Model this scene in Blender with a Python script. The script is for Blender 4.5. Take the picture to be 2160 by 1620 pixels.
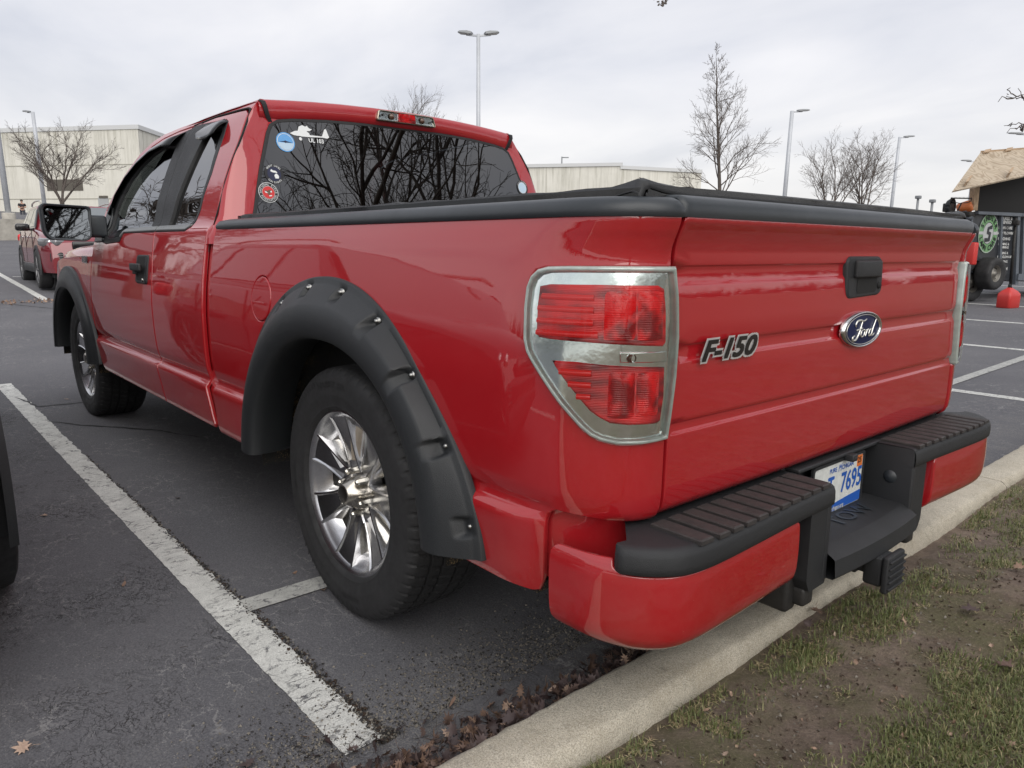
import bpy, bmesh, math, random, bisect
import numpy as np
from mathutils import Vector, Matrix
from mathutils.geometry import delaunay_2d_cdt
PI = math.pi
scene = bpy.context.scene
for o in list(bpy.data.objects):
    bpy.data.objects.remove(o)

# ------------------------------------------------------------------ camera
CAMP = Vector((-2.0100, 2.0117, 1.1748)); FPX = 1550.94
yaw, pitch, roll = -0.7140, -0.1832, 0.0085
_d = Vector((math.cos(pitch)*math.cos(yaw), math.cos(pitch)*math.sin(yaw), math.sin(pitch)))
_r = Vector((math.sin(yaw), -math.cos(yaw), 0)); _u = _r.cross(_d)
RR = math.cos(roll)*_r + math.sin(roll)*_u; UU = -math.sin(roll)*_r + math.cos(roll)*_u
cam = bpy.data.cameras.new('camera'); camo = bpy.data.objects.new('camera', cam)
scene.collection.objects.link(camo); scene.camera = camo
m3 = Matrix((RR, UU, -_d)).transposed().to_4x4(); m3.translation = CAMP
camo.matrix_world = m3
cam.sensor_width = 36; cam.lens = FPX*36/2160; cam.clip_end = 2000; cam.clip_start = .05
def ray(px, py): return _d + (px-1080)/FPX*RR - (py-810)/FPX*UU
def dep(px, py, d): return CAMP + d*ray(px, py)

# ------------------------------------------------------------------ sky and sun
SUN_AZ, SUN_EL = math.radians(150), math.radians(38)
world = bpy.data.worlds.new("World"); scene.world = world; world.use_nodes = True
wt = world.node_tree; wt.nodes.clear()
def wn(t, **k):
    n = wt.nodes.new(t)
    for a, b in k.items(): setattr(n, a, b)
    return n
wout = wn('ShaderNodeOutputWorld'); bg = wn('ShaderNodeBackground')
sky = wn('ShaderNodeTexSky', sky_type='NISHITA'); sky.sun_disc = False
sky.sun_elevation = SUN_EL; sky.sun_rotation = math.radians(90)-SUN_AZ; sky.air_density = 1.0; sky.dust_density = 1.5
tc = wn('ShaderNodeTexCoord'); sep = wn('ShaderNodeSeparateXYZ')
wt.links.new(tc.outputs['Generated'], sep.inputs[0])
# project the view direction on a high flat cloud deck
mx = wn('ShaderNodeMath', operation='MAXIMUM'); mx.inputs[1].default_value = 0.0
wt.links.new(sep.outputs['Z'], mx.inputs[0])
ad = wn('ShaderNodeMath', operation='ADD'); ad.inputs[1].default_value = .16; wt.links.new(mx.outputs[0], ad.inputs[0])
dx = wn('ShaderNodeMath', operation='DIVIDE'); dy = wn('ShaderNodeMath', operation='DIVIDE')
wt.links.new(sep.outputs['X'], dx.inputs[0]); wt.links.new(ad.outputs[0], dx.inputs[1])
wt.links.new(sep.outputs['Y'], dy.inputs[0]); wt.links.new(ad.outputs[0], dy.inputs[1])
cmb = wn('ShaderNodeCombineXYZ'); wt.links.new(dx.outputs[0], cmb.inputs[0]); wt.links.new(dy.outputs[0], cmb.inputs[1])
mp = wn('ShaderNodeMapping'); mp.inputs['Scale'].default_value = (.55, .95, 1); mp.inputs['Rotation'].default_value = (0, 0, .75)
wt.links.new(cmb.outputs[0], mp.inputs[0])
nz = wn('ShaderNodeTexNoise'); nz.inputs['Scale'].default_value = 1.15; nz.inputs['Detail'].default_value = 7; nz.inputs['Roughness'].default_value = .52; nz.inputs['Distortion'].default_value = .35
wt.links.new(mp.outputs[0], nz.inputs['Vector'])
cr = wn('ShaderNodeValToRGB'); el = cr.color_ramp.elements
el[0].position = .33; el[0].color = (.40, .415, .465, 1); el[1].position = .68; el[1].color = (.62, .612, .625, 1)
e = el.new(.48); e.color = (.51, .515, .55, 1)
wt.links.new(nz.outputs['Fac'], cr.inputs[0])
# band of paler, slightly warm cloud near the horizon
hz = wn('ShaderNodeMapRange'); hz.inputs['From Min'].default_value = .0; hz.inputs['From Max'].default_value = .22; hz.inputs['To Min'].default_value = .65; hz.inputs['To Max'].default_value = 0
wt.links.new(sep.outputs['Z'], hz.inputs['Value'])
mixh = wn('ShaderNodeMix', data_type='RGBA'); mixh.inputs[7].default_value = (.66, .635, .595, 1)
wt.links.new(hz.outputs[0], mixh.inputs[0]); wt.links.new(cr.outputs[0], mixh.inputs[6])
sks = wn('ShaderNodeVectorMath', operation='SCALE'); sks.inputs[3].default_value = .06
wt.links.new(sky.outputs[0], sks.inputs[0])
mixs = wn('ShaderNodeMix', data_type='RGBA'); mixs.inputs[0].default_value = .90
wt.links.new(sks.outputs[0], mixs.inputs[6]); wt.links.new(mixh.outputs[2], mixs.inputs[7])
wt.links.new(mixs.outputs[2], bg.inputs[0]); bg.inputs[1].default_value = 1.0
wt.links.new(bg.outputs[0], wout.inputs[0])
sl = bpy.data.lights.new('sun', 'SUN'); so = bpy.data.objects.new('sun', sl); scene.collection.objects.link(so)
sl.energy = 1.5; sl.angle = math.radians(70); sl.color = (1, .96, .9)
sd = Vector((math.cos(SUN_EL)*math.cos(SUN_AZ), math.cos(SUN_EL)*math.sin(SUN_AZ), math.sin(SUN_EL)))
so.rotation_euler = sd.to_track_quat('Z', 'Y').to_euler()
vs = scene.view_settings; vs.view_transform = 'Standard'; vs.look = 'None'; vs.exposure = 0.72; vs.gamma = 1

# ------------------------------------------------------------------ helpers
def finish(me, smooth=True, mat=None):
    if mat: me.materials.append(mat)
    if smooth: me.polygons.foreach_set('use_smooth', [True]*len(me.polygons))
def mkobj(name, me, parent=None):
    o = bpy.data.objects.new(name, me); scene.collection.objects.link(o)
    if parent is not None: o.parent = parent
    return o
def thing(name, label, cat, loc=(0, 0, 0), rotz=0, group=None):
    o = bpy.data.objects.new(name, None); scene.collection.objects.link(o); o.empty_display_size = .1
    o.location = loc; o.rotation_euler = (0, 0, rotz); o['label'] = label; o['category'] = cat
    if group: o['group'] = group
    return o
def tag(o, label, cat, group=None):
    o['label'] = label; o['category'] = cat
    if group: o['group'] = group
    return o
def struct(o, kind='structure'): o['kind'] = kind; return o
class MB:
    """collects shapes and links them as one mesh object"""
    def __init__(s): s.v = []; s.f = []; s.sm = []; s.mi = []
    def add(s, v, f, smooth=False, mi=0):
        b = len(s.v); s.v += [tuple(p) for p in v]; s.f += [tuple(i+b for i in q) for q in f]
        s.sm += [smooth]*len(f); s.mi += [mi]*len(f); return s
    def box(s, c, d, rot=None, mi=0):
        v = [Vector(((i & 1)-.5, ((i >> 1) & 1)-.5, ((i >> 2) & 1)-.5)) for i in range(8)]
        v = [Vector((p.x*d[0], p.y*d[1], p.z*d[2])) for p in v]
        if rot is not None: v = [rot @ p for p in v]
        v = [p+Vector(c) for p in v]
        return s.add(v, [(0, 2, 3, 1), (4, 5, 7, 6), (0, 1, 5, 4), (2, 6, 7, 3), (0, 4, 6, 2), (1, 3, 7, 5)], mi=mi)
    def bbox(s, c, d, r, rot=None, mi=0, seg=3):
        """box with rounded edges"""
        bm = bmesh.new(); bmesh.ops.create_cube(bm, size=1)
        for q in bm.verts: q.co = Vector((q.co.x*d[0], q.co.y*d[1], q.co.z*d[2]))
        bmesh.ops.bevel(bm, geom=bm.edges[:], offset=r, segments=seg, affect='EDGES', profile=.5)
        bm.verts.index_update()
        v = [(rot @ q.co if rot is not None else q.co)+Vector(c) for q in bm.verts]
        f = [[q.index for q in p.verts] for p in bm.faces]; bm.free()
        return s.add(v, f, True, mi)
    def tube(s, pts, r, n=8, caps=True, mi=0, smooth=True):
        pts = [Vector(p) for p in pts]; rs = r if isinstance(r, (list, tuple)) else [r]*len(pts)
        vs = []; prev = None
        for i, p in enumerate(pts):
            t = (pts[min(i+1, len(pts)-1)]-pts[max(i-1, 0)]).normalized()
            if prev is None:
                a = t.orthogonal().normalized()
            else:
                a = (prev-t*prev.dot(t)); a = a.normalized() if a.length > 1e-6 else t.orthogonal().normalized()
            prev = a; b = t.cross(a)
            for k in range(n):
                w = 2*PI*k/n; vs.append(p+(a*math.cos(w)+b*math.sin(w))*rs[i])
        f = []
        for i in range(len(pts)-1):
            for k in range(n):
                k2 = (k+1) % n; f.append((i*n+k, i*n+k2, (i+1)*n+k2, (i+1)*n+k))
        if caps: f.append(tuple(range(n-1, -1, -1))); f.append(tuple((len(pts)-1)*n+k for k in range(n)))
        return s.add(vs, f, smooth, mi)
    def lathe(s, prof, n=48, axis='Y', c=(0, 0, 0), mi=0, smooth=True, mod=None, a0=0, a1=2*PI):
        """prof: (radius, along axis)"""
        vs = []; full = abs(a1-a0-2*PI) < 1e-6; cnt = n if full else n+1
        for k in range(cnt):
            w = a0+(a1-a0)*k/n
            for j, (r, h) in enumerate(prof):
                if mod: r = mod(r, h, w, j)
                x, z = r*math.cos(w), r*math.sin(w)
                p = {'Y': (x, h, z), 'Z': (x, -z, h), 'X': (h, x, z)}[axis]
                vs.append((p[0]+c[0], p[1]+c[1], p[2]+c[2]))
        m = len(prof); f = []
        for k in range(n):
            k2 = (k+1) % cnt
            for j in range(m-1): f.append((k*m+j, k*m+j+1, k2*m+j+1, k2*m+j))
        return s.add(vs, f, smooth, mi)
    def prism(s, poly, z0, z1, xf=None, mi=0, smooth=False):
        """extruded polygon; xf maps (x, y, h) to a point"""
        n = len(poly); xf = xf or (lambda x, y, h: (x, y, h))
        v = [xf(x, y, z0) for x, y in poly]+[xf(x, y, z1) for x, y in poly]
        r = delaunay_2d_cdt([Vector(p) for p in poly], [], [list(range(n))], 1, 1e-7)
        tri = [t for t in r[2]]
        vv = [tuple(p) for p in r[0]]
        if len(vv) == n:
            f = [tuple(t) for t in tri]; f2 = [tuple(i+n for i in reversed(t)) for t in tri]
        else:
            f = [tuple(range(n))]; f2 = [tuple(range(2*n-1, n-1, -1))]
        sd_ = [(i, (i+1) % n, (i+1) % n+n, i+n) for i in range(n)]
        return s.add(v, f+f2+sd_, smooth, mi)
    def grid(s, P, closed=False, mi=0, smooth=True):
        """P[i][j] points"""
        n, m = len(P), len(P[0]); v = [p for row in P for p in row]; f = []
        for i in range(n-1 if not closed else n):
            i2 = (i+1) % n
            for j in range(m-1): f.append((i*m+j, i*m+j+1, i2*m+j+1, i2*m+j))
        return s.add(v, f, smooth, mi)
    def mesh(s, name, mats, fixn=True):
        me = bpy.data.meshes.new(name); me.from_pydata(s.v, [], s.f)
        for q in (mats if isinstance(mats, (list, tuple)) else [mats]): me.materials.append(q)
        me.polygons.foreach_set('use_smooth', s.sm); me.polygons.foreach_set('material_index', s.mi)
        if fixn:
            bm = bmesh.new(); bm.from_mesh(me); bmesh.ops.recalc_face_normals(bm, faces=bm.faces[:]); bm.to_mesh(me); bm.free()
        me.update(); return me
    def build(s, name, mats, parent=None, auto=None):
        me = s.mesh(name, mats); o = mkobj(name, me, parent)
        if auto is not None: sharp(me, auto)
        return o
def sharp(me, deg):
    bm = bmesh.new(); bm.from_mesh(me)
    for ed in bm.edges:
        if len(ed.link_faces) == 2 and ed.calc_face_angle(0) > math.radians(deg): ed.smooth = False
    bm.to_mesh(me); bm.free()
def bevel_mod(o, w, seg=2):
    m = o.modifiers.new('bevel', 'BEVEL'); m.width = w; m.segments = seg; m.limit_method = 'ANGLE'; m.angle_limit = math.radians(35); return o
def inpoly(x, y, P):
    c = False; j = len(P)-1
    for i in range(len(P)):
        if (P[i][1] > y) != (P[j][1] > y) and x < (P[j][0]-P[i][0])*(y-P[i][1])/(P[j][1]-P[i][1])+P[i][0]: c = not c
        j = i
    return c
def dens(P, st):
    out = []
    for i, a in enumerate(P):
        b = P[(i+1) % len(P)]; L = math.hypot(b[0]-a[0], b[1]-a[1]); n = max(1, int(math.ceil(L/st)))
        for k in range(n): out.append((a[0]+(b[0]-a[0])*k/n, a[1]+(b[1]-a[1])*k/n))
    return out
def area(P): return .5*sum(P[i-1][0]*P[i][1]-P[i][0]*P[i-1][1] for i in range(len(P)))
def offs(P, d):
    """offset inwards (d>0) of a CCW polygon"""
    n = len(P); out = []
    for i in range(n):
        a, b, c = Vector(P[i-1]), Vector(P[i]), Vector(P[(i+1) % n])
        e1 = (b-a); e2 = (c-b)
        if e1.length < 1e-9 or e2.length < 1e-9: out.append(tuple(b)); continue
        e1.normalize(); e2.normalize(); n1 = Vector((-e1.y, e1.x)); n2 = Vector((-e2.y, e2.x)); m = n1+n2
        k = max(.35, 1+n1.dot(n2)); out.append((b.x+m.x*d/k, b.y+m.y*d/k))
    return out
def rnd(P, r, n=4):
    """round corners of polygon; r scalar or list"""
    out = []; N = len(P)
    for i in range(N):
        a, b, c = Vector(P[i-1]), Vector(P[i]), Vector(P[(i+1) % N]); rr = r[i] if isinstance(r, (list, tuple)) else r
        if rr <= 0: out.append(tuple(b)); continue
        t = min(rr, (a-b).length*.45, (c-b).length*.45)
        p = b+(a-b).normalized()*t; q = b+(c-b).normalized()*t
        for k in range(n+1):
            w = k/n; out.append(tuple(p*(1-w)**2+b*2*w*(1-w)+q*w*w))
    return out
def panel(name, parent, mat, outer, surf, holes=(), step=.03, rows=None, edge=.005, depth=.018, off=0, mirror=False, both=False, jit=0, bst=None):
    """curved sheet cut to a polygon in (u, v), with rolled edges; surf(u, v) -> point; outward = +normal"""
    if area(outer) < 0: outer = outer[::-1]
    loops = [(dens(outer, bst or step*.6), 1)]
    for h in holes:
        if area(h) < 0: h = h[::-1]
        loops.append((dens(h, bst or step*.6), -1))
    V = []; E = []; ringb = []
    rings = []
    for L, sg in loops:
        inn = offs(L, edge*sg) if edge > 0 else L
        b = len(V); V += inn; n = len(inn); E += [(b+i, b+(i+1) % n) for i in range(n)]
        rings.append((b, n, L, inn))
    us = [p[0] for p in outer]; vs = [p[1] for p in outer]
    u0, u1, v0, v1 = min(us), max(us), min(vs), max(vs)
    lu = [u0+(i+.5)*(u1-u0)/max(1, round((u1-u0)/step)) for i in range(max(1, round((u1-u0)/step)))]
    lv = [v0+(i+.5)*(v1-v0)/max(1, round((v1-v0)/step)) for i in range(max(1, round((v1-v0)/step)))]
    if rows: lv = sorted(lv+[r for r in rows if v0 < r < v1])
    inr = [offs(L, (edge+step*.3)*sg) for L, sg in loops]
    for v in lv:
        for u in lu:
            if inpoly(u, v, inr[0]) and not any(inpoly(u, v, h) for h in inr[1:]): V.append((u, v))
    res = delaunay_2d_cdt([Vector(p) for p in V], E, [], 0, 1e-6)
    W = [tuple(p) for p in res[0]]; orig = res[3]
    mapv = {}
    for i, src in enumerate(orig):
        for q in src: mapv[q] = i
    inner = [r[3] for r in rings]; F = []
    for t in res[2]:
        cx = sum(W[i][0] for i in t)/3; cy = sum(W[i][1] for i in t)/3
        if inpoly(cx, cy, inner[0]) and not any(inpoly(cx, cy, h) for h in inner[1:]): F.append(tuple(t))
    H = 1e-4; P = []; N = []
    def pn(u, v):
        p = Vector(surf(u, v)); a = Vector(surf(u+H, v))-Vector(surf(u-H, v)); b = Vector(surf(u, v+H))-Vector(surf(u, v-H))
        n = a.cross(b); n = n.normalized() if n.length > 1e-14 else Vector((0, 1, 0)); return p, n
    _, nt = pn(sum(us)/len(us), sum(vs)/len(vs))
    pts = [pn(*w) for w in W]
    sgn = panel.sgn(pts)
    for p, n in pts: n = n*sgn; P.append(p+n*off); N.append(n)
    # orient faces
    if F:
        t = F[len(F)//2]; g = (P[t[1]]-P[t[0]]).cross(P[t[2]]-P[t[0]])
        if g.dot(N[t[0]]) < 0: F = [tuple(reversed(q)) for q in F]
    if edge > 0:
        for b, n, L, inn in rings:
            base = len(P); hasout = []
            for i in range(n):
                p, nn = pn(*L[i]); nn = nn*sgn; pi = P[mapv[b+i]]
                out = (p+nn*off-pi); out = (out-nn*out.dot(nn)); out = out.normalized() if out.length > 1e-9 else nn
                P.append(p+nn*(off-edge)); N.append((out*.9+nn*.25).normalized())
                P.append(p+nn*(off-depth)); N.append(out)
                hasout.append(out)
            for i in range(n):
                j = (i+1) % n; a, c = mapv[b+i], mapv[b+j]
                q1 = (a, c, base+2*j, base+2*i); q2 = (base+2*i, base+2*j, base+2*j+1, base+2*i+1)
                g = (P[c]-P[a]).cross(P[base+2*i]-P[a])
                if g.dot(N[a]+N[base+2*i]) < 0: q1 = q1[::-1]; q2 = q2[::-1]
                F.append(q1); F.append(q2)
    outp = []
    for mir in ([False, True] if both else [mirror]):
        PP = [Vector((p.x, -p.y, p.z)) for p in P] if mir else P
        NN = [Vector((p.x, -p.y, p.z)) for p in N] if mir else N
        FF = [f[::-1] for f in F] if mir else F
        me = bpy.data.meshes.new(name); me.from_pydata(PP, [], FF); finish(me, True, mat)
        me.normals_split_custom_set_from_vertices(NN); me.update()
        outp.append(mkobj(name, me, parent))
    return outp if both else outp[0]
panel.sgn = lambda pts: 1 if sum(n.y for p, n in pts) > 0 else -1
SG_Y = lambda pts: 1 if sum(n.y for p, n in pts) > 0 else -1
SG_X = lambda pts: 1 if sum(n.x for p, n in pts) < 0 else -1     # faces rearwards
SG_Z = lambda pts: 1 if sum(n.z for p, n in pts) > 0 else -1
def text_shape(txt, size=1.0, shear=0, extr=0):
    cu = bpy.data.curves.new('txt', 'FONT'); cu.body = txt; cu.size = size; cu.align_x = 'CENTER'; cu.align_y = 'CENTER'; cu.shear = shear; cu.extrude = extr; cu.resolution_u = 3
    o = bpy.data.objects.new('txt', cu); scene.collection.objects.link(o)
    dg = bpy.context.evaluated_depsgraph_get(); me = bpy.data.meshes.new_from_object(o.evaluated_get(dg))
    v = [tuple(q.co) for q in me.vertices]; f = [tuple(p.vertices) for p in me.polygons]
    bpy.data.objects.remove(o); bpy.data.curves.remove(cu); bpy.data.meshes.remove(me)
    return v, f
def put_text(mb, txt, size, xf, mi=0, bold=0, sx=1, shear=0):
    """xf maps flat (x, y, h) to a point; bold repeats the glyphs with small shifts"""
    v, f = text_shape(txt, size, shear)
    sh = [(0, 0)] if not bold else [(-bold, 0), (bold, 0), (0, bold), (0, -bold)]
    for k, (a, b) in enumerate(sh): mb.add([xf(x*sx+a, y+b, z+k*2e-5) for x, y, z in v], f, False, mi)
def arc_text(mb, txt, size, R, mid, span, xf, mi=0, flip=False, bold=0):
    n = len(txt)
    for i, ch in enumerate(txt):
        if ch == ' ': continue
        w = mid-(i-(n-1)/2)*span/(n-1) if not flip else mid+(i-(n-1)/2)*span/(n-1)
        rot = w-PI/2 if not flip else w+PI/2
        ca, sa = math.cos(rot), math.sin(rot)
        put_text(mb, ch, size, lambda x, y, z: xf(R*math.cos(w)+x*ca-y*sa, R*math.sin(w)+x*sa+y*ca, z), mi, bold)

# ------------------------------------------------------------------ materials
def nodemat(name):
    m = bpy.data.materials.new(name); m.use_nodes = True; t = m.node_tree; b = t.nodes['Principled BSDF']
    return m, t, b
def nn(t, typ, **k):
    n = t.nodes.new(typ)
    for a, c in k.items():
        if a.startswith('i_'):
            key = a[2:]; key = int(key) if key.isdigit() else key.replace('_', ' ')
            n.inputs[key].default_value = c
        else: setattr(n, a, c)
    return n
def simple(name, col, rough=.5, metal=0, coat=0, bump=0, bscale=200, vary=0, vscale=8, spec=None, trans=0, ior=None, emit=None):
    m, t, b = nodemat(name); b.inputs['Base Color'].default_value = (*col, 1); b.inputs['Roughness'].default_value = rough; b.inputs['Metallic'].default_value = metal
    b.inputs['Coat Weight'].default_value = coat; b.inputs['Coat Roughness'].default_value = .03
    if spec is not None: b.inputs['Specular IOR Level'].default_value = spec
    if trans: b.inputs['Transmission Weight'].default_value = trans
    if ior: b.inputs['IOR'].default_value = ior
    g = nn(t, 'ShaderNodeNewGeometry') if (bump or vary) else None
    if vary:
        n = nn(t, 'ShaderNodeTexNoise', i_Scale=vscale, i_Detail=6, i_Roughness=.65); t.links.new(g.outputs['Position'], n.inputs['Vector'])
        r = nn(t, 'ShaderNodeMapRange', i_From_Min=.3, i_From_Max=.7, i_To_Min=1-vary, i_To_Max=1+vary); t.links.new(n.outputs['Fac'], r.inputs['Value'])
        s = nn(t, 'ShaderNodeVectorMath', operation='SCALE'); s.inputs[0].default_value = col; t.links.new(r.outputs[0], s.inputs[3]); t.links.new(s.outputs[0], b.inputs['Base Color'])
        r2 = nn(t, 'ShaderNodeMapRange', i_From_Min=.3, i_From_Max=.7, i_To_Min=min(1, rough*(1+vary*.6)), i_To_Max=rough*(1-vary*.6)); t.links.new(n.outputs['Fac'], r2.inputs['Value']); t.links.new(r2.outputs[0], b.inputs['Roughness'])
    if bump:
        n = nn(t, 'ShaderNodeTexNoise', i_Scale=bscale, i_Detail=2); t.links.new(g.outputs['Position'], n.inputs['Vector'])
        bp = nn(t, 'ShaderNodeBump', i_Strength=bump, i_Distance=.002); t.links.new(n.outputs['Fac'], bp.inputs['Height']); t.links.new(bp.outputs[0], b.inputs['Normal'])
    return m
def paint(name, col, dirt=.5):
    m, t, b = nodemat(name); g = nn(t, 'ShaderNodeNewGeometry')
    b.inputs['Metallic'].default_value = 0; b.inputs['Roughness'].default_value = .5; b.inputs['Specular IOR Level'].default_value = .12; b.inputs['Coat Weight'].default_value = 1; b.inputs['Coat Roughness'].default_value = .012; b.inputs['Coat IOR'].default_value = 1.78
    # road film: soft patches, stronger near the sills
    n = nn(t, 'ShaderNodeTexNoise', i_Scale=3.5, i_Detail=9, i_Roughness=.7); t.links.new(g.outputs['Position'], n.inputs['Vector'])
    s = nn(t, 'ShaderNodeSeparateXYZ'); t.links.new(g.outputs['Position'], s.inputs[0])
    lo = nn(t, 'ShaderNodeMapRange', i_From_Min=.40, i_From_Max=.66, i_To_Min=1, i_To_Max=.12); t.links.new(s.outputs['Z'], lo.inputs['Value'])
    r = nn(t, 'ShaderNodeMapRange', i_From_Min=.42, i_From_Max=.72, i_To_Min=0, i_To_Max=.34*dirt); t.links.new(n.outputs['Fac'], r.inputs['Value'])
    mu = nn(t, 'ShaderNodeMath', operation='MULTIPLY'); t.links.new(lo.outputs[0], mu.inputs[0]); t.links.new(r.outputs[0], mu.inputs[1])
    # specks of dirt
    n2 = nn(t, 'ShaderNodeTexNoise', i_Scale=160, i_Detail=2); t.links.new(g.outputs['Position'], n2.inputs['Vector'])
    r2 = nn(t, 'ShaderNodeMapRange', i_From_Min=.70, i_From_Max=.78, i_To_Min=0, i_To_Max=.5*dirt); t.links.new(n2.outputs['Fac'], r2.inputs['Value'])
    mxx = nn(t, 'ShaderNodeMath', operation='MAXIMUM'); t.links.new(mu.outputs[0], mxx.inputs[0])
    r3 = nn(t, 'ShaderNodeMath', operation='MULTIPLY'); t.links.new(r2.outputs[0], r3.inputs[0]); t.links.new(lo.outputs[0], r3.inputs[1]); t.links.new(r3.outputs[0], mxx.inputs[1])
    mi = nn(t, 'ShaderNodeMix', data_type='RGBA'); mi.inputs[6].default_value = (*col, 1); mi.inputs[7].default_value = (.30, .22, .18, 1)
    t.links.new(mxx.outputs[0], mi.inputs[0]); t.links.new(mi.outputs[2], b.inputs['Base Color'])
    cw = nn(t, 'ShaderNodeMapRange', i_From_Min=0, i_From_Max=.35, i_To_Min=1, i_To_Max=.35); t.links.new(mxx.outputs[0], cw.inputs['Value']); t.links.new(cw.outputs[0], b.inputs['Coat Weight'])
    # orange peel and slight waviness of the sheet metal
    n3 = nn(t, 'ShaderNodeTexNoise', i_Scale=5.5, i_Detail=1); t.links.new(g.outputs['Position'], n3.inputs['Vector'])
    bp = nn(t, 'ShaderNodeBump', i_Strength=.13, i_Distance=.004); t.links.new(n3.outputs['Fac'], bp.inputs['Height'])
    n4 = nn(t, 'ShaderNodeTexNoise', i_Scale=260, i_Detail=1); t.links.new(g.outputs['Position'], n4.inputs['Vector'])
    bp2 = nn(t, 'ShaderNodeBump', i_Strength=.012, i_Distance=.001); t.links.new(n4.outputs['Fac'], bp2.inputs['Height']); t.links.new(bp.outputs[0], bp2.inputs['Normal'])
    t.links.new(bp2.outputs[0], b.inputs['Normal']); t.links.new(bp2.outputs[0], b.inputs['Coat Normal'])
    return m
def glassy(name, tint, ior=1.7, rough=.0, refl=1.0):
    """thin pane: tinted see-through plus mirror-like Fresnel reflection"""
    m = bpy.data.materials.new(name); m.use_nodes = True; t = m.node_tree; t.nodes.clear()
    o = t.nodes.new('ShaderNodeOutputMaterial'); tr = t.nodes.new('ShaderNodeBsdfTransparent'); tr.inputs[0].default_value = (*tint, 1)
    gl = t.nodes.new('ShaderNodeBsdfGlossy'); gl.inputs['Roughness'].default_value = rough; gl.inputs[0].default_value = (refl, refl, refl, 1)
    fr = t.nodes.new('ShaderNodeFresnel'); fr.inputs[0].default_value = ior; mi = t.nodes.new('ShaderNodeMixShader')
    geo = t.nodes.new('ShaderNodeNewGeometry'); n3 = nn(t, 'ShaderNodeTexNoise', i_Scale=4.0, i_Detail=1); t.links.new(geo.outputs['Position'], n3.inputs['Vector'])
    bp = nn(t, 'ShaderNodeBump', i_Strength=.25, i_Distance=.003); t.links.new(n3.outputs['Fac'], bp.inputs['Height']); t.links.new(bp.outputs[0], gl.inputs['Normal'])
    t.links.new(fr.outputs[0], mi.inputs[0]); t.links.new(tr.outputs[0], mi.inputs[1]); t.links.new(gl.outputs[0], mi.inputs[2]); t.links.new(mi.outputs[0], o.inputs[0])
    return m
M = {}
M['red'] = paint('red_paint', (.35, .008, .013))
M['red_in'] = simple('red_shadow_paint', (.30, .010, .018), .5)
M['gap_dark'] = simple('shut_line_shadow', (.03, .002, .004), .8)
M['black_tex'] = simple('textured_black_plastic', (.017, .018, .020), .55, bump=.6, bscale=900, vary=.15, vscale=6)
M['black_flare'] = simple('flare_plastic', (.017, .019, .021), .5, bump=.45, bscale=700, vary=.12, vscale=5)
M['cap'] = simple('rail_cap_plastic', (.028, .033, .038), .38, bump=.15, bscale=500, vary=.1)
M['black_gloss'] = simple('gloss_black', (.01, .01, .011), .12, coat=.3)
M['black'] = simple('matte_black', (.008, .008, .008), .8)
M['rubber_seal'] = simple('rubber_seal', (.012, .012, .013), .6)
M['vinyl'] = simple('tonneau_vinyl', (.022, .023, .025), .48, bump=.5, bscale=1200, vary=.12, vscale=7)
M['chrome'] = simple('chrome', (.66, .66, .67), .10, 1, vary=.12, vscale=25)
M['rim_face'] = simple('bright_rim', (.62, .62, .63), .23, 1, vary=.15, vscale=22)
M['chrome_dark'] = simple('chrome_brake_dust', (.20, .185, .165), .32, 1, vary=.35, vscale=30)
M['chrome_gold'] = simple('aged_chrome', (.50, .45, .36), .18, 1, vary=.25, vscale=30)
M['tyre'] = simple('tyre_rubber', (.020, .020, .021), .72, bump=.3, bscale=300, vary=.3, vscale=14)
M['glass_rear'] = glassy('dark_tinted_glass', (.03, .035, .04), 2.1)
M['glass_side'] = glassy('tinted_glass', (.10, .115, .12), 3.3)
M['glass_clear'] = glassy('clear_lens', (.90, .93, .92), 1.45)
M['smoke'] = simple('smoked_acrylic', (.008, .009, .010), .16, spec=.35)
M['mirror'] = simple('mirror_glass', (.085, .092, .10), .015, 1)
M['grey_trim'] = simple('grey_trim', (.16, .165, .165), .35, .3)
M['interior'] = simple('interior_grey', (.06, .058, .055), .8)
M['flare_bolt'] = simple('dull_bolt', (.30, .30, .29), .3, 1)
M['bolt'] = simple('zinc_bolt', (.55, .53, .48), .25, 1)
M['steel_dark'] = simple('rusty_black_steel', (.018, .017, .016), .6, bump=.5, bscale=120, vary=.4, vscale=20)

def pchip(pts):
    xs=[p[0] for p in pts]; ys=[p[1] for p in pts]; n=len(xs)
    h=[xs[i+1]-xs[i] for i in range(n-1)]; d=[(ys[i+1]-ys[i])/h[i] for i in range(n-1)]
    m=[0]*n; m[0]=d[0]; m[-1]=d[-1]
    for i in range(1,n-1):
        if d[i-1]*d[i]<=0: m[i]=0
        else:
            w1=2*h[i]+h[i-1]; w2=h[i]+2*h[i-1]; m[i]=(w1+w2)/(w1/d[i-1]+w2/d[i])
    def f(x):
        if x<=xs[0]: return ys[0]+m[0]*(x-xs[0])
        if x>=xs[-1]: return ys[-1]+m[-1]*(x-xs[-1])
        import bisect
        i=bisect.bisect_right(xs,x)-1; t=(x-xs[i])/h[i]
        return (2*t**3-3*t**2+1)*ys[i]+(t**3-2*t*t+t)*h[i]*m[i]+(-2*t**3+3*t*t)*ys[i+1]+(t**3-t*t)*h[i]*m[i+1]
    return f
SEC=pchip([(.36,.93),(.40,.975),(.43,.994),(.52,1.004),(.590,1.010),(.602,1.007),(.610,.999),(.618,.987),(.630,.985),(.645,.991),(.68,.999),(.79,1.005),(.88,1.006),(.96,1.001),(1.04,.992),(1.12,.980),(1.19,.968),(1.24,.955),(1.30,.93)])
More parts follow.
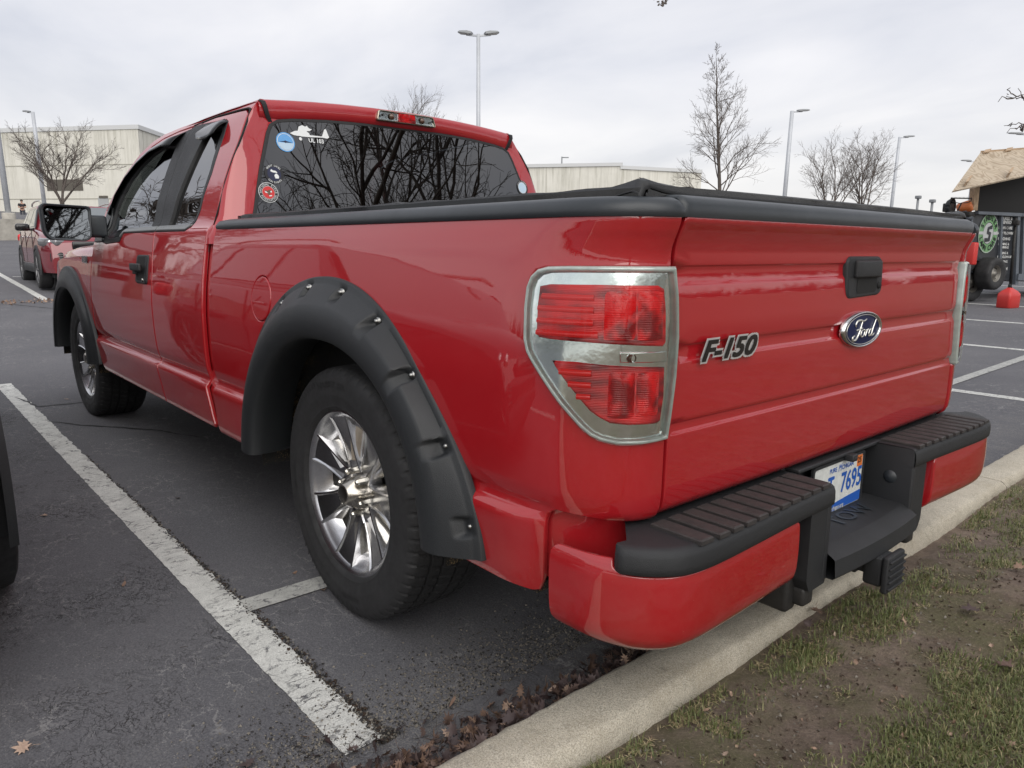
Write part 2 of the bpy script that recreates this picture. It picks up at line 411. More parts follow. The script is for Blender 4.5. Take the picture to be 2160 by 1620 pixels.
CAB=pchip([(.36,.93),(.40,.975),(.43,.994),(.52,1.004),(.590,1.010),(.602,1.007),(.610,.999),(.618,.987),(.630,.985),(.645,.991),(.68,.999),(.79,1.005),(.88,1.006),(.96,1.001),(1.04,.992),(1.12,.980),(1.19,.968),(1.235,.956),(1.25,.938),(1.40,.884),(1.55,.822),(1.66,.768),(1.74,.722),(1.78,.69)])
# plan curve: s increases rearward; returns x,y,nx,ny for nominal half-width 1.0
_pl=[]
def _mk():
    pts=[]
    # front nose
    N=40
    import math
    for i in range(N+1):
        a=math.pi/2*(1-i/N)  # a: 90deg -> nose, 0 -> side
        pts.append((4.0+.62*math.sin(a)**(2/2.3)*1.0, 1.0-.42*(1-max(0,math.cos(a))**(2/2.3))))
    x=3.95
    while x>-.76: pts.append((x,1.0)); x-=.05
    for i in range(61):
        a=math.pi/2*i/60
        pts.append((-.78-.32*math.sin(a)**(2/2.25),.79+.21*max(0,math.cos(a))**(2/2.25)))
    pts.append((-1.10,.6))
    return pts
_pl=_mk()
_S=[0]
for a,b in zip(_pl,_pl[1:]): _S.append(_S[-1]+math.hypot(b[0]-a[0],b[1]-a[1]))
# shift so that s=-x on the straight part
import bisect
_i=next(i for i,p in enumerate(_pl) if abs(p[0]-2.0)<.03)
_off=-_pl[_i][0]-_S[_i]
_S=[v+_off for v in _S]
def plan(s):
    i=max(0,min(len(_S)-2,bisect.bisect_right(_S,s)-1)); t=(s-_S[i])/(_S[i+1]-_S[i])
    a,b=_pl[i],_pl[i+1]
    def tg(j):
        p=_pl[max(0,j-1)]; q=_pl[min(len(_pl)-1,j+1)]; l=math.hypot(q[0]-p[0],q[1]-p[1]); return ((q[0]-p[0])/l,(q[1]-p[1])/l)
    ta=tg(i); tb=tg(i+1); tx=ta[0]*(1-t)+tb[0]*t; ty=ta[1]*(1-t)+tb[1]*t; l=math.hypot(tx,ty)
    tx/=l; ty/=l
    return a[0]+(b[0]-a[0])*t, a[1]+(b[1]-a[1])*t, ty, -tx
TAILP=pchip([(.38,.034),(.50,.033),(.600,.030),(.622,.008),(.64,.001),(.67,-.002),(.79,-.003),(.96,-.003),(1.12,-.0),(1.165,.002),(1.19,-.005),(1.215,-.016),(1.235,-.022),(1.25,-.018)])
SEND=_S[-2]
def bed(s,z):
    x,y,nx,ny=plan(s)
    t=max(0,min(1,(s-.80)/(SEND-.80))); w=t*t*(3-2*t)
    d=(SEC(z)-1.0)*(1-w)-TAILP(z)*w
    if z<.64: d=d*(1-w)+w*(-TAILP(z))
    return (x+nx*d,y+ny*d,z)
def cab(s,z):
    x,y,nx,ny=plan(s); d=CAB(z)-1.0
    return (x+nx*d,y+ny*d,z)
# ------------------------------------------------------------------ pickup truck
truck = thing('pickup_truck', 'red extended-cab pickup truck with black wheel flares and bed cover, backed up to the kerb', 'pickup truck')
T = truck
ROWS = [.412, .42, .43, .45, .585, .594, .600, .605, .610, .614, .618, .624, .630, .638, .646, .66, .68, 1.175, 1.19, 1.205, 1.215, 1.225, 1.235]
def arcpts(cx, cz, r, a0, a1, n):
    return [(cx+r*math.cos(math.radians(a0+(a1-a0)*i/n)), cz+r*math.sin(math.radians(a0+(a1-a0)*i/n))) for i in range(n+1)]
TL = [(1.20, 1.140), (1.071, 1.140), (.971, 1.138), (.912, 1.136), (.887, 1.130), (.874, 1.115), (.869, 1.095), (.871, 1.052), (.876, .988), (.884, .964), (.9, .941), (.965, .864), (1.018, .812), (1.047, .795), (1.082, .787), (1.131, .786), (1.196, .789)]
def bx_(s, z): return bed(s, z)
# bed side: outline with wheel arch and lamp opening cut into the edge
arch = [(-x, z) for x, z in arcpts(0, .405, .60, 2, 178, 36)]
bed_out = [(-1.006, .412), (-.615, .412)]+[(s, z) for s, z in arch if z > .412]+[(.615, .425), (.893, .425), (.915, .432), (.925, .46), (.932, .615), (.955, .626), (1.039, .620), (1.10, .612), (SEND-.014, .604), (SEND-.014, .783)]
bed_out += [(s, z) for s, z in reversed([(min(a, SEND-.014), b) for a, b in TL])]
bed_out += [(SEND-.014, 1.146), (SEND-.014, 1.243), (-1.006, 1.243)]
# remove duplicate points
def dedup(P):
    o = []
    for p in P:
        if not o or math.hypot(p[0]-o[-1][0], p[1]-o[-1][1]) > 2e-3: o.append(p)
    return o
bed_out = dedup(bed_out)
fuel = [(-.49+.084*math.cos(a), .995+.078*math.sin(a)) for a in np.linspace(0, 2*PI, 37)[:-1]]
panel('bed_side', T, M['red'], bed_out, bed, holes=[fuel], step=.028, rows=ROWS, edge=.004)
panel('bed_side', T, M['red'], bed_out, bed, step=.028, rows=ROWS, edge=.004, mirror=True)
fd = panel('fuel_door', T, M['red'], [(-.49+.0815*math.cos(a), .995+.0755*math.sin(a)) for a in np.linspace(0, 2*PI, 37)[:-1]], bed, step=.02, edge=.003, off=.0015)
panel('lower_filler', T, M['red'], [(.90, .45), (1.17, .45), (1.17, .66), (.90, .66)], bed, step=.04, off=-.028, both=True)
# lamp pocket backing
for mir in (False, True):
    panel('lamp_pocket', T, M['black'], offs(dedup([(min(a, SEND-.014), b) for a, b in TL])[::-1], -.004), bed, step=.04, edge=0, off=-.012, mirror=mir)
# tail lamps
M['lamp_rim'] = simple('frosted_lens_rim', (.38, .44, .41), .10, .15, coat=1, vary=.15, vscale=30)
M['lamp_chrome'] = simple('lamp_reflector', (.86, .90, .89), .13, 1, bump=.18, bscale=50, vary=.08, vscale=35)
m, t, b = nodemat('red_lens'); g = nn(t, 'ShaderNodeNewGeometry'); s_ = nn(t, 'ShaderNodeSeparateXYZ'); t.links.new(g.outputs['Position'], s_.inputs[0])
wv = nn(t, 'ShaderNodeTexWave', i_Scale=11.0, i_Distortion=.4, i_Detail=1); wv.bands_direction = 'Z'; t.links.new(g.outputs['Position'], wv.inputs['Vector'])
n1 = nn(t, 'ShaderNodeTexNoise', i_Scale=14, i_Detail=4); t.links.new(g.outputs['Position'], n1.inputs['Vector'])
rr_ = nn(t, 'ShaderNodeValToRGB'); rr_.color_ramp.elements[0].position = .30; rr_.color_ramp.elements[0].color = (.20, .005, .010, 1); rr_.color_ramp.elements[1].position = .66; rr_.color_ramp.elements[1].color = (.90, .022, .026, 1)
mm = nn(t, 'ShaderNodeMath', operation='MULTIPLY_ADD'); mm.inputs[1].default_value = .16; t.links.new(wv.outputs['Fac'], mm.inputs[0]); m2_ = nn(t, 'ShaderNodeMath', operation='MULTIPLY'); m2_.inputs[1].default_value = .84; t.links.new(n1.outputs['Fac'], m2_.inputs[0]); t.links.new(m2_.outputs[0], mm.inputs[2])
t.links.new(mm.outputs[0], rr_.inputs[0]); t.links.new(rr_.outputs[0], b.inputs['Base Color']); b.inputs['Roughness'].default_value = .25; b.inputs['Coat Weight'].default_value = .35; b.inputs['Coat Roughness'].default_value = .03
wb = nn(t, 'ShaderNodeTexWave', i_Scale=95.0); wb.bands_direction = 'Z'; t.links.new(g.outputs['Position'], wb.inputs['Vector']); bp = nn(t, 'ShaderNodeBump', i_Strength=.3, i_Distance=.002); t.links.new(wb.outputs['Fac'], bp.inputs['Height']); t.links.new(bp.outputs[0], b.inputs['Normal'])
M['red_lens'] = m
m2, t2, b2 = nodemat('ribbed_red_lens'); g2 = nn(t2, 'ShaderNodeNewGeometry'); wv2 = nn(t2, 'ShaderNodeTexWave', i_Scale=70.0); wv2.bands_direction = 'Z'; t2.links.new(g2.outputs['Position'], wv2.inputs['Vector']); n2_ = nn(t2, 'ShaderNodeTexNoise', i_Scale=22.0, i_Detail=2); t2.links.new(g2.outputs['Position'], n2_.inputs['Vector'])
r2_ = nn(t2, 'ShaderNodeValToRGB'); r2_.color_ramp.elements[0].position = .38; r2_.color_ramp.elements[0].color = (.32, .008, .012, 1); r2_.color_ramp.elements[1].position = .55; r2_.color_ramp.elements[1].color = (.92, .02, .025, 1); t2.links.new(n2_.outputs['Fac'], r2_.inputs[0]); t2.links.new(r2_.outputs[0], b2.inputs['Base Color']); b2.inputs['Roughness'].default_value = .16; b2.inputs['Coat Weight'].default_value = .3
bp2_ = nn(t2, 'ShaderNodeBump', i_Strength=.5, i_Distance=.002); t2.links.new(wv2.outputs['Fac'], bp2_.inputs['Height']); t2.links.new(bp2_.outputs[0], b2.inputs['Normal']); M['red_lens2'] = m2
M['red_bright'] = simple('red_reflector', (.85, .02, .02), .2, coat=.3); M['red_deep'] = simple('red_lamp_bowl', (.50, .012, .016), .18, coat=.5)
M['bulb'] = simple('bulb_brown', (.10, .05, .03), .2, coat=.5)
TLc = dedup([(1.200, 1.141), (1.071, 1.141), (.975, 1.140), (.925, 1.138), (.898, 1.132), (.880, 1.118), (.871, 1.095), (.870, 1.052), (.875, .988), (.884, .962), (.9, .941), (.965, .864), (1.010, .818), (1.030, .802), (1.05, .793), (1.082, .786), (1.131, .785), (1.195, .789), (1.204, .85), (1.212, .92), (1.215, 1.0), (1.210, 1.08)])
UR = [(.902, 1.100), (.93, 1.105), (1.044, 1.107), (1.160, 1.106), (1.176, 1.098), (1.182, 1.054), (1.184, .990), (1.176, .981), (1.099, .986), (1.023, .989), (.939, .991), (.911, .993), (.903, 1.0), (.900, 1.061)]
LR = [(.943, .952), (.998, .953), (1.075, .949), (1.183, .943), (1.185, .883), (1.178, .829), (1.168, .823), (1.104, .824), (1.068, .828), (1.048, .838), (1.027, .852), (.986, .897), (.950, .939)]
for mir in (False, True):
    hs = panel('tail_lamp', T, M['lamp_rim'], TLc, bed, holes=[offs(TLc if area(TLc) > 0 else TLc[::-1], .012)], step=.02, edge=.006, depth=.03, off=.012, mirror=mir, bst=.008)
    inner_ = offs(TLc if area(TLc) > 0 else TLc[::-1], .011)
    panel('reflector_frame', hs, M['lamp_chrome'], inner_, bed, step=.012, edge=.002, off=-.001, mirror=mir)
    for nm, pl in (('upper_red_lens', UR), ('lower_red_lens', LR)):
        q = panel(nm, hs, M['red_lens'], offs(pl if area(pl) > 0 else pl[::-1], .002), bed, step=.012, edge=.005, depth=.01, off=.006, mirror=mir)
        cb = MB()
    # reflector bars and round bowls behind the lens
    def bpt(s, z, o):
        p = Vector(bed(s, z)); x, y, nx, ny = plan(s); p += Vector((nx, ny, 0))*o
        return Vector((p.x, -p.y if mir else p.y, p.z))
    for zz, s0, s1 in ((1.079, .915, 1.03), (1.055, .908, 1.03), (1.030, .908, 1.03), (1.006, .908, 1.04), (.930, .965, 1.03), (.906, .985, 1.03), (.882, 1.002, 1.03)):
        bars = MB(); P = [[bpt(s, zz+dz, o) for dz, o in ((-.006, .0062), (-.003, .0105), (.003, .0105), (.006, .0062))] for s in np.linspace(s0, s1, 6)]
        bars.grid(P); bars.build('reflector_bar', M['red_bright'], hs)
    for z0_, z1_, s0_, s1_ in ((.996, 1.094, 1.050, 1.112), (.996, 1.094, 1.114, 1.170), (.840, .936, 1.062, 1.114), (.842, .934, 1.116, 1.166)):
        bl = MB(); bl.grid([[bpt(s0_+(s1_-s0_)*u_, z0_+(z1_-z0_)*w_, .0055+.0075*math.sin(PI*u_)**.8*math.sin(PI*min(1, max(0, w_)))**.25) for w_ in np.linspace(0, 1, 12)] for u_ in np.linspace(0, 1, 14)]); bl.build('lamp_lens', M['red_lens2'], hs)
    rv = panel('reverse_lens', hs, M['lamp_chrome'], [(1.083, .974), (1.186, .973), (1.187, .951), (1.084, .953)], bed, step=.008, edge=.002, off=.003, mirror=mir)
    bb = MB(); c0 = bpt(1.105, .962, .006); bb.lathe([(.0, .012), (.006, .010), (.0095, .002), (.008, -.006)], 12, 'X', c0); bb.build('bulb', M['bulb'], hs)
    panel('clear_cover', hs, M['glass_clear'], inner_, bed, step=.02, edge=0, off=.0165, mirror=mir)

# cab: doors, fender, corner, roof
GAP = [(-1.712, .425), (-1.74, .50), (-1.775, .60), (-1.79, .78), (-1.797, 1.0), (-1.815, 1.12), (-1.83, 1.235), (-1.87, 1.50), (-1.925, 1.752)]
FW = [(-2.40, 1.236), (-2.45, 1.190), (-2.757, 1.178), (-2.93, 1.20), (-2.90, 1.30), (-2.845, 1.423), (-2.765, 1.56), (-2.634, 1.646), (-2.469, 1.697), (-2.286, 1.725), (-2.10, 1.735), (-1.930, 1.740), (-1.878, 1.50), (-1.836, 1.236)]
FG = [(-2.03, 1.665), (-1.962, 1.262), (-2.40, 1.262), (-2.46, 1.215), (-2.70, 1.205), (-2.79, 1.22), (-2.78, 1.36), (-2.735, 1.46), (-2.68, 1.53), (-2.58, 1.60), (-2.44, 1.655), (-2.27, 1.685)]
RW = [(-1.824, 1.236), (-1.864, 1.50), (-1.916, 1.745), (-1.837, 1.752), (-1.435, 1.728), (-1.385, 1.712), (-1.342, 1.639), (-1.305, 1.48), (-1.316, 1.328), (-1.334, 1.274), (-1.389, 1.236)]
RG = [(-1.70, 1.262), (-1.625, 1.70), (-1.44, 1.700), (-1.395, 1.665), (-1.340, 1.493), (-1.332, 1.35), (-1.352, 1.280), (-1.40, 1.262)]
gf = [(s-.004, z) for s, z in GAP]; gr_ = [(s+.004, z) for s, z in GAP]
RAIL = [(-1.925, 1.752), (-2.15, 1.757), (-2.383, 1.744), (-2.553, 1.712), (-2.664, 1.662), (-2.80, 1.56), (-2.905, 1.43), (-2.965, 1.30), (-3.00, 1.215)]
REAR = [(-1.045, .43), (-1.088, .60), (-1.083, .87), (-1.088, 1.03), (-1.09, 1.15), (-1.092, 1.26), (-1.112, 1.43), (-1.118, 1.60), (-1.165, 1.725), (-1.215, 1.748), (-1.30, 1.755), (-1.62, 1.768), (-1.925, 1.757)]
FENG = [(-3.072, .62), (-3.078, .80), (-3.072, 1.0), (-3.066, 1.17)]
def minus(P, d): return P
fd_out = gf+[(s, z-.004) for s, z in RAIL[1:]]+[(-3.05, 1.185)]+[(s+.005, z) for s, z in reversed(FENG)]+[(-3.02, .50), (-2.93, .425)]
fd_out = dedup(fd_out)
CROWS = ROWS+[.40]
frontd = panel('front_door', T, M['red'], fd_out, cab, holes=[FW], step=.03, rows=CROWS, edge=.004, both=True)
rd_out = dedup(gr_[::-1]+[(s-.003, z) for s, z in REAR[:-1]])
rd_out = dedup([(s+.004, z) for s, z in GAP]+[(-1.62, 1.761), (-1.30, 1.748)]+[(s-.008, z-.005) for s, z in reversed(REAR[:10])])
reard = panel('rear_door', T, M['red'], rd_out, cab, holes=[RW], step=.03, rows=CROWS, edge=.004, both=True)
FWo = FW[:-3]+[(-1.9265, 1.742), (-1.8725, 1.50), (-1.8325, 1.238)]; RWo = [(-1.8275, 1.238), (-1.8675, 1.50), (-1.9215, 1.747)]+RW[3:]
for k, mir in enumerate((False, True)):
    panel('window_frame', frontd[k], M['black_tex'], FWo, cab, holes=[FG], step=.04, edge=.002, off=.002, depth=.016, mirror=mir)
    panel('window_pane', frontd[k], M['glass_side'], FG, cab, step=.04, edge=0, off=-.012, mirror=mir)
    panel('window_frame', reard[k], M['black_tex'], RWo, cab, holes=[RG], step=.04, edge=.002, off=.002, depth=.016, mirror=mir)
    panel('window_pane', reard[k], M['glass_side'], RG, cab, step=.04, edge=0, off=-.012, mirror=mir)
    panel('belt_trim', frontd[k], M['grey_trim'], [(-2.425, 1.212), (-2.40, 1.236), (-1.838, 1.240), (-1.842, 1.262), (-2.41, 1.258), (-2.455, 1.214)], cab, step=.04, edge=.003, off=.007, mirror=mir)
    panel('belt_trim', reard[k], M['grey_trim'], [(-1.826, 1.240), (-1.389, 1.238), (-1.352, 1.262), (-1.38, 1.262), (-1.822, 1.262)], cab, step=.04, edge=.003, off=.007, mirror=mir)
    sg = -1 if mir else 1
    # smoked wind deflectors over both windows
    def visor(low, high, out, par):
        P = []
        for (a, b_) in zip(low, high):
            row = []
            for w in np.linspace(0, 1, 6):
                s_0, z_0 = a[0]+(b_[0]-a[0])*w, a[1]+(b_[1]-a[1])*w
                p = Vector(cab(s_0, z_0)); o = out*math.sin((1-w)*PI/2)**.7
                row.append((p.x, sg*(p.y+o*.92), p.z+o*.38))
            P.append(row)
        v = MB(); v.grid(P); o = v.build('wind_deflector', M['smoke'], par); md = o.modifiers.new('s', 'SOLIDIFY'); md.thickness = .003; return o
    visor([(-2.80, 1.335), (-2.765, 1.44), (-2.685, 1.53), (-2.56, 1.60), (-2.40, 1.650), (-2.20, 1.665), (-2.02, 1.650)], [(-2.865, 1.335), (-2.835, 1.45), (-2.75, 1.57), (-2.62, 1.655), (-2.45, 1.705), (-2.22, 1.732), (-1.985, 1.735)], .035, frontd[k])
    visor([(-1.640, 1.665), (-1.60, 1.640), (-1.52, 1.625), (-1.44, 1.628), (-1.375, 1.643)], [(-1.67, 1.70), (-1.63, 1.735), (-1.55, 1.738), (-1.46, 1.735), (-1.385, 1.712)], .038, reard[k])
    # door handle: cup, pull and lock
    hc = panel('door_handle', frontd[k], M['black_tex'], rnd([(-2.055, .985), (-1.865, .985), (-1.865, 1.125), (-2.055, 1.125)], .02), cab, step=.02, edge=.006, depth=.01, off=.009, mirror=mir)
    pl = panel('cup_recess', hc, M['black'], rnd([(-2.03, 1.0), (-1.90, 1.0), (-1.90, 1.115), (-2.03, 1.115)], .015), cab, step=.03, edge=0, off=.0095, mirror=mir)
    q = MB(); y0 = sg*1.03
    q.bbox((1.965, sg*1.022, 1.066), (.165, .018, .036), .007); q.bbox((2.02, sg*1.014, 1.045), (.05, .010, .03), .004); q.build('pull', M['black_tex'], hc)
    q = MB(); q.lathe([(.0, .004), (.008, .004), (.010, .0)], 14, 'Y', (1.885, 1.014, 1.005)); 
    if mir: q.v = [(x, -y, z) for x, y, z in q.v]
    q.build('lock_cylinder', M['bolt'], hc)
# cab rail above doors, to the roof ditch
rail_out = dedup([(-1.158, 1.738)]+[(-1.215, 1.752), (-1.30, 1.759), (-1.62, 1.771), (-1.925, 1.760)]+[(s, z+.002) for s, z in RAIL[1:]]+[(-3.10, 1.215), (-3.06, 1.32), (-2.98, 1.45), (-2.88, 1.575), (-2.74, 1.69), (-2.58, 1.752), (-2.45, 1.775), (-2.2, 1.783), (-1.155, 1.783)])
panel('roof_rail', T, M['red'], rail_out, cab, step=.025, edge=.003, both=True)
# fender
farch = [(-(3.683+.60*math.cos(a)), .405+.60*math.sin(a)) for a in np.linspace(math.radians(2), math.radians(178), 36)]
fen_out = dedup([(-4.42, .68), (-4.30, .50)]+[p for p in farch if p[1] > .50]+[(-3.086, .43), (-3.0765, .60)]+[(s-.004, z) for s, z in FENG[1:3]]+[(-3.072, 1.105), (-3.9, 1.085), (-4.3, 1.04), (-4.42, .98)])
fend = panel('front_fender', T, M['red'], fen_out, cab, step=.03, rows=CROWS, edge=.004, both=True)
hd = MB(); P = []
for x, dz, sc in ((3.068, 0, 1), (3.35, -.004, 1), (3.7, -.012, 1), (4.0, -.03, .985), (4.25, -.06, .955), (4.42, -.11, .92), (4.52, -.2, .88), (4.56, -.32, .86)):
    P.append([(x, y*sc, z+dz) for y, z in [(yy*sgn, zz) for sgn, L in ((1, [(.983, 1.103), (.974, 1.130), (.955, 1.152), (.92, 1.167), (.85, 1.178), (.72, 1.195), (.4, 1.21)]), ) for yy, zz in L]+[(0, 1.215)]+[(-yy, zz) for yy, zz in [(.4, 1.21), (.72, 1.195), (.85, 1.178), (.92, 1.167), (.955, 1.152), (.974, 1.130), (.983, 1.103)]]])
hd.grid(P); hd.build('hood', M['red'], T)
# cab backing just inside the panel gaps
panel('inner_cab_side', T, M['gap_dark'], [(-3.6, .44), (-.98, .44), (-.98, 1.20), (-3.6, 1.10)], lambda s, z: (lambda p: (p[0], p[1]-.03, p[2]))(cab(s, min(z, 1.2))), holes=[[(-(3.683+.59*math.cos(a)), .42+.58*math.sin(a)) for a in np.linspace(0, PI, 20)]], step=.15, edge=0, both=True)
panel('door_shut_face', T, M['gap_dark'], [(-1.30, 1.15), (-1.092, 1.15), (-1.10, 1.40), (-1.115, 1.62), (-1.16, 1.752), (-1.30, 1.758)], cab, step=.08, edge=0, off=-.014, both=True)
for sgn in (1, -1):
    q = MB(); sp_ = [(-1.086, 1.255), (-1.098, 1.35), (-1.107, 1.43), (-1.112, 1.52), (-1.114, 1.60), (-1.132, 1.67), (-1.158, 1.722), (-1.18, 1.742), (-1.215, 1.7495), (-1.30, 1.7545), (-1.62, 1.766), (-1.92, 1.758)]
    q.tube([(lambda p: (p[0], sgn*(p[1]-.002), p[2]))(cab(s_0, z_0)) for s_0, z_0 in sp_], .0048, 6); q.build('door_seal', M['black'], T)
panel('cab_corner_strip', T, M['red'], [(-1.12, .44), (-1.0, .44), (-1.0, 1.235), (-1.12, 1.235)], cab, step=.05, off=-.022, edge=.004, both=True)
def xr(z): return 1.02+.13*(z-1.25)/.5
def xgap(z):
    pts = [(-.2, 1.088), (1.15, 1.088), (1.26, 1.090), (1.43, 1.109), (1.60, 1.114), (1.725, 1.150), (1.748, 1.152), (1.80, 1.155)]
    for a, b_ in zip(pts, pts[1:]):
        if z <= b_[0]: return a[1]+(b_[1]-a[1])*max(0, (z-a[0])/(b_[0]-a[0]))
    return pts[-1][1]
def corner(t, z):
    y0 = cab(-1.1, z)[1]; a = xgap(z)-xr(z)-.0; w = .128
    an = t*PI/2
    return (xr(z)+a*(1-math.sin(an)**(2/2.4)) if t < 1 else xr(z), y0-w*(1-max(0, math.cos(an))**(2/2.4)), z)
panel('cab_corner', T, M['red'], [(0.0, 1.18), (1, 1.18), (1, 1.7), (.985, 1.783), (0, 1.783)], lambda u, v: corner(max(0, min(1, u)), v), step=.045, edge=.0, both=True)
gl_out = []
for sgn in (1, -1):
    L = [(.800, 1.26), (.778, 1.31), (.752, 1.40), (.725, 1.49), (.697, 1.57), (.672, 1.64), (.655, 1.672), (.625, 1.690), (.56, 1.701), (.40, 1.714), (.2, 1.721)]
    gl_out += L if sgn == 1 else [(0, 1.723)]+[(-y, z) for y, z in reversed(L)]
def backw(y, z): return (xr(z)-.022*(1-(y/.8)**2), y, z)
panel.sgn = SG_X
rwf = panel('rear_window', T, M['rubber_seal'], offs(gl_out if area(gl_out) > 0 else gl_out[::-1], -.012), backw, holes=[offs(gl_out if area(gl_out) > 0 else gl_out[::-1], .003)], step=.05, edge=.003, off=.006)
panel('window_pane', rwf, M['glass_rear'], gl_out, backw, step=.05, edge=0, off=.004)
panel('rear_wall', T, M['red'], [(-.82, 1.10), (.82, 1.10), (.82, 1.255), (-.82, 1.255)], lambda y, z: (xr(z)+.002, y, z), step=.1, edge=0)
panel.sgn = SG_Y
# roof skin with rolled rear header
def gtop(y):
    a = abs(y)
    return 1.731-.033*(min(a, .64)/.62)**2.6
rf = MB(); P = []
ys = [.700, .694, .684, .665, .63, .56, .46, .32, .16, 0]; ys = ys+[-y for y in reversed(ys[:-1])]
def zro(y): return 1.812-.030*(abs(y)/.70)**2.2 - (.010 if abs(y) > .69 else .003 if abs(y) > .68 else 0)
def brk(y): return .012*math.exp(-(y/.19)**8)
for k, (x, w, dz) in enumerate([(1.128, 1, 0), (1.116, .86, 0), (1.112, .6, 0), (1.112, .35, 0), (1.118, .12, 0), (1.132, .03, 0), (1.16, 0, 0), (1.25, 0, .003), (1.5, 0, .007), (1.8, 0, .007), (2.1, 0, .0), (2.3, 0, -.014), (2.42, 0, -.032), (2.52, 0, -.062)]):
    sc = 1 if x < 2.0 else 1-.05*(x-2.0)
    P.append([(x-(brk(y) if k < 5 else 0)+(.022*(abs(y)/.7)**2 if x < 1.3 else 0), y*sc, w*gtop(y)+(1-w)*zro(y)+dz*(1 if abs(y) < .69 else .7)) for y in ys])
rf.grid(P); rf.build('roof', M['red'], T)
# black ditch mouldings running over the roof sides and down behind the pillars
for sgn in (1, -1):
    mb = MB(); pts = [(1.26, .672, 1.766), (1.20, .678, 1.774), (1.15, .684, 1.777), (1.128, .685, 1.771), (1.120, .681, 1.752), (1.128, .668, 1.715), (1.136, .655, 1.69)]
    P = []
    for i, p in enumerate(pts):
        a = Vector(pts[max(0, i-1)]); b_ = Vector(pts[min(len(pts)-1, i+1)]); tt = (b_-a).normalized(); sd_ = Vector((0, 1, 0)); up = tt.cross(sd_); up = up if up.z > 0 or up.x < 0 else -up
        if up.x > .2: up = -up
        p = Vector(p); row = [p+sd_*o+up.normalized()*h for o, h in ((-.010, -.006), (-.009, .0015), (.009, .0015), (.010, -.006))]
        P.append([(q.x, sgn*q.y, q.z) for q in row])
    mb.grid(P); mb.build('roof_moulding', M['rubber_seal'], T, auto=40)
# high brake lamp
panel.sgn = SG_X
def hbs(y, z): return (1.094+.022*(abs(y)/.7)**2+.10*(z-1.755)*(1 if z > 1.755 else 0), y, z)
hb_out = rnd([(-.165, 1.748), (.165, 1.748), (.152, 1.796), (-.152, 1.796)], .012)
hb = panel('high_brake_lamp', T, M['chrome_gold'], hb_out, hbs, holes=[offs(rnd([(-.165, 1.748), (.165, 1.748), (.152, 1.796), (-.152, 1.796)], .012), .006)], step=.02, edge=.003, off=.012, depth=.03)
panel('cargo_reflector', hb, M['lamp_chrome'], offs(hb_out, .005), hbs, step=.02, edge=0, off=.003)
panel('red_lens', hb, M['red_lens2'], [(-.048, 1.753), (.048, 1.753), (.044, 1.790), (-.044, 1.790)], hbs, step=.02, edge=.002, off=.0115)
for yy in (-.085, .085):
    q = MB(); q.lathe([(0, -.012), (.009, -.010), (.013, -.002), (.015, .0)], 14, 'X', (1.088, yy, 1.772)); q.build('bulb', M['bulb'], hb)
for yy in (-.14, .14):
    q = MB(); q.lathe([(0, -.006), (.005, -.005), (.006, .0)], 12, 'X', (1.082, yy, 1.773)); q.build('screw', M['black'], hb)
panel('clear_cover', hb, M['glass_clear'], offs(hb_out, .004), hbs, step=.03, edge=0, off=.013)
panel.sgn = SG_Y
# windshield and cabin
q = MB(); q.grid([[(2.50+(3.13-2.50)*w, y*(.66+.20*w), 1.752-.55*w-.02*(abs(y)**2)) for y in np.linspace(-1, 1, 13)] for w in np.linspace(0, 1, 8)]); q.build('windshield', M['glass_clear'], T)
q = MB(); q.grid([[(3.0+.2*w, y, 1.185+.0*w) for y in np.linspace(-.88, .88, 5)] for w in (0, 1)]); q.build('cowl', M['black_tex'], T)
q = MB()
for yy in (-.38, .38):
    q.bbox((2.05, yy, .95), (.5, .5, .16), .05); q.bbox((1.76, yy, 1.17), (.14, .48, .56), .05, Matrix.Rotation(math.radians(-14), 3, 'Y')); q.bbox((1.70, yy, 1.53), (.08, .26, .17), .03)
q.bbox((1.22, 0, .95), (.35, 1.3, .14), .04); q.bbox((1.125, 0, 1.12), (.08, 1.3, .30), .03)
q.build('seats', M['interior'], T)
q = MB(); q.bbox((2.75, 0, 1.10), (.40, 1.55, .22), .05); q.bbox((1.9, 0, .62), (2.0, 1.7, .04), .01)
q.lathe([(.185+.014*math.cos(a), .014*math.sin(a)) for a in np.linspace(0, 2*PI, 9)], 28, 'X', (2.50, .38, 1.18)); q.build('dashboard', M['black'], T)
# head of the truck: grille, lamps, front bumper
q = MB(); q.bbox((4.50, 0, .86), (.10, 1.15, .36), .03); q.build('grille', M['chrome'], T)
q = MB(); [q.bbox((4.55, 0, .76+.09*i), (.03, 1.05, .03), .008) for i in range(3)]; q.build('grille_bars', M['black_tex'], T)
for sgn in (1, -1):
    q = MB(); q.bbox((4.42, sgn*.73, .88), (.22, .30, .28), .05); q.build('headlight', M['glass_clear'], T); q = MB(); q.bbox((4.40, sgn*.73, .88), (.20, .27, .25), .05); q.build('headlight_bowl', M['lamp_chrome'], T)
fb = MB(); P = []
for s in np.linspace(-_S[0]*-1, -4.30, 24): pass
ss = list(np.linspace(_S[0], -4.30, 26))
prof = [(-.05, .40), (0, .42), (.02, .50), (.02, .60), (0, .67), (-.05, .69)]
L_ = []
for s in ss:
    x, y, nx, ny = plan(s); L_.append((x, y, nx, ny))
rows_ = [[(x+nx*o, (y+ny*o), z) for o, z in prof] for x, y, nx, ny in reversed(L_)]+[[(x+nx*o, -(y+ny*o), z) for o, z in prof] for x, y, nx, ny in L_]
fb.grid(rows_); fb.build('front_bumper', M['red'], T)
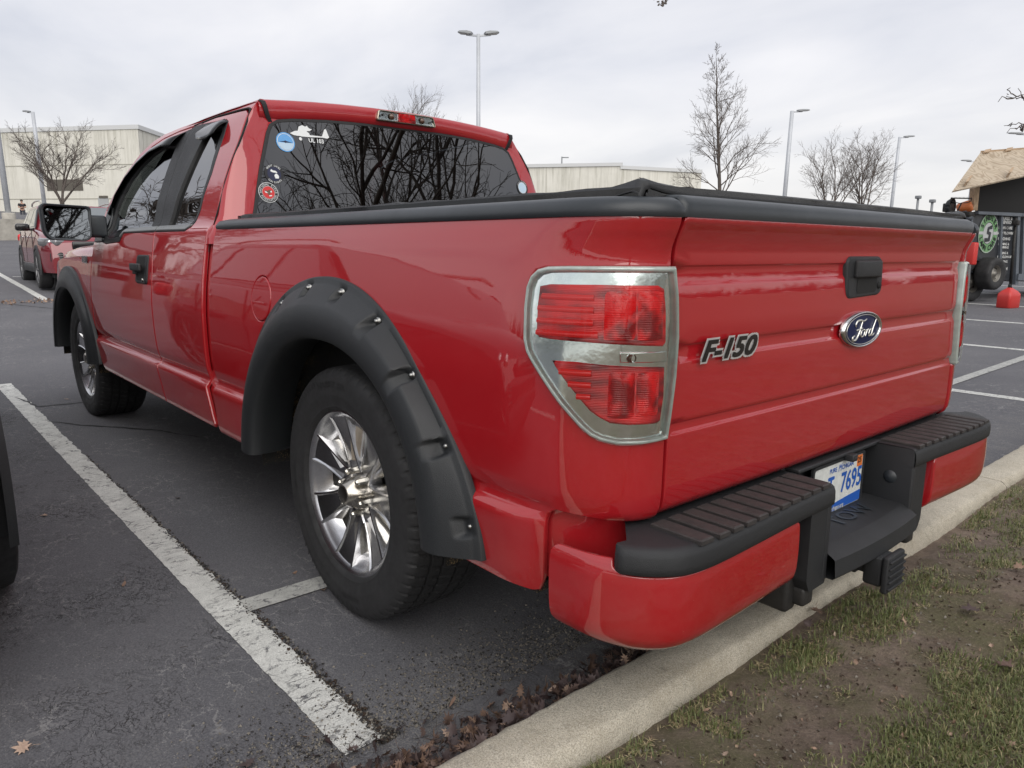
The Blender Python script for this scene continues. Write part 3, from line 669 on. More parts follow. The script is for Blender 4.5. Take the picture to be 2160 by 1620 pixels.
# tailgate
TG = pchip([(.610, -1.075), (.622, -1.092), (.640, -1.101), (.67, -1.104), (.785, -1.105), (.790, -1.1045), (.796, -1.100), (.812, -1.099), (.818, -1.1045), (.826, -1.106), (.90, -1.106), (.942, -1.105), (.947, -1.100), (.952, -1.098), (.970, -1.097), (.976, -1.098), (.982, -1.1035), (.99, -1.105), (1.05, -1.103), (1.100, -1.100), (1.106, -1.097), (1.112, -1.094), (1.130, -1.093), (1.138, -1.094), (1.144, -1.099), (1.152, -1.0995), (1.165, -1.0995), (1.185, -1.104), (1.205, -1.112), (1.222, -1.121), (1.234, -1.126), (1.240, -1.126), (1.246, -1.122), (1.250, -1.112)])
TROWS = [.612, .616, .622, .63, .64, .785, .788, .791, .794, .797, .80, .812, .815, .818, .821, .824, .942, .945, .947, .950, .953, .957, .968, .972, .976, .979, .982, .986, 1.10, 1.103, 1.106, 1.109, 1.112, 1.116, 1.13, 1.134, 1.138, 1.141, 1.144, 1.148, 1.165, 1.175, 1.185, 1.195, 1.205, 1.215, 1.225, 1.232, 1.237, 1.242]
def tgs(y, z): return (TG(z)+.006*(y/.8)**2, y, z)
panel.sgn = SG_X
tgt = panel('tailgate', T, M['red'], [(-.790, .612), (.790, .612), (.791, .70), (.790, .79), (.786, .85), (.778, .92), (.775, 1.0), (.779, 1.08), (.786, 1.14), (.791, 1.20), (.792, 1.246), (-.792, 1.246), (-.791, 1.20), (-.788, 1.14), (-.779, 1.08), (-.775, 1.0), (-.778, .92), (-.786, .85), (-.790, .79), (-.791, .70)], tgs, step=.04, rows=TROWS, edge=.004, depth=.03)
panel('tailgate_inner', T, M['black'], [(-.82, .63), (.82, .63), (.82, 1.22), (-.82, 1.22)], lambda y, z: (-1.06, y, z), step=.3, edge=0)
# tailgate handle
hc = panel('tailgate_handle', tgt, M['black_tex'], rnd([(-.158, 1.052), (.056, 1.045), (.066, 1.160), (-.150, 1.160)], .028), lambda y, z: (-1.100, y, z), step=.02, edge=.007, depth=.02, off=.008, bst=.01)
panel('cup_recess', hc, M['black'], rnd([(-.115, 1.062), (.005, 1.060), (.005, 1.11), (-.115, 1.11)], .012), lambda y, z: (-1.100, y, z), step=.03, edge=0, off=.0088)
q = MB(); q.bbox((-1.1115, -.046, 1.126), (.016, .150, .046), .006); q.build('pull', M['black_tex'], hc)
q = MB(); q.lathe([(0, -.004), (.008, -.004), (.0095, .0)], 14, 'X', (-1.109, -.130, 1.080)); q.build('keyhole', M['black'], hc)
# oval emblem with script
def ell(a, b_, n=40): return [(a*math.cos(w), b_*math.sin(w)) for w in np.linspace(0, 2*PI, n+1)[:-1]]
em = MB(); cy, cz = -.042, .962
prof = [(1.0, 0), (1.0, .006), (.97, .012), (.93, .014), (.885, .011), (.875, .008)]
em.grid([[(-1.105-h, cy+.119*k*math.cos(w), cz+.050*k*math.sin(w)+(-.0)) for k, h in prof] for w in np.linspace(0, 2*PI, 41)[:-1]], closed=True)
emo = em.build('oval_emblem', M['chrome'], tgt)
M['navy'] = simple('navy_enamel', (.006, .013, .06), .3, spec=.25)
em = MB(); em.grid([[(-1.1135-.003*(1-k*k), cy+.105*k*math.cos(w), cz+.0445*k*math.sin(w)) for k in (0.01, .35, .7, 1)] for w in np.linspace(0, 2*PI, 41)[:-1]], closed=True); em.build('emblem_field', M['navy'], emo)
M['badge_chrome2'] = simple('script_chrome', (.85, .84, .78), .3, .9)
em = MB()
em.tube([(-1.1165, cy+.0995*math.cos(w), cz+.0405*math.sin(w)) for w in np.linspace(0, 2*PI, 49)], .0011, 5, False)
def script(strokes, mp_, r):
    for st, rad in strokes:
        pts = []
        for i in range(len(st)-1):
            p0 = st[max(0, i-1)]; p1 = st[i]; p2 = st[i+1]; p3 = st[min(len(st)-1, i+2)]
            for k in range(5):
                tt = k/5; c = [.5*((2*p1[a])+(-p0[a]+p2[a])*tt+(2*p0[a]-5*p1[a]+4*p2[a]-p3[a])*tt*tt+(-p0[a]+3*p1[a]-3*p2[a]+p3[a])*tt**3) for a in (0, 1)]; pts.append(mp_(*c))
        pts.append(mp_(*st[-1])); em.tube(pts, [r*rad*(.55+.45*math.sin(PI*i/(len(pts)-1))) for i in range(len(pts))], 6)
# unit cursive word, x right 0..10, y up
SC = [([(1.0, 6.2), (.6, 7.0), (1.2, 8.2), (2.6, 8.4), (4.2, 8.0), (5.4, 8.6)], 1.3), ([(3.6, 8.0), (3.2, 6.0), (2.6, 3.5), (1.6, 1.8), (.4, 1.6), (.0, 2.6), (.8, 3.2)], 1.5), ([(1.5, 5.0), (2.8, 5.3), (4.2, 5.6)], 1.1),
      ([(4.9, 4.9), (4.0, 4.6), (3.7, 3.2), (4.3, 2.4), (5.2, 3.0), (5.4, 4.4), (4.9, 4.9), (5.4, 4.5), (6.2, 4.8)], 1.0), ([(6.2, 4.9), (6.3, 4.0), (5.9, 2.4)], 1.1), ([(6.2, 3.8), (6.8, 4.8), (7.4, 4.8)], 1.0),
      ([(8.9, 4.6), (8.0, 4.8), (7.5, 3.4), (7.9, 2.4), (8.7, 3.0), (9.2, 4.6)], 1.0), ([(10.2, 8.2), (9.6, 6.4), (9.0, 4.0), (9.0, 2.7), (9.6, 2.5), (10.2, 3.2)], 1.2)]
script(SC, lambda x, y: (-1.1175, cy+.062-x*.0128+(y-5)*-.0012, cz+(y-5.0)*.0078), .0022)
em.build('emblem_script', M['badge_chrome2'], emo)
# model badge: chrome outline letters with black faces
def badge(txt, size, xf, parent, sx=1.0):
    q = MB(); v, f = text_shape(txt, size, .35)
    for i, (a, b_) in enumerate([(a*.0066*size/.05, b_*.0052*size/.05) for a in (-1, 0, 1) for b_ in (-1, 0, 1)]):
        q.add([xf(x*sx+a, y+b_, .004+i*3e-5) for x, y, z in v], f)
        q.add([xf(x*sx+a*.6, y+b_*.6, .002+i*3e-5) for x, y, z in v], f)
    o = q.build('badge', M['badge_chrome'], parent)
    q = MB()
    for i, (a, b_) in enumerate([(a*.0020*size/.05, b_*.0017*size/.05) for a in (-1, 0, 1) for b_ in (-1, 0, 1)]):
        q.add([xf(x*sx+a, y+b_, .0052+i*3e-5) for x, y, z in v], f)
    q.build('badge_letters', M['black_gloss'], o); return o
M['badge_chrome'] = simple('badge_chrome', (.85, .86, .87), .35, .8)
badge('F-150', .060, lambda x, y, h: (-1.107-h, .606-x, .9605+y), tgt, 1.48)
badge('F-150', .050, lambda x, y, h: (3.24-x, 0.990+h, 1.080+y), fend[0], 1.15)
panel.sgn = SG_Y
# ---- stickers on the rear glass
def gp(y, z, h=0): return (xr(z)-.022*(1-(y/.8)**2)-.006-h, y, z)
stick = [('white', (.72, .74, .74)), ('sky', (.12, .34, .66)), ('navyp', (.008, .012, .05)), ('redp', (.55, .025, .025)), ('blackp', (.006, .006, .008)), ('brown', (.12, .07, .04)), ('cloud', (.45, .58, .70))]
for n_, c_ in stick: M['st_'+n_] = simple('sticker_'+n_, c_, .45)
SM = [M['st_'+n_] for n_, c_ in stick]
def disc(mb, cy_, cz_, r, h, mi, r0=0, n=40):
    mb.add([gp(cy_-r*math.cos(w), cz_+r*math.sin(w), h) for w in np.linspace(0, 2*PI, n+1)[:-1]]+([gp(cy_-r0*math.cos(w), cz_+r0*math.sin(w), h) for w in np.linspace(0, 2*PI, n+1)[:-1]] if r0 else []),
           [tuple(range(n))] if not r0 else [(i, (i+1) % n, (i+1) % n+n, i+n) for i in range(n)], False, mi)
def stk(label, f):
    q = MB(); f(q); me = q.mesh('sticker', SM, fixn=False); o = mkobj('sticker', me, rwf); o['label'] = label; return o
def s1(q):
    c = (.608, 1.610); disc(q, *c, .041, .0005, 1); disc(q, *c, .036, .001, 0, .034)
    q.add([gp(c[0]-x, c[1]+y, .0012) for x, y in [(.033*math.cos(w), .033*math.sin(w)) for w in np.linspace(PI*1.03, PI*1.97, 18)]], [tuple(range(18))], False, 6)
    q.add([gp(c[0]-x, c[1]+y, .0015) for x, y in [(-.028, .001), (-.006, .004), (0, .007), (.006, .004), (.030, -.001), (.006, -.001), (0, -.005), (-.006, -.001)]], [tuple(range(8))], False, 2)
stk('round sky-blue sticker with a small aeroplane', s1)
def s2(q):
    P = [(.583, 1.650), (.560, 1.661), (.545, 1.664), (.538, 1.682), (.520, 1.690), (.508, 1.684), (.500, 1.690), (.492, 1.679), (.478, 1.676), (.490, 1.668), (.505, 1.666), (.495, 1.658), (.492, 1.650), (.436, 1.650), (.420, 1.682), (.412, 1.684), (.402, 1.648), (.412, 1.643), (.436, 1.645), (.50, 1.641), (.53, 1.641), (.565, 1.643)]
    v, f = [gp(y, z, .001) for y, z in P], None
    r = delaunay_2d_cdt([Vector(p) for p in P], [], [list(range(len(P)))], 1, 1e-7); q.add([gp(p.x, p.y, .001) for p in r[0]], [tuple(t) for t in r[2]], False, 0)
    disc(q, .538, 1.630, .007, .001, 0, n=14)
    put_text(q, 'UL 103', .024, lambda x, y, z: gp(.466-x, 1.627+y, .001+z), 0, .0007)
stk('white decal of an ultralight aircraft with its number below', s2)
def s3(q):
    c = (.679, 1.471); disc(q, *c, .041, .0005, 4); disc(q, *c, .029, .001, 2)
    for P in ([(-.016, .012), (-.010, .020), (-.004, .015), (.006, .014), (.012, .010), (.014, .004), (.006, .006), (-.002, .006), (-.010, .008)], [(.002, -.018), (-.001, -.006), (.003, .000), (.009, .003), (.016, -.003), (.019, -.010), (.016, -.018)]):
        q.add([gp(c[0]-x, c[1]+y, .0015) for x, y in P], [tuple(range(len(P)))], False, 0)
    X = lambda x, y, z: gp(c[0]-x, c[1]+y, .0012)
    arc_text(q, 'GREAT LAKES', .0105, .035, PI/2, 1.75, X, 0, False, .0004); arc_text(q, 'GUN RIGHTS', .0105, .035, -PI/2, 1.6, X, 0, True, .0004)
stk('round navy sticker with a white state outline', s3)
def s4(q):
    c = (.716, 1.393); disc(q, *c, .0415, .0004, 0); disc(q, *c, .0395, .0008, 4); disc(q, *c, .0265, .0012, 0); disc(q, *c, .0255, .0016, 3)
    for P, mi in (([(-.012, .010), (-.004, .006), (.004, .012), (.012, .010), (.010, .002), (.006, -.006), (.002, -.012), (-.004, -.008), (-.006, 0), (-.014, .004)], 5), ([(-.016, .006), (-.008, .003), (-.002, -.002), (-.008, -.003), (-.014, 0)], 0), ([(.008, .006), (.015, .008), (.014, .001), (.009, 0)], 0), ([(.0, -.012), (.012, -.010), (.013, -.014), (.002, -.016)], 0)):
        q.add([gp(c[0]-x, c[1]+y, .002) for x, y in P], [tuple(range(len(P)))], False, mi)
    X = lambda x, y, z: gp(c[0]-x, c[1]+y, .0012)
    arc_text(q, 'NATIONAL RIFLE', .0115, .0325, PI/2, 3.1, X, 0, False, .0004); arc_text(q, 'ASSOCIATION', .0115, .0325, -PI/2, 2.2, X, 0, True, .0004)
stk('round red sticker with an eagle in a black lettered ring', s4)
def s5(q):
    c = (-.722, 1.495); disc(q, *c, .040, .0005, 4); disc(q, *c, .028, .001, 6); disc(q, *c, .030, .0009, 0)
    arc_text(q, 'CIVIL RIGHTS', .010, .035, PI/2, 2.2, lambda x, y, z: gp(c[0]-x, c[1]+y, .0012), 0, False, .0003)
stk('round pale sticker in the lower right corner of the rear window', s5)

# ---- bed rail caps, tailgate cap, bed cover
for mir in (False, True):
    mb = MB(); P = []
    for s in list(np.linspace(-1.0, .78, 20))+list(np.linspace(.80, SEND-.012, 26)):
        x, y, z = bed(s, 1.24); _, _, nx, ny = plan(s); e_ = .0 if -.99 < s < SEND-.015 else .004
        sec = [(-.03, 1.236), (.004-e_, 1.236), (.008-e_, 1.243), (.006-e_, 1.255), (-.002-e_, 1.266), (-.014, 1.2725), (-.03, 1.275), (-.085, 1.277), (-.087, 1.26)]
        P.append([(x+nx*o, (y+ny*o)*(-1 if mir else 1), zz-e_*(zz > 1.25)) for o, zz in sec])
    mb.grid(P); n_ = len(P[0]); mb.add(P[-1], [tuple(range(n_))]); mb.add(P[0], [tuple(range(n_))]); mb.build('bed_rail_cap', M['cap'], T, auto=50)
mb = MB(); P = []
for y in [-.800, -.797, -.785]+list(np.linspace(-.77, .77, 13))+[.785, .797, .800]:
    e_ = .006 if abs(y) > .799 else .002 if abs(y) > .79 else 0
    x0 = TG(1.246)+.006*(y/.8)**2
    P.append([(x0+.01, y, 1.236), (x0-.004+e_, y, 1.237), (x0-.006+e_, y, 1.246), (x0-.004+e_, y, 1.262), (x0+.003+e_, y, 1.273-e_), (x0+.016, y, 1.280-e_), (x0+.06, y, 1.283-e_), (x0+.062, y, 1.25)])
mb.grid(P); n_ = len(P[0]); mb.add(P[0], [tuple(range(n_))]); mb.add(P[-1], [tuple(range(n_))]); mb.build('tailgate_cap', M['cap'], tgt, auto=50)
rnd_ = random.Random(3)
mb = MB(); P = []
xs = [.985, .97]+list(np.linspace(.93, -1.0, 60))+[-1.03, -1.05, -1.065, -1.072, -1.070]
ysT = [.872, .878, .874, .862, .845, .80, .72, .6, .45, .3, .15, 0]; ysT = ysT+[-y for y in reversed(ysT[:-1])]
def cz(x, y):
    a = abs(y); z = 1.297+.006*(1-(a/.87)**4)
    if a > .873: z = 1.272
    elif a > .870: z = 1.286 if a > .871 and a < .8735 else 1.276
    elif a > .855: z -= .003
    cr_ = math.exp(-((x+1.06)/.06)**2)*math.exp(-((a-.85)/.06)**2); z += .015*cr_
    z += .0016*math.sin(x*31+2*math.sin(y*5))*math.exp(-((a-.86)/.07)**2)
    for bow in (-.62, -.15, .32, .78): z += .003*math.exp(-((x-bow)/.03)**2)
    if x < -1.066: z -= .022
    elif x < -1.06: z -= .006
    if x > .98: z -= .02
    return z
for x in xs: P.append([(x, y, cz(x, y)-(0.010 if i in (0, len(ysT)-1) else 0)) for i, y in enumerate(ysT)])
mb.grid(P); cov = mb.build('bed_cover', M['vinyl'], T)
mb = MB()
for sgn in (1, -1): mb.box((-.04, sgn*.868, 1.276), (2.05, .012, .030)); mb.box((-.04, sgn*.845, 1.262), (2.05, .05, .03))
mb.box((-1.062, 0, 1.288), (.012, 1.70, .022)); mb.box((-1.056, 0, 1.272), (.03, 1.72, .02)); mb.build('cover_rail', M['black_gloss'], cov)
mb = MB()
for sgn in (1, -1): mb.tube([(x, sgn*.858, cz(x, .858*sgn)+.0006) for x in np.linspace(.96, -1.05, 60)], .0009, 5)
mb.tube([(-1.045, y, cz(-1.045, y)+.0006) for y in np.linspace(-.85, .85, 40)], .0009, 5); mb.tube([(x, .70+(-1.06-x)*-0.9, cz(x, .7)+.001) for x in np.linspace(-1.06, -1.0, 4)], .0009, 5)
mb.build('cover_seam', M['black'], cov)
q = MB(); q.box((-.05, 0, .95), (1.9, 1.55, .55)); q.build('cargo_box', M['black'], T)

# ---- wheel arch flares with bolt pockets
def flare(cx, mir, front=False):
    mb = MB(); P = []; NA = 430
    bolts_a = [11, 29, 46, 64, 82, 100, 118, 136, 154, 170] if not front else []
    a0, a1 = 4.0, 176.0
    rin = .50 if not front else .475
    for i in range(NA+1):
        A = a0+(a1-a0)*i/NA; a = math.radians(A); t_ = max(0, min(1, (A-135)/42)); t_ = t_*t_*(3-2*t_)
        t2 = max(0, min(1, (A-85)/70)); t2 = t2*t2*(3-2*t2)
        if not front: ra = .682+.075*t_; rl = rin+.062*t2; ro = rl+.055; Y = (1.000, 1.067)
        else: ra = .625+.075*t_; rl = rin+.055*t2; ro = rl+.035; Y = (1.002, 1.052)
        y0 = 1.004 if front else Y[0]-.014*max(0, math.sin(a))**3
        prof = []
        band0 = ra-.018; band1 = ro+.045
        prof += [(ra, y0-.006), (ra, y0+.010), (ra-.004, y0+.014)]
        nb = 14 if not front else 4
        for j in range(nb): w = j/(nb-1); prof.append((band0+(band1-band0)*w, y0+.016+(Y[1]-.010-y0-.016)*(w**.85)))
        prof += [(ro+.035, Y[1]-.006), (ro+.02, Y[1]-.001), (ro, Y[1]+.001), (ro-.02, Y[1]), (rl+.018, Y[1]-.004), (rl+.007, Y[1]-.010), (rl, Y[1]-.022), (rl, Y[1]-.05), (rl+.01, Y[1]-.11), (rl+.03, Y[1]-.17)]
        row = []
        for j, (r, y) in enumerate(prof):
            if not front and 2 <= j <= 19:
                for bA in bolts_a:
                    da = (A-bA)/1.75; w = (band0+.002-r)/.038
                    if abs(da) < 1.8 and w > -.2:
                        mk = 1/(1+math.exp((abs(da)-1.0)*16))/(1+math.exp((w-1.0)*18)); fl_y = y0+.013
                        if y > fl_y: y = y*(1-mk)+fl_y*mk
            px_, pz_ = cx+r*math.cos(a), .405+r*math.sin(a)
            row.append((px_, (-y if mir else y), pz_))
        P.append(row)
    mb.grid(P); nP = len(P[0])
    # close bottoms a little
    for e_ in (0, -1):
        inn = [(x, y*(.955), z) for x, y, z in P[e_]]; mb.grid([P[e_], inn])
    fl = mb.build('wheel_flare', M['black_flare'], T, auto=60)
    for bA in bolts_a:
        a = math.radians(bA); t_ = max(0, min(1, (bA-135)/42)); t_ = t_*t_*(3-2*t_); r = .682+.075*t_-.030; q = MB()
        y = 1.006; c_ = (cx+r*math.cos(a), (y if not mir else -y), .405+r*math.sin(a)); sg = -1 if mir else 1
        q.lathe([(.0, .0125*sg), (.004, .012*sg), (.0062, .0095*sg), (.0070, .006*sg), (.0070, .0045*sg), (.0105, .004*sg), (.011, -.002*sg)], 14, 'Y', c_); q.build('bolt', M['flare_bolt'], fl)
    # grit-covered inner liner
    q = MB(); R_ = rin+.075
    rows_ = []
    for i in range(41):
        a = math.radians(-3+186*i/40); rows_.append([(cx+R_*math.cos(a), (-y if mir else y), .405+R_*math.sin(a)) for y in (.99, .90, .75, .60, .55)])
    q.grid(rows_)
    rows_ = []
    for i in range(41):
        a = math.radians(-3+186*i/40); rows_.append([(cx+r*math.cos(a), (-.58 if mir else .58), .405+r*math.sin(a)) for r in (R_, .3, .05)])
    q.grid(rows_); q.build('wheel_liner', M['liner'], T)
    return fl
m, t, b = nodemat('gritty_liner'); g = nn(t, 'ShaderNodeNewGeometry'); n1 = nn(t, 'ShaderNodeTexNoise', i_Scale=230, i_Detail=2); t.links.new(g.outputs['Position'], n1.inputs['Vector']); n2 = nn(t, 'ShaderNodeTexNoise', i_Scale=7, i_Detail=2); t.links.new(g.outputs['Position'], n2.inputs['Vector'])
mm = nn(t, 'ShaderNodeMath', operation='MULTIPLY'); t.links.new(n1.outputs['Fac'], mm.inputs[0]); t.links.new(n2.outputs['Fac'], mm.inputs[1]); r_ = nn(t, 'ShaderNodeValToRGB'); r_.color_ramp.elements[0].position = .30; r_.color_ramp.elements[0].color = (.010, .010, .010, 1); r_.color_ramp.elements[1].position = .36; r_.color_ramp.elements[1].color = (.17, .12, .06, 1)
t.links.new(mm.outputs[0], r_.inputs[0]); t.links.new(r_.outputs[0], b.inputs['Base Color']); b.inputs['Roughness'].default_value = .9; M['liner'] = m
for mir in (False, True):
    flare(0, mir); flare(3.683, mir, True)

# ---- wheels
M['cap_metal'] = simple('hub_cap_metal', (.50, .47, .42), .28, 1, vary=.2, vscale=40)
def wheel(cx, side, steer=0):
    R0 = .405; W = .285
    root = MB(); spin = .10
    # rim barrel, outer lip
    root.lathe([(.232, -.245), (.238, -.20), (.215, -.10), (.205, -.06), (.222, -.030), (.240, -.020), (.246, -.012), (.256, -.004), (.262, .000), (.267, -.001), (.270, -.006), (.268, -.016)], 96, 'Y')
    def K(r, a, h): return (r*math.cos(a), h, r*math.sin(a))
    for k in range(7):
        a = 2*PI*(k+.5)/7+spin
        # broad flat spoke with raised edges
        st = []
        for r, hw, h in ((.045, .040, -.050), (.075, .036, -.040), (.11, .034, -.036), (.15, .037, -.031), (.19, .043, -.024), (.225, .051, -.015), (.250, .060, -.007)):
            row = []
            for off_, dh in ((-1.10, -.045), (-1.03, -.012), (-.96, .000), (-.84, .0015), (-.74, -.0035), (0, -.0045), (.74, -.0035), (.84, .0015), (.96, .000), (1.03, -.012), (1.10, -.045)):
                x = off_*hw; row.append((r*math.cos(a)-x*math.sin(a), h+dh, r*math.sin(a)+x*math.cos(a)))
            st.append(row)
        root.grid(st)
        # curved wing between spoke and window, bright scoop
        for sg in ():
            sc_ = []
            for r, o1, o2, h in ((.12, .037, .044, -.075), (.15, .038, .047, -.078), (.19, .042, .053, -.070), (.22, .049, .061, -.050), (.243, .057, .072, -.026)):
                sc_.append([(r*math.cos(a)-sg*x*math.sin(a), hh, r*math.sin(a)+sg*x*math.cos(a)) for x, hh in ((o1, h+.030), (o1*.5+o2*.5, h+.006), (o2, h-.002), (o2+.004, h-.020))])
            root.grid(sc_)
    root.lathe([(.0, -.045), (.085, -.045), (.088, -.052), (.088, -.09)], 48, 'Y')
    me = root.mesh('wheel', M['rim_face']); sharp(me, 38)
    o = mkobj('wheel', me, T); o.location = (cx, side*.950, R0); o.rotation_euler = (0, 0, 0 if side > 0 else PI); 
    if steer: o.rotation_euler.z += steer
    wn_ = MB()
    for k in range(7):
        a = 2*PI*k/7+spin     # curved dusty scoop behind each window, open in the middle
        for sg in (-1, 1):
            P = []
            for r, o1 in ((.10, .015), (.14, .026), (.18, .038), (.215, .050), (.240, .060)):
                P.append([(r*math.cos(a)-sg*x*math.sin(a), hh, r*math.sin(a)+sg*x*math.cos(a)) for x, hh in ((o1+.014, -.028), (o1*.88, -.046), (o1*.60, -.066), (o1*.34, -.10))])
            wn_.grid(P)
        wn_.grid([[((r)*math.cos(a+da), h, (r)*math.sin(a+da)) for da in np.linspace(-.24, .24, 7)] for r, h in ((.248, -.012), (.240, -.03), (.225, -.055), (.212, -.085))])
    wn_.build('rim_scoop', M['scoop'] if 'scoop' in M else M.setdefault('scoop', simple('dusty_chrome', (.60, .58, .54), .20, 1, vary=.3, vscale=28)), o)
    bk = MB(); bk.lathe([(.245, -.03), (.20, -.075), (.19, -.20), (.0, -.20)], 48, 'Y'); bk.lathe([(.15, -.10), (.15, -.13), (.0, -.13)], 40, 'Y'); bk.build('brake_disc', M['steel_dark'], o)
    # dusty dark windows deep between spokes
    cap = MB(); cap.lathe([(.0, .012), (.030, .012), (.033, .009), (.036, .004), (.046, -.008), (.054, -.028), (.056, -.046)], 40, 'Y', mod=lambda r, h, w, j: r*(1+.10*math.cos(6*w)*(j >= 5))); cap.build('hub_cap', M['cap_metal'], o)
    cp = MB(); cp.lathe([(0, .0135), (.022, .0135), (.026, .0125)], 30, 'Y'); cp.build('cap_emblem', M['chrome_dark'], o)
    for k in range(6):
        a = 2*PI*k/6+.4; q = MB(); q.lathe([(0, .0), (.006, -.001), (.0095, -.006), (.0105, -.012), (.0115, -.03), (.011, -.04)], 6, 'Y', (.068*math.cos(a), -.006, .068*math.sin(a)), smooth=False); q.build('lug_nut', M['bolt'], o)
    # tyre
    ty = MB(); prof = [(.262, -.262), (.275, -.275), (.31, -.288), (.345, -.290), (.375, -.283), (.392, -.270), (.400, -.255)]
    tread = [(.4035, -.245), (.4045, -.230), (.4050, -.215), (.4050, -.2135), (.3960, -.2125), (.3960, -.2025), (.4053, -.2015), (.4055, -.19), (.4055, -.165), (.3960, -.1640), (.3960, -.1540), (.4055, -.1530), (.4055, -.13), (.4055, -.106), (.3960, -.105), (.3960, -.095), (.4055, -.094), (.4055, -.075), (.4053, -.060), (.3960, -.059), (.3960, -.049), (.405, -.048), (.4045, -.035), (.4035, -.02)]
    out = [(.4025, -.010), (.3985, .000), (.392, .007), (.384, .0125), (.376, .0160), (.374, .0165), (.366, .0185), (.355, .0200), (.340, .0205), (.325, .0200), (.318, .0205), (.314, .0192), (.300, .0165), (.285, .0105), (.280, .0108), (.276, .0080), (.270, .0035), (.266, -.004)]
    def mod(r, h, w, j):
        n = 64; ph = (w/(2*PI)*n) % 1.0
        if r > .398 and -.255 < h < -.012:
            z = (ph+h*9) % 1.0
            if z < .16: r -= .0065
        if h >= -.012 and .377 < r < .404:
            z = (ph+.1) % 1.0
            if z < .30: r -= .0050 if r > .39 else .002
        return r
    ty.lathe(prof+tread+out, 512, 'Y', mod=mod)
    # raised sidewall marks
    def SW(x, y, z, R=.345, w0=0.0):
        w = w0-x/R; r = R+y; return (r*math.cos(w), .0216+z, r*math.sin(w))
    for w0, txt, sz, R in ((PI*.5, 'ALL TERRAIN', .030, .350), (PI*1.5, 'P275/55R20 111T', .016, .335), (PI*.02, 'RADIAL TUBELESS', .012, .330)):
        put_text(ty, txt, sz, lambda x, y, z, w0=w0, R=R: SW(x, y, z, R, w0), 0, .0006)
    for k in range(26):
        w = math.radians(40+k*3.0) if k < 13 else math.radians(200+k*5)
        a_ = [(0, -.008), (.010, .008), (.014, .004), (.006, -.010)]; ty.add([SW(x, y, .0003, .366, w) for x, y in a_], [(0, 1, 2, 3)])
    me = ty.mesh('tyre', M['tyre'], fixn=False); bm = bmesh.new(); bm.from_mesh(me); bmesh.ops.recalc_face_normals(bm, faces=bm.faces[:]); bm.to_mesh(me); bm.free(); sharp(me, 30)
    mkobj('tyre', me, o)
    return o
w1 = wheel(.012, 1); w2 = wheel(0, -1); w3 = wheel(3.683, 1, .02); w4 = wheel(3.683, -1, .02)
w1.rotation_euler.y = .12; w3.rotation_euler.y = 1.0
# ---- underbody
q = MB(); q.box((1.7, 0, .46), (5.0, 1.15, .14)); q.box((1.9, 0, .415), (2.7, 1.7, .03))
q.tube([(0, -.75, .405), (0, .75, .405)], .045, 12); q.lathe([(0, -.16), (.08, -.13), (.14, -.03), (.14, .05), (.07, .14), (0, .16)], 20, 'Y', (0, 0, .405)); q.tube([(.1, 0, .42), (2.6, 0, .42)], .04, 10)
for sg in (1, -1): q.box((-.55, sg*.56, .50), (1.1, .07, .14)); q.box((0, sg*.62, .34), (1.3, .07, .03))
q.box((-.98, 0, .47), (.10, 1.1, .12)); q.tube([(-.2, -.45, .36), (-.9, -.55, .36)], .035, 10); q.build('chassis', M['steel_dark'], T)
q = MB()
for sg in (1, -1): q.box((-.80, sg*.90, .432), (.20, .14, .02)); q.box((1.7, sg*.90, .43), (2.2, .10, .02))
q.build('sill_underside', M['liner'], T)

# ---- mirror (both sides)
for sg in (1, -1):
    q = MB(); P = []
    o_ = rnd([(1.030, 1.385), (1.262, 1.393), (1.280, 1.375), (1.272, 1.235), (1.248, 1.196), (1.062, 1.190), (1.035, 1.215)], .022, 3)
    def lay(k, x, s): cy_ = 1.155; cz_ = 1.29; return [(x, sg*(cy_+(y-cy_)*s), cz_+(z-cz_)*s) for y, z in o_]
    rows_ = [lay(0, 2.750, .86), lay(0, 2.744, .90), lay(0, 2.742, .96), lay(0, 2.748, .995), lay(0, 2.775, 1.0), lay(0, 2.82, .97), lay(0, 2.86, .85), lay(0, 2.885, .6), lay(0, 2.89, .1)]
    q.grid([r+[r[0]] for r in rows_])
    q.bbox((2.815, sg*1.005, 1.275), (.075, .12, .125), .02)
    mo = q.build('side_mirror', M['black_gloss'] if False else M['cap'], T, auto=50)
    q = MB(); pts = [(2.768+.20*(abs(y)-1.155)+.13*(z-1.29), y, z) for x, y, z in lay(0, 2.7475, .90)]; q.add(pts, [tuple(range(len(pts)))]); g_ = q.build('mirror_glass', M['mirror'], mo)
    for p in g_.data.polygons: p.use_smooth = False
    q = MB(); q.lathe([(0, -.014), (.012, -.0132), (.022, -.0095), (.030, -.003), (.031, .001)], 24, 'X', (2.768+.20*.077+.13*.065, sg*1.232, 1.355)); q.build('blind_spot_mirror', M['mirror'], mo)
    q = panel('mirror_sail', T, M['cap'], [(-2.80, 1.19), (-2.99, 1.185), (-2.965, 1.30), (-2.92, 1.40), (-2.86, 1.42), (-2.82, 1.33)], cab, step=.03, edge=.004, off=.012, mirror=sg < 0)

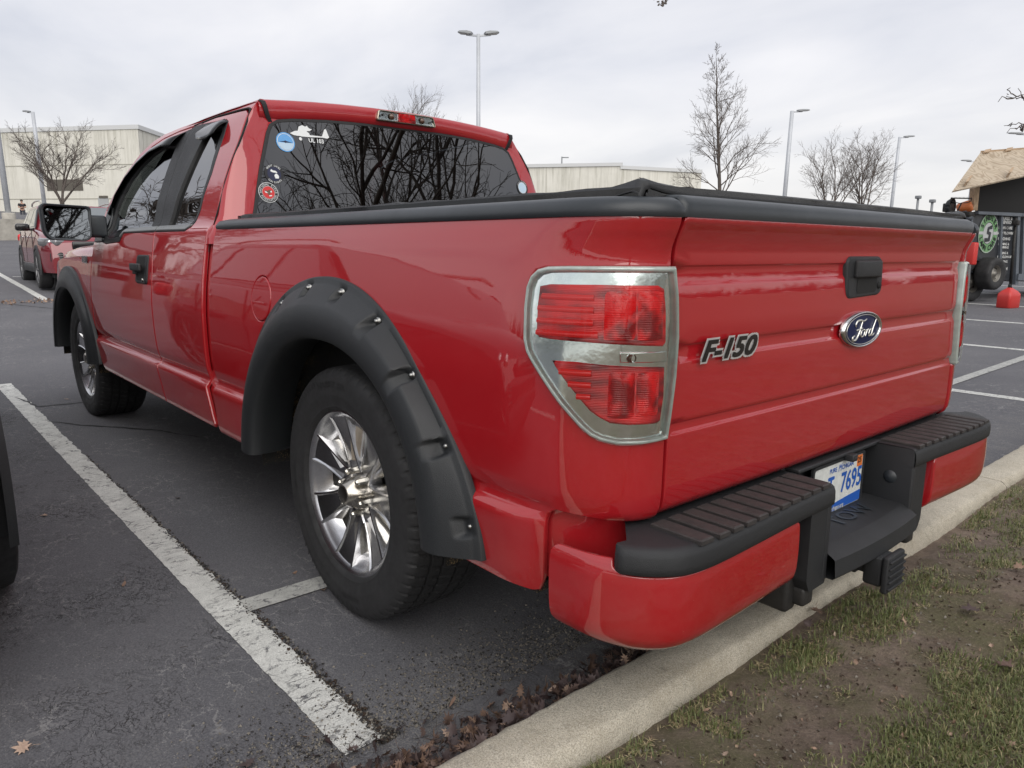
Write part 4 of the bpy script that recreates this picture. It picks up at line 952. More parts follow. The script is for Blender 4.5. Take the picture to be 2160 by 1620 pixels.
# ---- rear bumper
BP = [(-.955, .990), (-1.05, .986), (-1.105, .972), (-1.155, .946), (-1.19, .912), (-1.213, .870), (-1.222, .81), (-1.222, .72), (-1.216, .57), (-1.209, .41), (-1.205, .25)]
_bs = [0]
_bp = []
for i in range(len(BP)-1):
    p0, p1, p2, p3 = BP[max(0, i-1)], BP[i], BP[i+1], BP[min(len(BP)-1, i+2)]
    for k in range(8):
        tt = k/8; _bp.append(tuple(.5*((2*p1[a])+(-p0[a]+p2[a])*tt+(2*p0[a]-5*p1[a]+4*p2[a]-p3[a])*tt*tt+(-p0[a]+3*p1[a]-3*p2[a]+p3[a])*tt**3) for a in (0, 1)))
_bp.append(BP[-1])
for a, b_ in zip(_bp, _bp[1:]): _bs.append(_bs[-1]+math.hypot(b_[0]-a[0], b_[1]-a[1]))
def bplan(u):
    i = max(0, min(len(_bs)-2, bisect.bisect_right(_bs, u)-1)); t_ = (u-_bs[i])/(_bs[i+1]-_bs[i]); a, b_ = _bp[i], _bp[i+1]
    def tg(j):
        p = _bp[max(0, j-2)]; q_ = _bp[min(len(_bp)-1, j+2)]; l = math.hypot(q_[0]-p[0], q_[1]-p[1]); return ((q_[0]-p[0])/l, (q_[1]-p[1])/l)
    ta, tb = tg(i), tg(i+1); tx = ta[0]*(1-t_)+tb[0]*t_; ty_ = ta[1]*(1-t_)+tb[1]*t_; l = math.hypot(tx, ty_)
    return a[0]+(b_[0]-a[0])*t_, a[1]+(b_[1]-a[1])*t_, ty_/l, -tx/l
def ub(y):   # arc position of the rear face at lateral y
    for i in range(len(_bp)-1, 0, -1):
        if _bp[i][1] >= y: return _bs[i]
    return 0
BPR = pchip([(.34, .10), (.36, .055), (.375, .03), (.39, .012), (.405, .003), (.43, -.002), (.48, -.004), (.53, -.003), (.555, .002), (.568, .010), (.575, .022)])
def bump(u, z):
    x, y, nx, ny = bplan(u); d = -BPR(z); return (x+nx*d, y+ny*d, z)
uc = ub(.966); ue = ub(.402)
red_cap = rnd([(0.0, .568), (0.0, .385), (.05, .365), (ub(.7), .362), (ue-.05, .372), (ue, .36), (ue+.0, .40), (ue-.002, .551), (uc+.16, .548), (uc+.02, .547), (uc-.004, .556), (uc-.008, .574)], [.03, .035, .02, .0, .02, .02, .02, .02, 0, .012, .004, .006], 5)
BROWS = [.345, .352, .36, .367, .375, .382, .39, .398, .41, .545, .552, .558, .563, .568, .572]
btop = []
for mir in (False, True):
    sg = -1 if mir else 1
    cap_ = panel('bumper_cap', T, M['red'], red_cap, bump, step=.022, rows=BROWS, edge=.005, depth=.03, mirror=mir, bst=.01)
    # inner return of the painted cap
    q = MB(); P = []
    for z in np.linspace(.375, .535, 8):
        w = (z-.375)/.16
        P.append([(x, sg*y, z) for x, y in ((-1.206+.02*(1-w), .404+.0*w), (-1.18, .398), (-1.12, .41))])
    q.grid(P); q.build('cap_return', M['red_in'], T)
    # black step: face, top, and inner deck
    q = MB(); P = []
    for u in [uc-.002, uc, uc+.004, uc+.012]+list(np.linspace(uc+.02, _bs[-1], 60)):
        x, y, nx, ny = bplan(u); e_ = max(0, .012-(u-uc))*.8
        sec = [(-.03, .547), (.004-e_, .547), (.008-e_, .551), (.009-e_, .565), (.008-e_, .585), (.004-e_, .596), (-.006, .602), (-.018, .603)]
        row = [(x+nx*o, sg*(y+ny*o), z) for o, z in sec]
        # run the deck forward under the tailgate
        xi = -1.03 if y < .86 else -1.03-(y-.86)*.8
        lastx, lasty = row[-1][0], row[-1][1]
        row += [(lastx+(max(xi, lastx)-lastx)*w, lasty*(1-.02*w), .603-.0*w) for w in (.3, .6, 1)] if xi > lastx else [(lastx, lasty, .603)]*3
        P.append(row)
    q.grid(P)
    st_ = q.build('bumper_step', M['black_tex'], T, auto=50)
    # rubber tread blocks with dark grooves between
    q = MB(); yy = .835; k = 0
    while yy > .29:
        w_ = .047 if k else .055; x_o = bplan(ub(yy))[0]; x_i = -1.098
        # slightly slanted blocks
        pts = [(x_o-.005, yy), (x_o-.005, yy-w_*.78), (x_i, yy-w_*.78), (x_i, yy)]
        zt = .6085
        vs_ = [(x, sg*y, z) for z in (.600, zt) for x, y in pts]; vs_ += [(x+(.004 if i in (0, 1) else -.003), sg*(y+(-.003 if i in (0, 3) else .003)), zt+.0025) for i, (x, y) in enumerate(pts)]
        F_ = [(4, 5, 9, 8), (5, 6, 10, 9), (6, 7, 11, 10), (7, 4, 8, 11), (8, 9, 10, 11), (0, 1, 5, 4), (1, 2, 6, 5), (2, 3, 7, 6), (3, 0, 4, 7)]
        q.add(vs_, F_); yy -= w_+.0045; k += 1
    q.build('step_tread', M['tread_brown'] if 'tread_brown' in M else M.setdefault('tread_brown', simple('worn_step_rubber', (.034, .030, .029), .62, bump=.8, bscale=500, vary=.3, vscale=30)), st_)
    # upright leg and recess wall
    q = MB(); lg = rnd([(.255, .34), (.335, .338), (.352, .37), (.354, .545), (.255, .56)], .008, 3)
    q.prism([(y*sg, z) for y, z in lg], -1.208, -1.14, lambda y, z, h: (h, y, z))
    q.bbox((-1.135, sg*.262, .475), (.15, .022, .255), .006)
    q.build('bumper_leg', M['black_tex'], T)
    q = MB(); q.bbox((-1.12, sg*.345, .335), (.10, .05, .12), .012); q.bbox((-1.165, sg*.315, .318), (.07, .05, .05), .01); q.bbox((-1.06, sg*.36, .36), (.10, .04, .10), .01, Matrix.Rotation(.4, 3, 'Y')); q.build('bumper_bracket', M['steel_dark'], T)
    q = MB(); q.lathe([(0, .030), (.010, .0285), (.020, .022), (.026, .012), (.029, .002), (.036, .0), (.036, -.004)], 24, 'Y', (-1.145, 0, .505)); q.v = [(x, (-.273+y) if mir else (.273-y), z) for x, y, z in q.v]; q.build('rubber_plug', M['cap'], T)
# central recess: tray with rolled lip, back wall, lettering
q = MB(); P = []
for y in np.linspace(-.255, .255, 22):
    c_ = .012*(1-(y/.255)**2); P.append([(-1.045, y, .436), (-1.10, y, .434), (-1.185-c_, y, .431), (-1.190-c_, y, .430), (-1.222-c_, y, .412), (-1.230-c_, y, .406), (-1.234-c_, y, .362), (-1.228-c_, y, .354), (-1.08, y, .352)])
q.grid(P); q.build('tow_tray', M['black_tex'], T, auto=25)
q = MB(); put_text(q, 'TOW', .075, lambda x, y, z: (-1.135+y, -.03-x, .4355+z), 0, .001, 1.2); q.build('tray_lettering', M['cap'], T)
q = MB(); q.bbox((-1.05, 0, .50), (.02, .54, .21), .005); q.bbox((-1.064, -.03, .592), (.035, .36, .022), .006); q.bbox((-1.075, -.03, .60), (.05, .50, .012), .004); q.build('plate_bracket', M['black_tex'], T)
# licence plate
PLC = (-1.088, -.030, .508)
def plx(x, y, h=0): return (PLC[0]-h-.0*y, PLC[1]-x, PLC[2]+y)
M['pl_white'] = simple('plate_white', (.62, .64, .62), .35, vary=.12, vscale=40); M['pl_blue'] = simple('plate_blue', (.02, .10, .42), .4); M['pl_orange'] = simple('plate_sticker', (.62, .16, .03), .5)
q = MB(); o_ = rnd([(-.152, -.076), (.152, -.076), (.152, .076), (-.152, .076)], .012, 4)
q.prism(o_, 0, .003, lambda x, y, h: plx(x, y, h), 0)
q.prism([(-.149, -.072), (.149, -.072), (.149, -.040), (.06, -.044), (-.06, -.052), (-.149, -.053)], .003, .0034, lambda x, y, h: plx(x, y, h), 1)
put_text(q, '7695', .084, lambda x, y, z: plx(x+.083, y+.002, .0040+z), 1, .0016, .80)
put_text(q, 'T', .084, lambda x, y, z: plx(x-.045, y+.002, .0040+z), 1, .0016, .72)
put_text(q, 'CHIGAN', .019, lambda x, y, z: plx(x+.052, y+.052, .0038+z), 1, .0004)
put_text(q, 'M', .030, lambda x, y, z: plx(x+.003, y+.053, .0038+z), 1, .0003, .8, .3)
put_text(q, 'PURE', .019, lambda x, y, z: plx(x-.036, y+.052, .0038+z), 1, .0004)
put_text(q, 'michigan.org', .017, lambda x, y, z: plx(x, y-.064, .0042+z), 0, .0003)
q.prism([(.112, .036), (.146, .036), (.146, .070), (.112, .070)], .003, .0036, lambda x, y, h: plx(x, y, h), 2)
put_text(q, '25', .024, lambda x, y, z: plx(x+.126, y+.055, .0042+z), 3, .0006)
for sx_ in (-.09, .09):
    for sz_ in (.064, -.062): q.lathe([(0, .006), (.004, .0055), (.0055, .003)], 10, 'X', plx(sx_, sz_, 0)); 
pl_ = q.mesh('licence_plate', [M['pl_white'], M['pl_blue'], M['pl_orange'], M['black']]); plo = mkobj('licence_plate', pl_, T)
q = MB(); ro_ = rnd([(-.158, -.082), (.158, -.082), (.158, .082), (-.158, .082)], .014, 4); ri_ = rnd([(-.149, -.073), (.149, -.073), (.149, .073), (-.149, .073)], .010, 4)
q.grid([[plx(*a, h) for a, h in ((ro_[i % len(ro_)], -.002), (ro_[i % len(ro_)], .006), (ri_[i % len(ri_)], .006), (ri_[i % len(ri_)], .003))] for i in range(len(ro_)+1)]); q.build('plate_frame', M['black_tex'], plo, auto=40)
q = MB(); q.bbox((-1.105, -.060, .592), (.035, .030, .022), .005); q.bbox((-1.118, -.060, .590), (.012, .014, .012), .003); q.build('backup_camera', M['black_tex'], plo)
# tow hitch step
q = MB(); q.bbox((-1.08, 0, .325), (.22, .065, .065), .006); q.bbox((-1.05, 0, .33), (.10, .9, .07), .01); q.bbox((-1.20, 0, .325), (.12, .05, .05), .004); q.bbox((-1.235, -.0, .318), (.05, .075, .085), .008)
hit_ = q.build('hitch_receiver', M['black_tex'], T)
q = MB(); q.bbox((-1.272, -.005, .318), (.018, .105, .105), .006)
for i in range(5): q.bbox((-1.283, -.005, .280+.019*i), (.008, .098, .006), .002)
q.build('hitch_step', M['black_tex'], T)
q = MB(); q.tube([(-1.14+.028*math.cos(w), .040, .318+.022*math.sin(w)) for w in np.linspace(0, 2*PI, 20)], .0028, 6); q.tube([(-1.14, .08, .33), (-1.14, -.08, .33)], .006, 8); q.tube([(-1.10+.03*math.cos(w), .06, .288+.016*math.sin(w)) for w in np.linspace(0, 2*PI, 20)], .006, 6); q.build('hitch_pin', M['steel_dark'], T)
# ------------------------------------------------------------------ ground
def gz(x, y): return .032*max(0, x-5)+.018*max(0, -y-3)
def gh(x, y):   # smoothed so the paving has no visible fold
    def sp(v, k=1.2): return k*math.log1p(math.exp(v/k)) if v/k < 30 else v
    return .032*sp(x-5)-.032*sp(-5-x*0)*0+.018*sp(-y-3)-.0004
def gnd(px, py):
    v = ray(px, py); lo, hi = 1, 400
    for _ in range(50):
        mm_ = (lo+hi)/2; p = CAMP+mm_*v
        if p.z > gh(p.x, p.y): lo = mm_
        else: hi = mm_
    p = CAMP+lo*v; return Vector((p.x, p.y, gh(p.x, p.y)))
def gcoord(t): g = nn(t, 'ShaderNodeNewGeometry'); return g.outputs['Position']
# asphalt
def asphalt_nodes(t, b):
    P = gcoord(t)
    def noise(sc, det=4, ro=.6, vec=None, dist=0):
        n = nn(t, 'ShaderNodeTexNoise', i_Scale=sc, i_Detail=det, i_Roughness=ro, i_Distortion=dist); t.links.new(vec or P, n.inputs['Vector']); return n.outputs['Fac']
    def mr(x, a, c, d, e): n = nn(t, 'ShaderNodeMapRange', i_From_Min=a, i_From_Max=c, i_To_Min=d, i_To_Max=e); t.links.new(x, n.inputs['Value']); return n.outputs[0]
    def mix(f, a, c):
        n = nn(t, 'ShaderNodeMix', data_type='RGBA')
        for i, q in ((0, f), (6, a), (7, c)):
            if isinstance(q, (tuple, float)): n.inputs[i].default_value = q
            else: t.links.new(q, n.inputs[i])
        return n.outputs[2]
    def mul(a, c):
        n = nn(t, 'ShaderNodeMath', operation='MULTIPLY')
        for i, q in ((0, a), (1, c)):
            if isinstance(q, float): n.inputs[i].default_value = q
            else: t.links.new(q, n.inputs[i])
        return n.outputs[0]
    def mx_(a, c): n = nn(t, 'ShaderNodeMath', operation='MAXIMUM'); t.links.new(a, n.inputs[0]); t.links.new(c, n.inputs[1]); return n.outputs[0]
    big = noise(.55, 5, .6); mid = noise(5, 6, .7); fine = noise(160, 3, .7)
    c = mix(mr(big, .35, .65, 0, 1), (.064, .063, .073, 1), (.104, .101, .110, 1))
    c = mix(mul(mr(mid, .40, .70, 0, 1), .6), c, (.074, .074, .083, 1))
    c = mix(mul(mr(fine, .35, .75, 0, 1), .45), c, (.25, .25, .255, 1))
    # exposed pale stones
    v = nn(t, 'ShaderNodeTexVoronoi', i_Scale=150.0); t.links.new(P, v.inputs['Vector'])
    st = mr(v.outputs['Distance'], .12, .24, 1, 0); vv = nn(t, 'ShaderNodeSeparateColor'); t.links.new(v.outputs['Color'], vv.inputs[0])
    st = mul(st, mr(vv.outputs[0], .80, .86, 0, 1)); st = mul(st, mr(noise(1.7, 3), .42, .62, .15, 1.0))
    c = mix(mul(st, .9), c, (.46, .44, .40, 1))
    # worn strip beside the kerb shows its aggregate
    s = nn(t, 'ShaderNodeSeparateXYZ'); t.links.new(P, s.inputs[0])
    wear = mul(mr(s.outputs['X'], -.72, -.10, 1, 0), mr(noise(3, 4), .40, .58, 0, 1)); sp = mr(noise(230, 2), .50, .60, 0, 1)
    c = mix(mul(mul(wear, sp), .7), c, (.23, .22, .20, 1))
    # hairline cracks: pale where grit fills them, and dark fresh ones
    dn = nn(t, 'ShaderNodeTexNoise', i_Scale=6.0, i_Detail=5, i_Roughness=.7); t.links.new(P, dn.inputs['Vector'])
    w = nn(t, 'ShaderNodeVectorMath', operation='MULTIPLY_ADD'); w.inputs[1].default_value = (.22, .22, 0); t.links.new(dn.outputs['Color'], w.inputs[0]); t.links.new(P, w.inputs[2])
    ms = nn(t, 'ShaderNodeMapping'); ms.inputs['Scale'].default_value = (1, 1.8, 1); t.links.new(w.outputs[0], ms.inputs[0])
    v1 = nn(t, 'ShaderNodeTexVoronoi', feature='DISTANCE_TO_EDGE', i_Scale=9.0); t.links.new(ms.outputs[0], v1.inputs['Vector'])
    cr1 = mul(mr(v1.outputs['Distance'], .006, .022, 1, 0), mr(noise(1.3, 5, .7), .44, .60, 0, 1))
    c = mix(mul(cr1, .6), c, (.36, .35, .34, 1))
    ms2 = nn(t, 'ShaderNodeMapping'); ms2.inputs['Scale'].default_value = (1, 2.6, 1); ms2.inputs['Location'].default_value = (3, 7, 0); t.links.new(w.outputs[0], ms2.inputs[0])
    v2 = nn(t, 'ShaderNodeTexVoronoi', feature='DISTANCE_TO_EDGE', i_Scale=20.0); t.links.new(ms2.outputs[0], v2.inputs['Vector'])
    reg = mx_(mul(mr(s.outputs['Y'], 1.15, 1.35, 0, 1), mr(noise(2.2, 5, .7), .44, .60, 0, 1)), mr(noise(1.1, 5, .7, dist=.3), .60, .68, 0, .9))
    cr2 = mul(mr(v2.outputs['Distance'], .01, .05, 1, 0), reg)
    c = mix(mul(cr2, .85), c, (.012, .012, .013, 1))
    c = mix(mul(mr(noise(.9, 6, .75, dist=.6), .62, .72, 0, 1), .22), c, (.17, .15, .13, 1))
    # bump
    h1 = mr(fine, 0, 1, 0, 1); sub = nn(t, 'ShaderNodeMath', operation='SUBTRACT'); t.links.new(h1, sub.inputs[0]); t.links.new(cr2, sub.inputs[1])
    ad_ = nn(t, 'ShaderNodeMath', operation='ADD'); t.links.new(sub.outputs[0], ad_.inputs[0]); t.links.new(mr(noise(55, 3, .7), 0, 1, 0, 1.6), ad_.inputs[1])
    return c, ad_.outputs[0], noise, mr, mix, mul, mx_, s, P
m, t, b = nodemat('asphalt'); c, h, noise, mr, mix, mul, mx_, s, P = asphalt_nodes(t, b)
t.links.new(c, b.inputs['Base Color']); b.inputs['Roughness'].default_value = .82; b.inputs['Specular IOR Level'].default_value = .45
bp = nn(t, 'ShaderNodeBump', i_Strength=.9, i_Distance=.0022); t.links.new(h, bp.inputs['Height']); t.links.new(bp.outputs[0], b.inputs['Normal']); M['asphalt'] = m
def line_mat(name, col, chip):
    m, t, b = nodemat(name); c, h, noise, mr, mix, mul, mx_, s, P = asphalt_nodes(t, b)
    dn = nn(t, 'ShaderNodeTexNoise', i_Scale=16.0, i_Detail=6, i_Roughness=.7); t.links.new(P, dn.inputs['Vector'])
    w = nn(t, 'ShaderNodeVectorMath', operation='MULTIPLY_ADD'); w.inputs[1].default_value = (.10, .06, 0); t.links.new(dn.outputs['Color'], w.inputs[0]); t.links.new(P, w.inputs[2])
    ms = nn(t, 'ShaderNodeMapping'); ms.inputs['Scale'].default_value = (2.6, .8, 1); t.links.new(w.outputs[0], ms.inputs[0])
    v1 = nn(t, 'ShaderNodeTexVoronoi', feature='DISTANCE_TO_EDGE', i_Scale=13.0); t.links.new(ms.outputs[0], v1.inputs['Vector'])
    k = mul(mr(v1.outputs['Distance'], .012, .05, 1, 0), mr(noise(9, 5, .7), .42, .58, 0, 1))
    k2 = mr(noise(38, 5, .75), chip, chip+.05, 0, 1)
    edge = mr(noise(24, 6, .8), .30, .36, 1, 0)
    mask = mx_(mx_(k, k2), edge)
    wc = mix(mr(noise(12, 6, .7), .35, .7, 0, 1), (*col, 1), tuple(q*.72 for q in col)+(1,))
    wc = mix(mul(mr(noise(220, 2), .45, .62, 0, 1), .35), wc, (.22, .22, .21, 1))
    cc = mix(mask, wc, c); t.links.new(cc, b.inputs['Base Color']); b.inputs['Roughness'].default_value = .7
    hh = nn(t, 'ShaderNodeMath', operation='MULTIPLY_ADD'); t.links.new(mask, hh.inputs[0]); hh.inputs[1].default_value = -1.5; t.links.new(h, hh.inputs[2])
    bp = nn(t, 'ShaderNodeBump', i_Strength=.6, i_Distance=.002); t.links.new(hh.outputs[0], bp.inputs['Height']); t.links.new(bp.outputs[0], b.inputs['Normal']); return m
M['line'] = line_mat('parking_line_paint', (.72, .72, .68), .66); M['line_worn'] = line_mat('worn_line_paint', (.50, .50, .47), .60)
def axis_vals(lo, hi, fine_lo, fine_hi, fs, grow=1.35):
    v = list(np.arange(fine_lo, fine_hi+1e-6, fs)); st = fs; a = fine_hi
    while a < hi: st *= grow; a = min(hi, a+st); v.append(a)
    st = fs; a = fine_lo
    while a > lo: st *= grow; a = max(lo, a-st); v.insert(0, a)
    return v
gx = [-.905]+axis_vals(-.6, 420, -.6, 14, .5); gy = axis_vals(-420, 300, -16, 5, .5)
q = MB(); q.grid([[(x, y, gh(x, y)) for y in gy] for x in gx]); o = q.build('parking_lot_asphalt', M['asphalt']); struct(o)
def strip(name, pts, w, mat, h=.0028, ragged=.006, seed=1):
    """painted line following the ground between two points"""
    R_ = random.Random(seed); a, b_ = Vector(pts[0]), Vector(pts[1]); L = (b_-a).length; d = (b_-a).normalized(); n = Vector((-d.y, d.x))
    N = max(2, int(L/.02)) if L < 9 else max(2, int(L/.15)); A = []; ja = jb = 0
    for i in range(N+1):
        p = a+d*L*i/N; ja = ja*.3+R_.uniform(-ragged, ragged)*.30; jb = jb*.45+R_.uniform(-ragged, ragged)*.75
        l, r = p+n*(w/2+ja), p-n*(w/2+jb); A.append([(l.x, l.y, gh(l.x, l.y)+h), (r.x, r.y, gh(r.x, r.y)+h)])
    q = MB(); q.grid(A); return struct(q.build(name, mat))
strip('parking_line', ((-.60, 1.245), (5.25, 1.280)), .106, M['line'], ragged=.007)
for k, yy in enumerate((-1.745, -4.72, -7.75, -10.75, -13.8, -16.9, -20)): strip('parking_line', ((-.63, yy), (5.25, yy)), .12, M['line'], seed=5+k)
strip('parking_line', ((-.63, 4.32), (5.25, 4.32)), .13, M['line'], seed=4)
strip('cross_line', ((.265, 1.20), (.265, -60)), .095, M['line_worn'], .0052, ragged=.003, seed=9)
pa, pb = gnd(0, 579), gnd(97, 633); dd = (pb-pa); strip('parking_line', ((pa-dd*1.0).xy, pb.xy), .12, M['line'], seed=11)
strip('parking_line', ((18.3, -.45), (18.3, -9)), .10, M['line'], seed=12)
for k in range(1, 4): strip('parking_line', ((12.55, -.19-3.0*k), (19.5, -.40-3.0*k)), .11, M['line'], seed=20+k)
# sealed cracks in the paving
def crack(name, pix, w, seed=1, mat=None):
    R_ = random.Random(seed); P = [gnd(*p) for p in pix]; pts = []
    for a, b_ in zip(P, P[1:]):
        n = max(3, int((b_-a).length/.03))
        for i in range(n): pts.append(a+(b_-a)*i/n)
    pts.append(P[-1]); q = MB(); rows_ = []; j = 0
    for i, p in enumerate(pts):
        d = (pts[min(i+1, len(pts)-1)]-pts[max(0, i-1)]); n = Vector((-d.y, d.x, 0)).normalized(); j = j*.8+R_.uniform(-.006, .006); ww = w*(.5+R_.random())*(1-abs(2*i/len(pts)-1)**4)
        rows_.append([tuple(p+n*(j+ww/2)+Vector((0, 0, .003))), tuple(p+n*(j-ww/2)+Vector((0, 0, .003)))])
    q.grid(rows_); return struct(q.build(name, mat or M['crack']))
M['crack'] = simple('tar_crack', (.012, .012, .013), .7)
crack('paving_crack', [(30, 838), (80, 858), (150, 852), (215, 846), (290, 838)], .022, 2); crack('paving_crack', [(85, 886), (170, 898), (260, 903), (335, 910), (430, 925)], .016, 3)
crack('paving_crack', [(0, 538), (60, 536), (130, 543)], .05, 4); crack('paving_crack', [(0, 640), (125, 652)], .03, 5)
# crumbs broken off along the right edge of the near line
def scatter_bits(name, N, pos, sz, mats, seed, label, kind='stuff'):
    R_ = random.Random(seed); q = MB()
    for i in range(N):
        p = pos(R_); s_ = sz*(.4+R_.random()); mi = R_.randrange(len(mats)); v = []
        for k in range(6):
            d = Vector((R_.gauss(0, 1), R_.gauss(0, 1), R_.gauss(0, .6))).normalized()*s_; v.append(Vector(p)+d+Vector((0, 0, s_*.3)))
        q.add(v, [(0, 1, 2), (0, 2, 3), (0, 3, 4), (1, 2, 5), (2, 3, 5), (3, 4, 5), (0, 1, 4)], False, mi)
    o = q.build(name, mats); struct(o, kind); o['label'] = label; o['category'] = 'debris'; return o
M['crumb'] = simple('asphalt_crumb', (.035, .032, .030), .9); M['crumb2'] = simple('pale_grit', (.20, .18, .15), .9); M['clod'] = simple('soil_clod', (.11, .08, .06), .95); M['humus'] = simple('leaf_mould', (.045, .028, .018), .95)
scatter_bits('line_edge_crumbs', 2600, lambda R_: (lambda x: (x, 1.189+.006*(x+.6)+R_.gauss(0, .011)*(1 if x < .6 else .6), R_.uniform(0, .004)))(-.62+(R_.random()**1.6)*3.2), .0042, [M['crumb'], M['crumb'], M['humus'], M['crumb2']], 4, 'dark asphalt crumbs along the broken edge of the painted line')
scatter_bits('kerb_grit', 5000, lambda R_: (lambda y: (-.62+abs(R_.gauss(0, .13)), y, .002))(R_.uniform(.2, 1.6)), .0032, [M['crumb2'], M['crumb'], M['crumb2']], 7, 'pale grit on the worn asphalt beside the kerb')
# kerb
m, t, b = nodemat('kerb_concrete'); P = gcoord(t)
def noise_(t, P, sc, det=5, ro=.65, dist=0): n = nn(t, 'ShaderNodeTexNoise', i_Scale=sc, i_Detail=det, i_Roughness=ro, i_Distortion=dist); t.links.new(P, n.inputs['Vector']); return n.outputs['Fac']
def ramp_(t, x, stops):
    n = nn(t, 'ShaderNodeValToRGB'); e = n.color_ramp.elements
    e[0].position, e[0].color = stops[0][0], (*stops[0][1], 1); e[1].position, e[1].color = stops[-1][0], (*stops[-1][1], 1)
    for p_, c_ in stops[1:-1]: k = e.new(p_); k.color = (*c_, 1)
    t.links.new(x, n.inputs[0]); return n.outputs[0]
def mixc(t, f, a, c, mode='MIX'):
    n = nn(t, 'ShaderNodeMix', data_type='RGBA', blend_type=mode)
    for i, q in ((0, f), (6, a), (7, c)):
        if isinstance(q, (tuple, float)): n.inputs[i].default_value = q
        else: t.links.new(q, n.inputs[i])
    return n.outputs[2]
def mathn(t, op, a, c=0.0, d=None):
    n = nn(t, 'ShaderNodeMath', operation=op)
    for i, q in ((0, a), (1, c))+(((2, d),) if d is not None else ()):
        if isinstance(q, (float, int)): n.inputs[i].default_value = q
        else: t.links.new(q, n.inputs[i])
    return n.outputs[0]
def mapr(t, x, a, c, d, e): n = nn(t, 'ShaderNodeMapRange', i_From_Min=a, i_From_Max=c, i_To_Min=d, i_To_Max=e); t.links.new(x, n.inputs['Value']); return n.outputs[0]
c = ramp_(t, noise_(t, P, 4.5, 7, .75), [(.32, (.42, .37, .28)), (.52, (.55, .50, .405)), (.70, (.65, .60, .49))])
c = mixc(t, mathn(t, 'MULTIPLY', mapr(t, noise_(t, P, 300, 3, .75), .45, .58, 0, 1), .72), c, (.25, .225, .18, 1))
c = mixc(t, mathn(t, 'MULTIPLY', mapr(t, noise_(t, P, 22, 7, .8), .54, .70, 0, 1), .55), c, (.17, .16, .13, 1))
c = mixc(t, mathn(t, 'MULTIPLY', mapr(t, noise_(t, P, 330, 2, .6), .58, .66, 0, 1), .6), c, (.75, .71, .62, 1))
t.links.new(c, b.inputs['Base Color']); b.inputs['Roughness'].default_value = .92
bp = nn(t, 'ShaderNodeBump', i_Strength=.8, i_Distance=.003); hh = mathn(t, 'ADD', noise_(t, P, 160, 4, .8), mathn(t, 'MULTIPLY', noise_(t, P, 35, 5, .8), 2.0)); t.links.new(hh, bp.inputs['Height']); t.links.new(bp.outputs[0], b.inputs['Normal']); M['kerb'] = m
R_ = random.Random(8); q = MB(); secs = [(-.902, -.05), (-.905, .06), (-.908, .105), (-.915, .122), (-.930, .130), (-.99, .131), (-1.040, .130), (-1.053, .125), (-1.060, .114), (-1.064, .098), (-1.068, .06)]
y = 14.0; segs = []
joints = [14, 11, 8, 5, 2.6, -.62+.5, -3.05, -6.1, -9.1, -12.1, -15.1, -18, -21, -24, -27, -30, -40, -60, -90, -140]
joints = [14, 11, 8, 5, 2.6, -1.85, -4.9, -7.9, -10.9, -13.9, -16.9, -20, -23, -26, -29, -40, -60, -90, -140]
for a, b_ in zip(joints, joints[1:]):
    ys_ = np.linspace(a-.005, b_+.005, max(3, int((a-b_)/(.03 if a < 3.2 and b_ > -5 else .3)))); rows_ = []
    for i, yy in enumerate(ys_):
        e_ = .009 if i in (0, len(ys_)-1) else 0; ch = 0
        rows_.append([(x+.018+(R_.gauss(0, .0016) if 0 < j else 0), yy, z-e_*(z > .1)+(R_.gauss(0, .0008) if z > .1 else 0)+gh(.5, yy)) for j, (x, z) in enumerate(secs)])
    q.grid(rows_); n_ = len(secs); q.add(rows_[0], [tuple(range(n_))]); q.add(rows_[-1], [tuple(range(n_))])
struct(q.build('kerb', M['kerb']))
crack('kerb_crack', [(1240, 1445), (1290, 1420), (1330, 1412)], .001, 6) if False else None
# verge: bare soil and thin turf
def vh(x, y): return .088+gh(.5, y)+min(1, max(.1, (-1.08-x)/.3))*.016*math.sin(x*2.3+y*1.1)+.012*math.sin(x*5.1-y*3.7)+.035*min(1, max(0, (-1.1-x)/1.5))
m, t, b = nodemat('verge_soil'); P = gcoord(t)
c = ramp_(t, noise_(t, P, 9, 8, .75), [(.30, (.095, .068, .052)), (.5, (.20, .150, .118)), (.72, (.33, .26, .20))])
c = mixc(t, mapr(t, noise_(t, P, 1.6, 6, .7), .48, .62, 0, .75), c, (.12, .12, .05, 1))
c = mixc(t, mathn(t, 'MULTIPLY', mapr(t, noise_(t, P, 140, 3, .7), .55, .68, 0, 1), .6), c, (.32, .25, .18, 1))
t.links.new(c, b.inputs['Base Color']); b.inputs['Roughness'].default_value = .95
bp = nn(t, 'ShaderNodeBump', i_Strength=1.0, i_Distance=.012); t.links.new(mathn(t, 'ADD', noise_(t, P, 60, 6, .85), noise_(t, P, 15, 4, .7)), bp.inputs['Height']); t.links.new(bp.outputs[0], b.inputs['Normal']); M['soil'] = m
vx = [-1.044, -1.070, -1.12]+list(np.arange(-1.16, -3.2, -.06))+[-3.6, -4.2, -5, -6, -8, -11, -15, -22, -40, -80, -150]; vy = [14, 8, 5, 3]+list(np.arange(2.4, -7, -.08))+[-7.5, -8.2, -9, -10, -12, -15, -20, -30, -50, -90, -150]
q = MB(); R_ = random.Random(2); q.grid([[(x, y, vh(x, y)+(R_.gauss(0, .004) if x < -1.1 else -.012)) for y in vy] for x in vx]); struct(q.build('grass_verge_soil', M['soil']))
